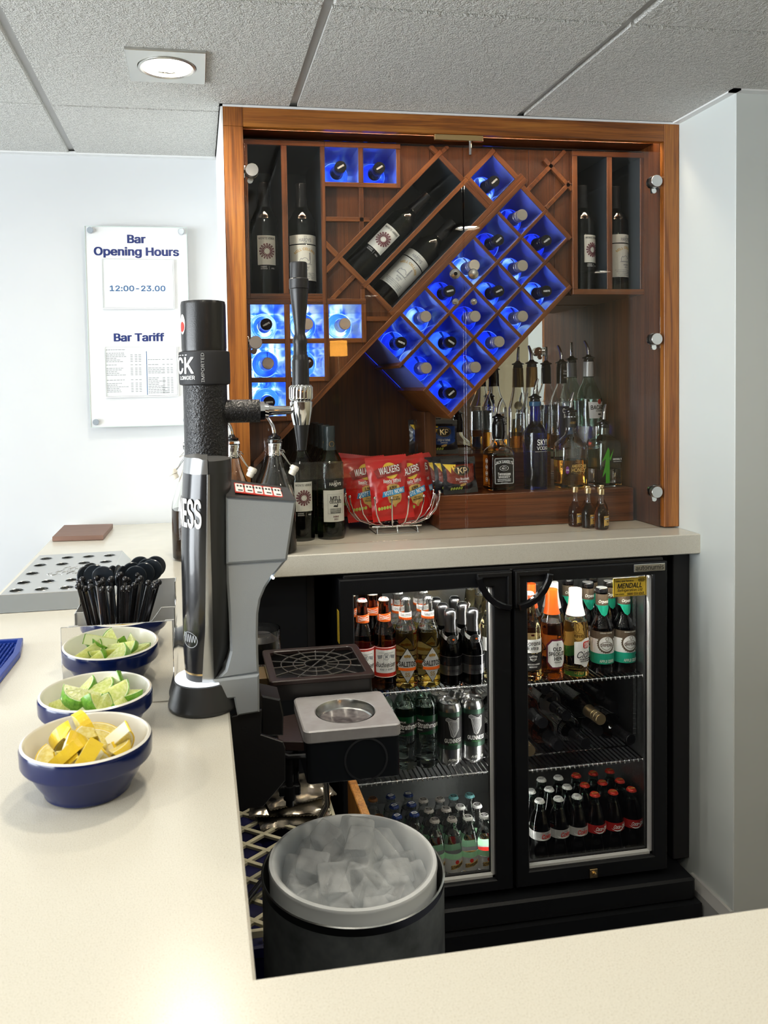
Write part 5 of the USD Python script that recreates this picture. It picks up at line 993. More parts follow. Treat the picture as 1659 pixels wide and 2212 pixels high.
def k_crisps(seed):
    p = proto('crisps_%d' % seed); b, dr = bag(p, .125, .178, .021, seed, 'crisp_red')
    part(b, 'sun_disc', dr([fl(disc(.0235, .004, .047))], .0006), 'yellow'); rb = Polygon([(-.040, .028), (-.010, .031), (.036, .037), (.043, .066), (.020, .0625), (-.034, .0560), (-.046, .050)])
    rbp = part(b, 'ribbon', dr([fl(rb)], .0024), 'ribbon_red'); v, f = text_c('WALKERS', .0185, True, .0003, 0, .0495, .064, .08); v[:, 1] += v[:, 0] * .10
    part(rbp, 'lettering', dr([(v, f)], .0046), 'white')
    part(b, 'flavour_lettering', dr([text_c('Ready Salted', .0095, True, .0003, .004, .018, .056), text_c('OUR CRISPIEST EVER', .0022, False, .0003, .004, .0105, .038)], .0006), 'white')
    tg = Polygon([(-.020, .004), (-.010, .008), (.012, .008), (.021, .003), (.022, -.030), (.018, -.042), (.006, -.048), (.003, -.055), (-.003, -.055), (-.007, -.047), (-.017, -.041), (-.022, -.028)])
    tp = part(b, 'offer_tag', dr([fl(shift(tg, .004, 0))], .0006), 'tan_label'); part(tp, 'lettering', dr([text_c('6 NEW', .0060, True, .0003, .004, -.000, .025), text_c('FINALISTS', .0034, True, .0003, .004, -.0058, .026), text_c('FOR YOUR', .0030, True, .0003, .005, -.0285, .020), text_c('FAVOURITE', .0048, True, .0003, .005, -.0345, .030)], .0012), 'ink_black')
    bp = part(b, 'banner', dr([fl(Polygon([(-.034, -.026), (.038, -.018), (.041, -.001), (-.030, -.011)]))], .0013), 'banner_blue'); v, f = text_c('VOTE NOW!', .0110, True, .0003, .004, -.0135, .062); v[:, 1] += (v[:, 0] - .004) * .11; part(bp, 'lettering', dr([(v, f)], .0019), 'white')
    part(b, 'traffic_lights', dr([fl(affinity.scale(disc(.0042, -.044 + .0085 * k, -.056 + .0006 * k), .9, 1.15)) for k in range(5)], .0006), 'lime_print'); return p
CR = [k_crisps(3), k_crisps(5)]
for k, (x, y, z, yaw, tilt, roll, w) in enumerate([(.535, 2.200, 1.165, .12, -.20, -.06, 'front and centre of the basket'), (.474, 2.236, 1.160, -.05, -.16, -.08, 'tucked behind the front one towards the wine'), (.612, 2.232, 1.160, .22, -.16, -.16, 'tucked behind the front one towards the step'), (.425, 2.270, 1.166, -.25, -.18, .12, 'rearmost beside the wine bottles'), (.640, 2.262, 1.160, .30, -.16, -.10, 'rearmost beside the wooden step')]):
    dup(CR[k % 2], 'crisp_packet', 'red ready salted crisp packet, ' + w, 'crisp packet', group='crisp packets in the wire basket', mat4=place_bag(x, y, z, yaw, tilt, roll) @ TR(0, .089, 0))
wb = thing('wire_basket', 'chrome wire basket with curved prongs holding the red packets', 'basket', (.535, 2.212, CT + .001))
m = MB(); R_ = .0022
m.tube([(-.060, -.055, .0022), (.060, -.055, .0022), (.060, .050, .0022), (-.060, .050, .0022)], R_, 6, True); part(wb, 'foot_frame', m, 'chrome', 60)
m = MB().tube([(-.070, -.045, .020), (.070, -.045, .020)], R_ * 1.2, 6).tube([(-.070, .045, .020), (.070, .045, .020)], R_ * 1.2, 6)
for x in (-.055, .055):
    for y in (-.045, .045): m.tube([(x, y, .020), (x * 1.05, y * 1.1, .012), (x * 1.05, y * 1.15, .003)], R_, 6)
m.tube([(0, -.055, .003), (0, -.05, .014), (0, -.045, .020)], R_, 6); part(wb, 'rails', m, 'chrome', 60)
for k, a in enumerate(np.linspace(0, 2 * PI, 19)[:-1]):
    ca, sa = math.cos(a), math.sin(a); pts = [(ca * r * 1.22, sa * r * .80, z) for r, z in ((.03, .021), (.060, .024), (.085, .036), (.102, .060), (.110, .088), (.112, .106))]
    pr_ = part(wb, 'prong', MB().tube(pts, R_ * .9, 6), 'chrome', 60); part(pr_, 'tip', MB().mesh(trimesh.creation.icosphere(1, .0042), T=TR(*pts[-1])), 'chrome', True)
def k_nuts(seed, dry):
    p = proto('nuts_%d' % seed); b, dr = bag(p, .108, .100, .015, seed, 'nut_black')
    part(b, 'colour_panel', dr([fl(Polygon([(-.044, -.006), (.046, -.004), (.046, .032), (-.044, .030)]).union(affinity.translate(affinity.scale(disc(.03), 1.5, .5), 0, -.010)))], .0005), 'nut_maroon' if dry else 'nut_blue')
    part(b, 'corner_flash', dr([fl(Polygon([(-.050, .036), (-.026, .034), (-.032, .008)])), fl(Polygon([(-.030, .034), (-.012, .032), (-.022, .012)]))], .0008), 'yellow')
    o = affinity.translate(affinity.scale(disc(.016), 1.6, .95), .004, .014); op = part(b, 'name_oval', dr([fl(o)], .0012), 'ink_black'); part(op, 'oval_rim', dr([fl(o.buffer(-.0012).difference(o.buffer(-.0022)))], .0018), 'brass_print')
    part(op, 'lettering', dr([text_c('KP', .0165, True, .0003, .004, .014, .030)], .0018), 'gold_cap')
    part(b, 'flavour_lettering', dr([text_c('Dry Roasted' if dry else 'Original Salted', .0070, False, .0003, .002, -.010, .044), text_c('peanuts', .0048, False, .0003, .004, -.0175, .024)], .0010), 'white')
    part(b, 'peanut_picture', dr([fl(disc(.0042, .004, -.027)), fl(disc(.0036, .010, -.0255)), fl(disc(.003, -.002, -.028))], .0010), 'tan_label'); part(b, 'traffic_lights', dr([fl(affinity.scale(disc(.0036, -.030 + .0078 * k, -.036), .9, 1.1)) for k in range(5)], .0008), 'lime_print'); return p
N1, N2 = k_nuts(11, False), k_nuts(12, True)
for k, w in enumerate(('front of the stack', 'middle of the stack', 'back of the stack')):
    dup(N1, 'peanut_packet', 'black and blue salted peanut packet on the upper step, ' + w, 'nut packet', group='salted peanut packets', mat4=place_bag(.722 - .016 * k, 2.350 + .030 * k, S2 + .002, .10 - .06 * k, -.12, .02) @ TR(0, .050, 0))
    dup(N2, 'peanut_packet', 'black and maroon dry roasted peanut packet on the lower step, ' + w, 'nut packet', group='dry roasted peanut packets', mat4=place_bag(.736 - .014 * k, 2.215 + .032 * k, S1 + .002, .12 - .05 * k, -.14, -.03) @ TR(0, .050, 0))
# ------------------------------------------------------------------ opening hours sign on the rear wall
pane('acrylic', (0.99, 1, 0.995), 0.03)
plain('standoff', (0.42, 0.48, 0.54), 0.35, 0.5); plain('acrylic_edge', (0.55, 0.66, 0.62), 0.25); plain('frosted', (0.82, 0.84, 0.85), 0.3)
sg = thing('bar_sign', 'clear acrylic bar sign with opening hours and tariff pockets', 'sign'); SYF = 2.505
plain('sign_white', (0.76, 0.77, 0.77), 0.06, 0, 0.5)
part(sg, 'back_plate', bx((-.314, SYF + .002, 1.4305), (-.018, SYF + .008, 2.025), .0008), 'sign_white')
part(sg, 'edge', MB().prism(sbox(-.3145, 1.430, -.0175, 2.0255).difference(sbox(-.3130, 1.4315, -.0190, 2.024)), 0, .008, T=XZ(SYF + .008)), 'acrylic_edge')
for x in (-.298, -.034):
    for z in (2.012, 1.446): part(sg, 'standoff', MB().lathe([(0, 0), (.0088, 0), (.0092, .001), (.0092, .006), (.0085, .0075), (0, .0075)], 24, frame((x, SYF - .001, z), (0, -1, 0))).cyl((x, SYF + .008, z), (x, 2.5345, z), .006, n=12), 'standoff', 40)
m = MB(); T_ = flat_xz(-.166, SYF + .0019, 0)
for s, h, z, w in (('Bar', .0232, 1.989, .052), ('Opening Hours', .0232, 1.952, .246), ('Bar Tariff', .0225, 1.697, .146)): m.add(*text_c(s, h, True, .0006, 0, z, w), T=T_)
for dx in (-.0009, .0009):
    for s, h, z, w in (('Bar', .0232, 1.989, .052), ('Opening Hours', .0232, 1.952, .246), ('Bar Tariff', .0225, 1.697, .146)): m.add(*text_c(s, h, True, .0005, dx, z, w), T=T_)
part(sg, 'lettering', m, 'navy')
for z0, z1, x0, x1 in ((1.783, 1.9285, -.268, -.060), (1.520, 1.6685, -.267, -.0555)):
    pk = part(sg, 'pocket', MB().box((x0, SYF - .006, z0), (x1, SYF - .0045, z1)), 'acrylic'); part(pk, 'paper_sheet', bx((x0 + .002, SYF - .0025, z0 + .002), (x1 - .002, SYF - .0015, z1 - .001)), 'paper')
    part(pk, 'pocket_edge', MB().box((x0, SYF - .0065, z0 - .002), (x1, SYF - .001, z0 + .001)).box((x0 - .001, SYF - .0065, z0), (x0 + .0005, SYF - .001, z1)).box((x1 - .0005, SYF - .0065, z0), (x1 + .001, SYF - .001, z1)), 'frosted')
    if z0 > 1.7: part(pk, 'lettering', MB().add(*text_c('12:00-23.00', .0155, True, .0004, 0, 0, .162), T=flat_xz(-.166, SYF - .0026, 1.842)), 'ink_blue')
    else:
        m = MB(); r = random.Random(4)
        for c0, rows_ in ((-.263, [0, 2, 3, 4, 5, 6, 7, 9, 11, 12, 13, 14, 15, 18, 20, 21, 22, 23, 24, 25]), (-.142, [6, 9, 11, 12, 13, 14, 17, 18, 19, 20, 21, 22, 23, 24, 25, 26])):
            for k in rows_:
                z = 1.659 - k * .0050; x = c0; wmax = .058 if k else .09
                w_ = wmax * r.uniform(.45, 1)
                while x < c0 + w_: l_ = r.uniform(.004, .010); m.box((x, SYF - .0028, z), (x + l_, SYF - .0025, z + .0018)); x += l_ + .0016
                if k > 2:
                    for t in (.070, .083, .094): m.box((c0 + t - (.028 if c0 > -.2 else 0), SYF - .0028, z), (c0 + t + .007 - (.028 if c0 > -.2 else 0), SYF - .0025, z + .0018))
        part(pk, 'tariff_lines', m, 'ink_grey', kind='stuff'); part(pk, 'centre_rule', bx((-.1468, SYF - .0028, 1.524), (-.1450, SYF - .0025, 1.655)), 'ink_blue')
# ------------------------------------------------------------------ on the worktop: slab, drip mats
bumpy('brown_slab', (0.17, 0.090, 0.062), 0.55, 8, 0.0005, 0.4, col2=(0.21, 0.115, 0.08), vs=(1, 12, 1))
part(thing('wooden_slab', 'flat brown wooden slab against the white wall', 'wooden slab'), 'slab', MB().prism(Polygon([(-.398, 2.30), (-.262, 2.285), (-.255, 2.475), (-.397, 2.492)]), CT + .0008, CT + .014, c=.001), 'brown_slab')
km = thing('rinser_tray', 'satin metal keg-shaped drip tray with rows of holes on the worktop', 'drip tray')
zt = CT + .027; tp_ = Polygon([(-.376, 1.606), (-.186, 1.606), (-.184, 1.984), (-.372, 1.978)]); hl = []
for y, n in ((1.933, 4), (1.863, 4), (1.782, 1), (1.700, 4), (1.636, 4)):
    for k in range(n): hl.append((-.351 + .0468 * k + (y - 1.78) * .012, y))
for x, y in hl: tp_ = tp_.difference(disc(.0125, x, y))
part(km, 'plate', MB().prism(tp_, zt - .002, zt, T=None), 'satin')
sk_ = MB().add([(-.376, 1.606, zt - .001), (-.186, 1.606, zt - .001), (-.184, 1.984, zt - .001), (-.372, 1.978, zt - .001), (-.384, 1.572, CT + .001), (-.170, 1.572, CT + .001), (-.166, 2.000, CT + .001), (-.380, 1.994, CT + .001)], [[0, 4, 5, 1], [1, 5, 6, 2], [2, 6, 7, 3], [3, 7, 4, 0]]); part(km, 'skirt', sk_, 'steel')
for x, y in hl: part(km, 'hole_rim', MB().lathe([(.0125, zt - .006), (.0125, zt), (.0137, zt + .0009), (.0148, zt + .0002)], 20, TR(x, y, 0)), 'steel', 50)
part(km, 'drip_pan', bx((-.375, 1.60, CT + .001), (-.185, 1.985, CT + .004)), 'black_matt')
m = MB(); rr = random.Random(2)
for l in range(3):
    t = np.linspace(0, 1, 40); m.tube(np.c_[-.318 + .012 * l + .075 * t + .004 * np.sin(t * 40 + l), 1.765 + .026 * l + .012 * np.sin(t * 31 + l * 2) + .01 * t, np.full(40, zt + .0003)], .0009, 5)
part(km, 'embossing', m, 'satin', 60)
bm = thing('rubber_bar_mat', 'blue ribbed rubber bar mat at the outer edge of the worktop', 'bar mat'); plain('rubber_blue', srgb(18, 52, 140), 0.4)
part(bm, 'base', MB().prism(Polygon([(-.43, 1.10), (-.286, 1.10), (-.278, 1.30), (-.288, 1.372), (-.43, 1.372)]), CT + .001, CT + .004, c=.001).prism(Polygon([(-.43, 1.10), (-.286, 1.10), (-.278, 1.30), (-.288, 1.372), (-.43, 1.372)]).difference(Polygon([(-.425, 1.105), (-.295, 1.105), (-.288, 1.30), (-.295, 1.364), (-.425, 1.364)])), CT + .004, CT + .011, c=.001), 'rubber_blue')
m = MB()
for i in range(22):
    for j in range(40):
        x, y = -.424 + .0062 * i, 1.112 + .0062 * j
        if Polygon([(-.425, 1.105), (-.297, 1.105), (-.290, 1.30), (-.297, 1.362), (-.425, 1.362)]).contains(Point(x, y)): m.lathe([(.0022, 0), (.0018, .0045), (0, .005)], 6, TR(x, y, CT + .004))
part(bm, 'ribs', m, 'rubber_blue', kind='stuff')
# ------------------------------------------------------------------ bowls of citrus
plain('glaze_blue', srgb(3, 22, 74), 0.15, 0, .5, 0); plain('glaze_white', (0.80, 0.78, 0.72), 0.16)
def k_bowl():
    p = proto('bowl')
    lp(p, 'body', [(0, 0), (.040, 0), (.043, .002), (.044, .006), (.0520, .018), (.0585, .0305), (.0600, .0325), (.0640, .0335), (.0655, .036), (.0660, .050), (.0648, .0535)], 'glaze_blue', 64, sm=35)
    lp(p, 'inside', [(.0648, .0535), (.0625, .0550), (.0605, .0530), (.0570, .034), (.0490, .016), (.0360, .007), (0, .006)], 'glaze_white', 64, sm=50); return p
BW = k_bowl(); LEM, LIM = (-.1205, .853), (-.127, .985)
put(BW, 'citrus_bowl', 'blue stoneware bowl with white inside, filled with lemon pieces', 'bowl', *LEM, CT + .0005)
put(BW, 'citrus_bowl', 'blue stoneware bowl with white inside, filled with lime wedges', 'bowl', *LIM, CT + .0005)
def flesh(name, c1, c2):
    mk(name, {'g': ('texture_coordinate', {}), 'n': ('noise_texture', {'scale': 260.0, 'detail': 2.0}), 'r': ('rgb_ramp', {'ramp': [(0.35, c1), (0.65, c2)]}), 'b': ('bump', {'strength': .35, 'distance': .0006}), 'p': ('principled_bsdf', {'roughness': 0.22, 'subsurface_weight': 0.35, 'subsurface_scale': 0.006, 'subsurface_radius': (1.0, .8, .2)})},
       [('g.object', 'n.vector'), ('n.fac', 'r.fac'), ('n.fac', 'b.height'), ('b.normal', 'p.normal'), ('r.color', 'p.base_color')])
flesh('lime_flesh', (0.52, 0.60, 0.14), (0.68, 0.72, 0.30)); flesh('lemon_flesh', (0.82, 0.62, 0.13), (0.90, 0.76, 0.28))
bumpy('lime_peel', (0.09, 0.26, 0.02), 0.3, 220, 0.0008, 0.6, col2=(0.17, 0.38, 0.04), coords='object'); bumpy('lemon_peel', (0.82, 0.58, 0.03), 0.32, 220, 0.0008, 0.6, coords='object'); plain('pith', (0.82, 0.78, 0.58), 0.5); plain('lime_pith', (0.70, 0.76, 0.46), 0.5)
def lune(r0, r1, a, n=10, k=14, sq=1.25):
    """wedge of a ball between radii r0 and r1, opening angle a, long axis x (stretched by sq)"""
    th = np.linspace(-a / 2, a / 2, n); ph = np.linspace(.02, PI - .02, k); m = MB()
    def sh(r): return np.array([[(sq * r * math.cos(p), r * math.sin(p) * math.sin(t), -r * math.sin(p) * math.cos(t)) for p in ph] for t in th])
    A = sh(r1); i = np.arange(n * k).reshape(n, k); q = np.stack([i[:-1, :-1], i[:-1, 1:], i[1:, 1:], i[1:, :-1]], -1).reshape(-1, 4); m.add(A.reshape(-1, 3), q)
    if r0 > 0:
        Bq = sh(r0); m.add(Bq.reshape(-1, 3), q[:, ::-1])
        for s in (0, -1):
            v = np.vstack([A[s], Bq[s]]); j = np.arange(k - 1); m.add(v, np.c_[j, k + j, k + j + 1, j + 1] if s else np.c_[j, j + 1, k + j + 1, k + j])
    else:
        for s in (0, -1):
            ax = np.c_[np.linspace(sq * r1 * .98, -sq * r1 * .98, k), np.zeros(k), np.zeros(k)]; v = np.vstack([A[s], ax]); j = np.arange(k - 1); m.add(v, np.c_[j, k + j, k + j + 1, j + 1] if s else np.c_[j, j + 1, k + j + 1, k + j])
    return m
def k_wedge(nm, R, a, pf, pp, pw, sq=1.15):
    p = proto(nm); part(p, 'flesh', lune(0, R * .90, a, sq=sq), pf, 40); part(p, 'pith', lune(R * .905, R * .945, a * .995, sq=sq), pw, 40); part(p, 'peel', lune(R * .947, R, a * .99, sq=sq), pp, 40); return p
def sector(r0, r1, a, n=14):
    t = np.linspace(-a / 2, a / 2, n); P = [(r1 * math.cos(x), r1 * math.sin(x)) for x in t] + ([(r0 * math.cos(x), r0 * math.sin(x)) for x in t[::-1]] if r0 > 1e-6 else [(0, 0)]); return Polygon(P)
def k_slice(nm, R, a, th, pf, pp, pw, ns=4):
    p = proto(nm); m = MB(); w = a / ns
    for k in range(ns): m.prism(affinity.rotate(sector(.0015, R * .88, w * .90, 8), math.degrees(-a / 2 + w * (k + .5)), origin=(0, 0)), -th / 2, th / 2, c=.0007)
    part(p, 'flesh', m, pf); part(p, 'pith', MB().prism(sector(0, R * .95, a), -th / 2 + .0006, th / 2 - .0006), pw); part(p, 'peel', MB().prism(sector(R * .951, R, a), -th / 2, th / 2, c=.0006), pp); return p
LW = [k_wedge('lime_wedge_a', .0235, 1.15, 'lime_flesh', 'lime_peel', 'lime_pith'), k_wedge('lime_wedge_b', .0240, 1.55, 'lime_flesh', 'lime_peel', 'lime_pith', 1.05), k_slice('lime_half', .0235, PI, .014, 'lime_flesh', 'lime_peel', 'lime_pith', 5)]
LM = [k_slice('lemon_quarter', .0265, PI * .55, .0150, 'lemon_flesh', 'lemon_peel', 'pith', 3), k_slice('lemon_half', .0235, PI * .95, .0110, 'lemon_flesh', 'lemon_peel', 'pith', 5), k_wedge('lemon_wedge', .0230, .95, 'lemon_flesh', 'lemon_peel', 'pith', 1.2)]
def rot(ax, ay, az): return trimesh.transformations.euler_matrix(ax, ay, az)
R2 = random.Random(12)
def heap(kinds, name, label, cat, c, n, group, lay):
    k = 0
    for (rad, z, cnt, ph) in lay:
        for i in range(cnt):
            a = 2 * PI * i / cnt + ph; x, y = c[0] + rad * math.cos(a), c[1] + rad * math.sin(a)
            T = TR(x, y, CT + z) @ rot(R2.uniform(-.9, .9), R2.uniform(-.7, .7), R2.uniform(0, 6.28))
            if kinds is LM: T = TR(x, y, CT + z) @ rot(R2.uniform(.5, 1.5) * R2.choice((-1, 1)), R2.uniform(-.4, .4), R2.uniform(0, 6.28)) @ TR(-.014, 0, 0)
            else: T = T @ TR(0, 0, .009)
            dup(kinds[(k * 7 + i) % len(kinds)], name, label % (ords[lay.index((rad, z, cnt, ph))] + ' layer up at ' + clock(a)), cat, group=group, mat4=T); k += 1
heap(LM, 'lemon_piece', 'thick cut lemon piece in the front bowl, %s', 'lemon piece', LEM, 0, 'lemon pieces in the bowl', [(0, .024, 1, 0), (.022, .030, 5, .3), (.033, .046, 8, .1), (.015, .049, 4, .8)])
heap(LW, 'lime_wedge', 'cut lime wedge in the bowl by the caddy, %s', 'lime wedge', LIM, 0, 'lime wedges in the bowl', [(0, .020, 1, 0), (.024, .022, 5, .1), (.034, .040, 7, .4), (.017, .046, 4, .2)])
# ------------------------------------------------------------------ bar caddy with stirrers
cd = thing('bar_caddy', 'mirror-polished steel bar caddy holding black stirrers', 'bar caddy'); x0, x1 = -.179, -.0385
plain('caddy_steel', (0.72, 0.72, 0.70), 0.30, 0.55); plain('polished', (0.90, 0.90, 0.89), 0.015, 1.0)
Tl = TR(0, 1.074, CT + .0015) @ RX(.022); part(cd, 'front_panel', MB().box((x0, -.0015, 0), (x1, 0, .107), .0006, Tl), 'polished', label='mirror front reflecting the lime bowl')
part(cd, 'base', bx((x0, 1.076, CT + .001), (x1, 1.262, CT + .004)), 'steel')
def plate(y, zt_, dip, zd):
    """upright plate with raised corners and a scooped middle"""
    w = x1 - x0; P = [(x0, CT + .004), (x1, CT + .004), (x1, zt_)]; t = np.linspace(0, 1, 15)
    P += [(x1 - dip - (w - 2 * dip) * s, zt_ - (zt_ - zd) * min(1, math.sin(PI * s) * 2.2)) for s in t] + [(x0, zt_)]
    return MB().prism(Polygon(P), 0, .0016, c=.0004, T=XZ(y))
part(cd, 'divider', plate(1.135, CT + .092, .012, CT + .070), 'caddy_steel'); part(cd, 'divider', plate(1.195, CT + .094, .02, CT + .074), 'caddy_steel'); part(cd, 'back_panel', plate(1.262, CT + .121, .036, CT + .075), 'caddy_steel')
for x in (x0, x1 - .0015): part(cd, 'side_panel', MB().box((x, 1.074, CT + .003), (x + .0015, 1.262, CT + .066), .0004).box((x, 1.185, CT + .06), (x + .0015, 1.262, CT + .094), .0004).box((x, 1.235, CT + .09), (x + .0015, 1.262, CT + .121), .0004), 'chrome')
part(cd, 'cross_wall', bx((-.115, 1.136, CT + .004), (-.113, 1.262, CT + .06)), 'steel')
ps = proto('stirrer'); part(ps, 'stick', MB().box((-.0021, -.0016, 0), (.0021, .0016, .118), .0006), 'black_gloss'); part(ps, 'ball', MB().mesh(trimesh.creation.icosphere(2, .0043), T=TR(0, 0, .121)), 'black_gloss', True)
R3 = random.Random(5)
for k in range(30):
    u, v = (k % 8) / 7 - .5, (k // 8) / 3 - .5
    bx_, by_ = -.118 + u * .045, 1.158 + v * .026; tx, ty = -.1155 + u * .100 + R3.uniform(-.006, .006), 1.158 + v * .055 + R3.uniform(-.006, .006); L_ = .118 - .010 * abs(u) + R3.uniform(-.008, .004)
    d = np.array([tx - bx_, ty - by_, L_]); dup(ps, 'cocktail_stirrer', 'black ball-topped stirrer in the caddy, %s row back, %s along' % (ords[k // 8], ords[k % 8]), 'stirrer', group='ball-topped stirrers in the caddy', mat4=frame((bx_, by_, CT + .020 + R3.uniform(0, .008)), d) @ RZ(R3.uniform(-.5, .5)))
pd_ = proto('disc_stirrer'); plain('disc_black', (0.018, 0.024, 0.032), 0.22)
part(pd_, 'stick', MB().box((-.002, -.0012, 0), (.002, .0012, .105), .0005), 'disc_black'); part(pd_, 'disc', MB().lathe([(0, -.0016), (.0150, -.0016), (.0158, -.0006), (.0158, .0006), (.0150, .0016), (0, .0016)], 30, TR(0, 0, .118) @ RX(PI / 2)), 'disc_black', 35)
for k, (x, z, yaw, dy) in enumerate([(-.166, .140, .9, 0), (-.160, .142, .7, .012), (-.152, .143, .1, -.004), (-.139, .143, -.05, -.016), (-.128, .139, 1.2, .0), (-.121, .137, 1.35, .012), (-.114, .140, 1.1, -.010), (-.101, .141, .3, .008), (-.094, .140, .05, -.012), (-.083, .141, -.1, .002), (-.079, .144, .2, .016), (-.072, .143, -.2, .010), (-.068, .145, .1, .024), (-.090, .146, .2, .022)]):
    base = np.array([-.117 + (x + .117) * .35, 1.222 + dy * .3, CT + .010]); tip = np.array([x, 1.212 + dy, CT + z]); d = tip - base; L_ = np.linalg.norm(d)
    dup(pd_, 'disc_stirrer', 'flat round-headed black stirrer at the back of the caddy, %s along' % ords[k], 'stirrer', group='round-headed stirrers in the caddy', mat4=frame(tip - d / L_ * .118, d, (math.cos(yaw), math.sin(yaw), 0)))
pc = proto('coaster'); bumpy('card_brown', (0.30, 0.20, 0.14), 0.7, 200, .0005, .5, coords='object'); part(pc, 'disc', MB().lathe([(0, -.0011), (.026, -.0011), (.0265, 0), (.026, .0011), (0, .0011)], 28), 'card_brown', 35)
for k in range(17): dup(pc, 'card_coaster', 'small brown card disc standing on edge in the caddy, %s in its row' % ords[k], 'coaster', group='card discs in the caddy', mat4=TR(-.171 + .0036 * k, 1.105, CT + .072) @ RY(PI / 2 + .08) @ RZ(k))
# ------------------------------------------------------------------ stout tap in front
bumpy('sleeve_black', (0.012, 0.012, 0.012), 0.28, 500, .0003, .5); plain('grille_dark', (0.20, 0.19, 0.18), 0.3, 0.8); plain('smoke_black', (0.012, 0.014, 0.017), 0.10, 0, .5, .3); plain('smoke_grey', (0.030, 0.032, 0.036), 0.25); bumpy('foil_mix', (0.02, 0.02, 0.02), 0.2, 22, .002, .3, metal=.8, col2=(0.50, 0.44, 0.34), coords='object')
bumpy('fount_grey', (0.36, 0.385, 0.40), 0.36, 900, .0002, .5, metal=0.3); bumpy('fount_dark', (0.045, 0.047, 0.048), 0.38, 900, .0002, .4, metal=0.4); plain('fount_black', (0.010, 0.010, 0.011), 0.22, 0, .5, .3); plain('fount_silver', (0.42, 0.43, 0.43), 0.25, 0.9)
emit('ring_glow', (0.92, 0.96, 1.0), 1.6); emit('spot_glow', (0.7, 0.85, 1.0), 60.0)
gt = thing('stout_tap', 'tall black and grey stout tap with illuminated ring foot', 'beer tap')
part(gt, 'foot', MB().lathe([(0, 0), (.0445, 0), (.0455, .002), (.0455, .005), (.0375, .034), (.0345, .036), (0, .036)], 48, TR(-.001, 1.052, CT + .001)), 'fount_dark', 35)
part(gt, 'light_ring', MB().lathe([(0, 0), (.0362, 0), (.0358, .0022), (0, .0024)], 40, TR(-.001, 1.052, CT + .0366)), 'ring_glow', 30, label='glowing white ring on the foot')
tab = [(1.153, 403, 437, 460, 462), (1.176, 399, 438, 460, 474), (1.19, 396, 439.5, 459, 490), (1.21, 394, 441, 458, 499), (1.24, 393, 444, 457, 500), (1.29, 391, 445, 455, 499), (1.34, 389.5, 446, 452.5, 499), (1.40, 391, 447.5, 450, 501), (1.437, 394, 448, 450, 502), (1.456, 396, 447, 449, 500)]
def gx(px, z): y = 1493 - (z - 1.15) * 1668; return (px - (428 + (y - 985) * .0253)) * 5.75e-4
Ls, Rs, Ss = [], [], []
for z, l, p0, p1, r in tab:
    l, p0, p1, r = (gx(v, z) for v in (l, p0, p1, r))
    dp = float(np.interp(z, [1.153, 1.19, 1.25], [.026, .031, .044])); yf = 1.055 - dp
    Ls.append([(p0 - (p0 - l) * math.sin(t), 1.055 - dp * math.cos(t), z) for t in np.linspace(0, PI, 16)] + [(p1, 1.055 + dp, z)])
    Rs.append([(p1 + (r - p1) * math.sin(t), 1.055 - dp * math.cos(t) + .004 * (1 - abs(math.cos(t))), z) for t in np.linspace(0, PI, 16)] + [(p0, 1.0549 + dp, z)])
    Ss.append([(p1 + .0012, yf + .0005, z), (p0 - .0012, yf - .0005, z), (p0 - .001, yf - .0025, z), ((p0 + p1) / 2, yf - .0032, z), (p1 + .001, yf - .002, z)])
def loftpts(rows, cap=True):
    A = np.array(rows); n = A.shape[1]; m = MB(); i = np.arange(A.shape[0] * n).reshape(-1, n)
    q = np.stack([i[:-1], np.roll(i, -1, 1)[:-1], np.roll(i, -1, 1)[1:], i[1:]], -1).reshape(-1, 4)
    a0 = A[0]; sgn = np.sum(a0[:, 0] * np.roll(a0[:, 1], -1) - np.roll(a0[:, 0], -1) * a0[:, 1])
    m.add(A.reshape(-1, 3), q if sgn > 0 else q[:, ::-1])
    for k, s in ((0, -1), (-1, 1)):
        c = A[k].mean(0); v = np.vstack([A[k], c]); f = [(n, j, (j + 1) % n) for j in range(n)]
        m.add(v, f if (sgn > 0) == (s > 0) else [t[::-1] for t in f])
    return m
def seg(rows, z0, z1):
    """rows between two heights, ends interpolated"""
    A = np.array(rows); z = A[:, 0, 2]; at = lambda h: np.stack([np.stack([np.interp(h, z, A[:, j, k]) for k in range(3)]) for j in range(A.shape[1])])
    return [at(z0)] + [A[k] for k in range(len(z)) if z0 + 1e-4 < z[k] < z1 - 1e-4] + [at(z1)]
part(gt, 'front_shell', loftpts(seg(Ls, 1.180, 1.434)), 'fount_black', 40); part(gt, 'side_shell', loftpts(seg(Rs, 1.153, 1.434)), 'fount_dark', 40); part(gt, 'shell_foot', loftpts(seg(Ls, 1.153, 1.1775)), 'fount_dark', 40)
part(gt, 'foot_line', loftpts(seg([[(x * 1.0 + (-.0004), y, z) for x, y, z in r] for r in Ls], 1.1775, 1.180)), 'brass', 40)
part(gt, 'edge_strip', loftpts(seg(Ss, 1.153, 1.434)), 'fount_silver', 40)
lid = [[(x, y, 1.434) for x, y, z in r] for r in (np.array(Ls[-2]),)] + [[(x, y, 1.446 + .010 * max(0, 1 - abs(x + .002) / .03) * 0 + (.008 if x < .004 else .006)) for x, y, z in np.array(Ls[-1])]]
part(gt, 'lid', loftpts(lid), 'fount_silver', 40); lid2 = [[(x, y, 1.434) for x, y, z in Rs[-2]], [(x, y, 1.450) for x, y, z in Rs[-1]]]; part(gt, 'lid', loftpts(lid2), 'fount_dark', 40)
v, f = text_c('GUINNESS', .034, True, .0006, 0, 0, .098); cxg = gx(447, 1.38); rg = gx(447, 1.38) - gx(390.5, 1.38)
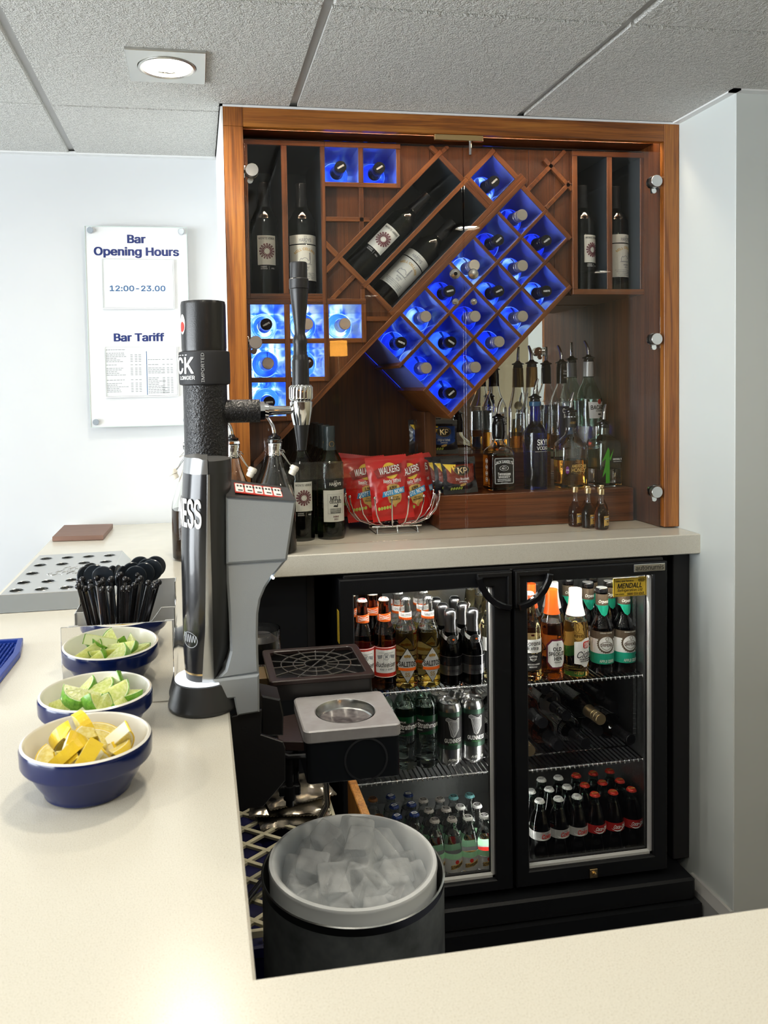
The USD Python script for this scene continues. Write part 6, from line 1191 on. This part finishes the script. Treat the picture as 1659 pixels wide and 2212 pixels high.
def wrap_ell(v, f, cx, cy, rx, ry, zc, a_end):
    """lettering around the shell's elliptic front; its right end stands at angle a_end"""
    a = a_end + (v[:, 0] - v[:, 0].max()) / ((rx + ry) / 2); return np.c_[cx + (rx + v[:, 2]) * np.cos(a), cy + (ry + v[:, 2]) * np.sin(a), v[:, 1] + zc - v[:, 0] * 0.0], f
part(gt, 'lettering', MB().add(*wrap_ell(up_((v, f), .0006)[0], f, cxg, 1.055, rg, .0442, 1.385, -PI / 2 - .22)), 'white')
v, f = text_c('GIVEN UP', .004, False, .0003); t_ = np.linspace(0, 1, 60); sq = LineString(np.c_[-.013 + .026 * t_, .006 * np.sin(t_ * 34) * (1 - .4 * t_) + .002]).buffer(.0005).union(affinity.scale(ring(.0092, .0098), 1.5, 1, origin=(0, 0))); v2, f2 = shape_mesh(sq, .0003, 0, .004); sgm = MB().add(*wrap_ell(up_((v2, f2), .0005)[0], f2, gx(443, 1.24), 1.055, gx(443, 1.24) - gx(393, 1.24), .0442, 1.226, -PI / 2 - .35)); part(gt, 'signature', sgm, 'ink_grey')
# spout housing over the bartender's side
def hx(px, py): y = py; return ((px - (428 + (y - 985) * .0253)) * 5.75e-4, 1.15 + (1493 - py) / 1668 + (px - 440) * .0000105)
prof = [hx(487, 1070), hx(642, 1088), hx(632, 1150), hx(622, 1214)]
lowr = [hx(488, 1213), hx(622, 1214), hx(606, 1232), hx(590, 1249), hx(575, 1270), hx(564, 1295), hx(559, 1325), hx(558, 1370), hx(559.5, 1420), hx(561, 1453), hx(468, 1457), hx(486, 1440), hx(497, 1400), hx(494, 1320), hx(489, 1250)]
part(gt, 'spout_housing', MB().prism(Polygon(prof + [hx(488, 1213)]), 0, .086, c=.003, T=XZ(1.108)), 'fount_grey'); part(gt, 'housing_neck', MB().prism(Polygon(lowr), 0, .078, c=.003, T=XZ(1.104)), 'fount_grey')
part(gt, 'housing_foot', MB().prism(Polygon([hx(459, 1456), hx(561, 1453), hx(561.5, 1535), hx(513, 1538), hx(505, 1500), hx(459, 1500)]), 0, .086, c=.0025, T=XZ(1.108)), 'fount_grey')
a, b = hx(487, 1070), hx(642, 1088); tp = MB().add([(a[0], 1.020, a[1] + .0005), (b[0], 1.020, b[1] + .0005), (b[0] - .006, 1.070, b[1] + .012), (a[0] + .006, 1.075, a[1] + .016), (a[0], 1.11, a[1]), (b[0], 1.11, b[1])], [[0, 1, 2, 3], [3, 2, 5, 4], [0, 3, 4, 4], [1, 5, 2, 2]]); part(gt, 'button_panel', tp, 'fount_dark')
# sticker strip of five buttons lying on the sloping panel
Pa, Pb = np.array([a[0] + .012, 1.030, a[1] + .0038]), np.array([b[0] - .016, 1.030, b[1] + .0034]); ex = Pb - Pa; Lx = np.linalg.norm(ex); ex /= Lx; ey = np.array([0, .050, .0125]); ey /= np.linalg.norm(ey); ez = np.cross(ex, ey)
Tb = np.eye(4); Tb[:3, 0] = ex; Tb[:3, 1] = ey; Tb[:3, 2] = ez; Tb[:3, 3] = Pa
sp = part(gt, 'button_sticker', MB().box((0, 0, 0), (Lx, .034, .0008), 0, Tb), 'label_red'); it = MB(); ik = MB()
for k in range(5):
    c0 = Lx * (k + .08) / 5; c1_ = Lx * (k + .92) / 5; it.prism(rrect(c0, .003, c1_, .031, .002), .0008, .0012, T=Tb)
    for t in range(3): ik.box((c0 + .002 + .004 * t, .020, .0012), (c0 + .0045 + .004 * t, .026, .0014), 0, Tb)
    ik.box((c0 + .003, .006 + .002 * (k % 2), .0012), (c0 + .009, .010 + .002 * (k % 2), .0014), 0, Tb)
part(sp, 'button_field', it, 'white'); part(sp, 'button_print', ik, 'ink_black')
sx, sz = hx(592, 1250); part(gt, 'spout_light', MB().mesh(trimesh.creation.icosphere(1, .0016), T=TR(sx, 1.03, sz - .001)), 'spot_glow', True); part(gt, 'spout', MB().cyl((sx - .012, 1.065, sz + .006), (sx - .012, 1.065, sz - .018), .006, .0045, 14), 'chrome', 40)
part(gt, 'hanger_plate', MB().prism(Polygon([(.0330, 1.119), (.0725, 1.124), (.0710, 1.092), (.099, 1.080), (.102, 1.071), (.101, 1.028), (.072, .997), (.0330, .995)]), 0, .006, c=.001, T=XZ(1.040)), 'black_plastic')
part(gt, 'bracket_box', MB().prism(Polygon([(.077, 1.118), (.103, 1.110), (.107, 1.088), (.106, 1.059), (.076, 1.061)]), 0, .05, c=.002, T=XZ(1.15)), 'black_plastic')
# ------------------------------------------------------------------ black lager font behind it
ft = thing('lager_font', 'black textured lager font pole with chrome tap and slim handle', 'beer tap', (0.0135, 1.340, CT + .001))
bumpy('hammered', (0.010, 0.010, 0.011), 0.22, 260, .0022, 1.0)
part(ft, 'foot', MB().lathe([(0, 0), (.062, 0), (.064, .003), (.064, .010), (.050, .016), (.036, .022), (0, .022)], 40), 'black_gloss', 35)
part(ft, 'pole', MB().lathe([(0, .02), (.0355, .02), (.0355, .418), (0, .418)], 40), 'hammered', 35)
c_ = part(ft, 'collar', MB().lathe([(.034, .414), (.0405, .416), (.0412, .420), (.0412, .464), (.0405, .468), (.034, .470)], 48), 'black_matt', 30, label='wide black collar with white lettering')
part(c_, 'lettering', MB().add(*wrap(*up_(text_c('CK', .0250, True, .0005, 0, .006, .040, align='c'), .0003), .0412, .440, -PI / 2 - .92)).add(*wrap(*up_(text_c('LONGER', .0058, True, .0005, 0, -.0135, .032), .0003), .0412, .440, -PI / 2 - .78)), 'white')
v, f = text_c('IMPORTED', .0048, False, .0004, 0, 0, .046); v = np.c_[-v[:, 1], v[:, 0], v[:, 2]]; part(c_, 'side_lettering', MB().add(*wrap(*up_((v, f), .0003), .0412, .442, -PI / 2 - .08)), 'label_silver')
part(c_, 'stitching', art([up_(sm(sbox(-.030 + .007 * k, -.0008, -.026 + .007 * k, .0008)), .0006) for k in range(4)], .0412, .4625, -PI / 2 - .6), 'label_silver')
part(ft, 'sleeve', MB().lathe([(0, .469), (.0355, .469), (.0362, .475), (.0362, .544), (.0350, .549), (.032, .5495), (0, .5485)], 48), 'sleeve_black', 35)
em = part(ft, 'emblem', art([up_(shape_mesh(affinity.scale(disc(.010), .8, 1.6), .0003, 0, .004), .0003)], .0362, .512, PI + .42), 'white'); part(em, 'emblem_field', art([up_(shape_mesh(affinity.scale(disc(.0085), .75, .95), .0003, 0, .004), .0008)], .0362, .508, PI + .42), 'label_red')
part(ft, 'arm', MB().cyl((.028, 0, .371), (.088, 0, .371), .0190, n=28), 'hammered', 35)
part(ft, 'shank', MB().cyl((.088, 0, .371), (.096, 0, .371), .0150, n=8).cyl((.096, 0, .371), (.102, 0, .371), .012, n=20).lathe([(.0098, 0), (.0075, .010), (.0068, .040), (.0075, .052)], 20, frame((.102, 0, .371), (1, 0, 0))), 'chrome', 35)
tx = .1570
fl_ = MB(); nfl = 14; a = np.arange(nfl * 4) * 2 * PI / (nfl * 4); rr = .0200 - .0012 * (np.arange(nfl * 4) % 4 == 0)
lev = [(.386, .86), (.390, 1.0), (.408, 1.0), (.412, .84)]; Vv = np.vstack([np.c_[rr * s * np.cos(a), rr * s * np.sin(a), np.full(len(a), z)] for z, s in lev]); n_ = len(a)
fl_.add(Vv, [(k * n_ + j, k * n_ + (j + 1) % n_, (k + 1) * n_ + (j + 1) % n_, (k + 1) * n_ + j) for k in range(3) for j in range(n_)], TR(tx, 0, 0)).lathe([(.0165, .386), (.0190, .384), (.0185, .372), (.0165, .358), (.0140, .346), (0, .346)], 28, TR(tx, 0, 0)).lathe([(0, .412), (.0168, .412)], 28, TR(tx, 0, 0))
part(ft, 'tap_body', fl_, 'chrome', 40); part(ft, 'nozzle', MB().lathe([(0, .304), (.0070, .304), (.0078, .308), (.0128, .345), (.0128, .350)], 24, TR(tx, 0, 0)), 'black_plastic', 35)
hp_ = [(0, .412), (.0142, .412), (.0142, .452), (.0128, .455), (.0128, .460), (.0112, .463), (.0112, .478), (.0126, .484), (.0110, .490), (.0088, .496), (.0092, .510), (.0128, .540), (.0150, .565), (.0150, .570), (.0162, .571), (.0162, .586), (.0144, .588), (.0142, .612), (.0132, .614), (0, .614)]
part(ft, 'handle', MB().lathe(hp_, 32, TR(tx, 0, 0)), 'black_plastic', 30)
# ------------------------------------------------------------------ drip tray under the font
dt = thing('drip_tray', 'black drip tray with a round spider-web grille under the font', 'drip tray'); bumpy('tray_brown', (0.030, 0.018, 0.017), 0.32, 300, .0003, .4)
dx0, dx1, dy0, dy1, dz = .104, .277, 1.285, 1.446, 1.068
rim = rrect(dx0, dy0, dx1, dy1, .006).difference(rrect(dx0 + .013, dy0 + .013, dx1 - .013, dy1 - .013, .008)); part(dt, 'rim', MB().prism(rim, dz - .008, dz, c=.0015), 'tray_brown')
part(dt, 'pan', MB().prism(rrect(dx0 + .004, dy0 + .004, dx1 - .004, dy1 - .004, .006).difference(rrect(dx0 + .012, dy0 + .012, dx1 - .012, dy1 - .012, .006)), dz - .030, dz - .008).prism(rrect(dx0 + .004, dy0 + .004, dx1 - .004, dy1 - .004, .006), dz - .034, dz - .030), 'black_plastic')
cxx, cyy = (dx0 + dx1) / 2, (dy0 + dy1) / 2; inn = sbox(dx0 + .0125, dy0 + .0125, dx1 - .0125, dy1 - .0125)
def ring_at(r, r2): return affinity.translate(affinity.scale(ring(r, r2), 1, 1), cxx, cyy)
for r in (.020, .039, .060): part(dt, 'grille_ring', MB().tube([(cxx + r * math.cos(t), cyy + r * math.sin(t), dz - .004) for t in np.linspace(0, 2 * PI, 49)[:-1]], .0015, 6, True), 'grille_dark', 60)
for k in range(14):
    t = PI * 2 * k / 14 + .1; L_ = 1.0; far = LineString([(cxx, cyy), (cxx + .3 * math.cos(t), cyy + .3 * math.sin(t))]).intersection(inn); e = far.coords[-1]; r0 = 0 if k % 7 == 2 else .018
    part(dt, 'grille_spoke', MB().cyl((cxx + r0 * math.cos(t), cyy + r0 * math.sin(t), dz - .004), (e[0], e[1], dz - .004), .0014, n=6), 'grille_dark', 60)
part(dt, 'bracket', MB().box((.070, 1.34, dz - .026), (.110, 1.40, dz - .014)).box((.031, 1.33, dz - .05), (.072, 1.41, dz - .012), .002), 'brass')
# ------------------------------------------------------------------ surger unit
su = thing('surger_unit', 'steel-topped black surger unit with a round glass recess', 'surger'); ux0, ux1, uy0, uy1, uz = .1405, .2860, 1.147, 1.281, 1.041
bumpy('worn_steel', (0.62, 0.62, 0.63), 0.34, 40, .0003, .4, metal=0.45, detail=6, col2=(0.54, 0.52, 0.53)); bumpy('wet_pad', (0.07, 0.06, 0.065), 0.25, 60, .001, .6, col2=(0.20, 0.18, 0.18))
q = rrect(ux0, uy0, ux1, uy1, .010); hole = disc(.0455, .2130, 1.2115, 16); part(su, 'top_plate', MB().prism(q.difference(hole), uz - .019, uz, c=.002), 'worn_steel')
part(su, 'recess_rim', MB().lathe([(.0455, 0), (.0440, -.004), (.0425, -.012), (.040, -.0135)], 40, TR(.2130, 1.2115, uz + .0002)), 'steel', 40); part(su, 'recess_pad', MB().lathe([(0, -.0135), (.0405, -.0132), (.0405, -.016), (0, -.016)], 40, TR(.2130, 1.2115, uz)), 'wet_pad', 40)
part(su, 'housing', MB().prism(rrect(ux0 + .004, uy0 + .003, ux1 - .002, uy1 - .004, .008), uz - .080, uz - .0195, c=.001), 'smoke_black'); part(su, 'inner_ring', MB().lathe([(.030, 0), (.033, .0004), (.030, .0008)], 36, frame((.232, uy0 + .0022, uz - .050), (0, -1, 0))), 'smoke_grey')
part(su, 'mount_plate', MB().prism(Polygon([(.106, 1.17), (.142, 1.16), (.142, 1.265), (.106, 1.255)]), uz - .034, uz - .020, c=.001), 'tray_brown')
part(su, 'cradle', MB().tube([(.104, 1.158, uz - .032), (.118, 1.148, uz - .035), (.142, 1.144, uz - .034)], .004, 8).cyl((.120, 1.165, uz - .034), (.120, 1.165, uz - .115), .0062, n=12).cyl((.131, 1.185, uz - .034), (.131, 1.185, uz - .105), .0055, n=12).cyl((.120, 1.165, uz - .085), (.120, 1.165, uz - .105), .0095, n=12).box((.104, 1.16, uz - .100), (.136, 1.19, uz - .084), .002), 'black_gloss', 40)
cb_ = thing('power_cable', 'black cable drooping from the surger unit across the lattice rack', 'cable'); part(cb_, 'sheath', MB().tube([(.170, 1.20, uz - .080), (.185, 1.25, .93), (.205, 1.36, .82), (.195, 1.46, .72), (.165, 1.48, .672), (.120, 1.45, .664), (.085, 1.40, .664), (.045, 1.33, .664)], .0055, 10), 'black_gloss', 60)
# ------------------------------------------------------------------ glass behind the tap, rack, foil bags, shelf
gj = thing('glass_jar', 'clear glass jar with dark bags standing behind the tap', 'jar', (.105, 1.50, 1.03)); part(gj, 'glass_body', MB().lathe([(0, 0), (.036, 0), (.038, .004), (.038, .062), (.0365, .062), (.0360, .006), (0, .004)], 30), 'clear_glass', 40); part(gj, 'contents', MB().lathe([(0, .006), (.034, .006), (.034, .042), (.022, .050), (0, .047)], 20), 'black_plastic', 40)
rk = thing('lattice_rack', 'cream diamond lattice rack under the counter beside the ice bucket', 'rack'); plain('rack_cream', (0.58, 0.54, 0.38), 0.45)
ry0, ry1, rx0, rx1, rz = 1.300, 1.745, .034, .262, .650
R_ = sbox(rx0, ry0, rx1, ry1); lat = []
for s in (1, -1):
    for k in range(-8, 14):
        l = LineString([(rx0 + (0 if s > 0 else rx1 - rx0), ry0 + .058 * k), (rx0 + (rx1 - rx0 if s > 0 else 0), ry0 + .058 * k + .175)]).buffer(.0042, cap_style=2).intersection(R_)
        if not l.is_empty: lat.append((s, l))
for s, l in lat: part(rk, 'slat', MB().prism(l, rz - .006 + (0 if s > 0 else .0004), rz + (0 if s > 0 else .0004), c=.0006), 'rack_cream')
part(rk, 'border', MB().prism(R_.difference(R_.buffer(-.007, join_style=2)), rz - .012, rz + .0008, c=.001), 'rack_cream')
for x in (.090, rx1 - .004):
    for y in (ry0 + .004, ry1 - .004): part(rk, 'leg', MB().cyl((x, y, .40), (x, y, rz - .01), .004, n=8).mesh(trimesh.creation.icosphere(1, .006), T=TR(x, y, rz - .018)), 'rack_cream', 60)
cr = thing('storage_crate', 'dark blue crate under the lattice rack', 'crate'); plain('crate_blue', srgb(16, 18, 74), 0.5); part(cr, 'body', MB().box((.038, ry0 + .02, .402), (.255, ry1 - .01, .610), .004).box((.034, ry0 + .016, .590), (.259, ry1 - .006, .612), .003), 'crate_blue')
sh = thing('under_shelf', 'black shelf under the worktop carrying the ice bucket and crate', 'shelf'); part(sh, 'board', bx((.020, .80, .375), (.365, 1.80, .398), .002), 'black_matt'); part(sh, 'support', bx((.02, .80, 0), (.05, 1.80, .375)), 'black_matt'); part(sh, 'support', bx((.335, .80, 0), (.365, 1.80, .375)), 'black_matt')
fb = proto('foil_bag'); n = 22; X, Y = np.meshgrid(np.linspace(-.075, .075, n), np.linspace(-.05, .05, n)); i = np.arange(n * n).reshape(n, n)
Z = .010 * (1 - np.abs(2 * X / .15) ** 2.5) * (1 - np.abs(2 * Y / .10) ** 2.5) + .006 * (meshkit.fbm(np.stack([X * 60, Y * 60, 0 * X], -1), 3, 9) - .3)
part(fb, 'packet', MB().add(np.c_[X.ravel(), Y.ravel(), Z.ravel()], np.stack([i[:-1, :-1], i[:-1, 1:], i[1:, 1:], i[1:, :-1]], -1).reshape(-1, 4)), 'foil_mix', True)
xs_ = np.linspace(-.075, .075, 45); part(fb, 'crimped_edge', MB().prism(Polygon([(x, -.052 - (.003 if k % 2 else 0)) for k, x in enumerate(xs_)] + [(.075, -.042), (-.075, -.042)]), 0, .0012), 'foil_mix')
for k, (x, y, z, a, w) in enumerate([(.175, 1.66, .652, .1, 'lowest'), (.165, 1.675, .667, -.15, 'middle'), (.185, 1.69, .683, .25, 'topmost')]): dup(fb, 'foil_snack_bag', 'crinkled black and gold foil bag on the lattice rack, %s of the pile' % w, 'snack bag', group='foil bags on the rack', mat4=TR(x, y, z) @ RZ(a) @ RX(.08))
ws = thing('wooden_batten', 'bare orange wooden batten standing beside the fridge door', 'batten'); part(ws, 'batten', MB().box((.315, 1.61, .02), (.334, 1.78, .650), .002), 'orange_wood')
# ------------------------------------------------------------------ ice bucket and ice
ib = thing('ice_bucket', 'tall dull steel ice bucket with white plastic liner', 'ice bucket', (.217, 1.192, .3985)); bumpy('dull_steel', (0.30, 0.33, 0.345), 0.42, 14, .0004, .3, metal=0.45, detail=6, col2=(0.13, 0.145, 0.155)); plain('liner_white', (0.86, 0.90, 0.92), 0.28)
bz = .405
part(ib, 'outer_shell', MB().lathe([(.136, 0), (.138, .002), (.1385, bz - .012)], 72), 'dull_steel', 40); part(ib, 'shell_rim', MB().lathe([(.1385, bz - .012), (.1392, bz - .002), (.1398, bz), (.1380, bz + .0012), (.1365, bz), (.1360, bz - .05), (.1355, bz - .16)], 72), 'steel', 40)
part(ib, 'liner', MB().lathe([(.126, bz - .09), (.1275, bz + .002), (.1290, bz + .012), (.1275, bz + .0165), (.1225, bz + .0175), (.1180, bz + .0150), (.1135, bz + .004), (.110, bz - .012), (.1080, bz - .060), (.1070, bz - .075), (0, bz - .077)], 72), 'liner_white', 40)
mk('ice', {'g': ('texture_coordinate', {}), 'n': ('noise_texture', {'scale': 45.0, 'detail': 4.0, 'roughness': 0.65}), 'n2': ('noise_texture', {'scale': 28.0, 'detail': 3.0}), 'r': ('map_range', {'from_min': 0.35, 'from_max': 0.7, 'to_min': 0.22, 'to_max': 0.62}), 'b': ('bump', {'strength': 0.6, 'distance': 0.005}),
           't': ('transparent_bsdf', {'color': (0.975, 0.985, 0.99)}), 'p': ('principled_bsdf', {'base_color': (0.93, 0.96, 0.98), 'roughness': 0.12, 'ior': 1.31}), 'x': ('mix_closure', {})},
   [('g.object', 'n.vector'), ('g.object', 'n2.vector'), ('n.fac', 'b.height'), ('b.normal', 'p.normal'), ('n2.fac', 'r.value'), ('r.result', 'x.fac'), ('t.BSDF', 'x.closure1'), ('p.BSDF', 'x.closure2')], 'x.closure')
ICE = []; R4 = np.random.default_rng(21)
for k in range(5):
    p = proto('ice_%d' % k); s = np.array([.0285, .0245, .0215]) * R4.uniform(.85, 1.15, 3)
    pts = np.array([[x, y, z] for x in (-1, 1) for y in (-1, 1) for z in (-1, 1)], float) * s * R4.uniform(.78, 1.08, (8, 3)); pts = np.vstack([pts, pts * .9 + R4.normal(0, .003, (8, 3))])
    m = trimesh.Trimesh(pts).convex_hull
    for _ in range(3): m = m.subdivide()
    trimesh.smoothing.filter_taubin(m, .5, .4, iterations=8); v = np.array(m.vertices); n = np.array(m.vertex_normals); v += n * ((meshkit.fbm(v * 90 + k * 5, 3, k) - .5) * .0035)[:, None]
    part(p, 'cube', (v, np.array(m.faces)), 'ice', True); ICE.append(p)
kk = 0
for z, rad, cnt, ph, lay in ((-.052, .03, 4, .4, 'lowest inner'), (-.050, .080, 11, .3, 'lowest'), (-.018, .015, 2, .1, 'middle inner'), (-.020, .046, 7, .5, 'middle'), (-.022, .083, 12, .2, 'middle outer'), (.010, .025, 3, .9, 'upper inner'), (.002, .058, 7, .4, 'upper outer'), (.026, .012, 1, 0, 'topmost')):
    for i in range(cnt):
        a = 2 * PI * i / cnt + ph + R4.uniform(-.06, .06); r = rad + R4.uniform(-.006, .004); kk += 1
        up_z = .020 if (math.sin(a) > .5 and rad > .05 and z > -.03) else 0
        dup(ICE[kk % 5], 'ice_cube', 'clear ice cube in the steel bucket, %s layer at %s' % (lay, clock(a)), 'ice cube', group='ice cubes in the bucket', mat4=TR(.217 + r * math.cos(a), 1.192 + r * math.sin(a), .3985 + bz + z + up_z * .6) @ rot(*R4.uniform(-1.2, 1.2, 3)))
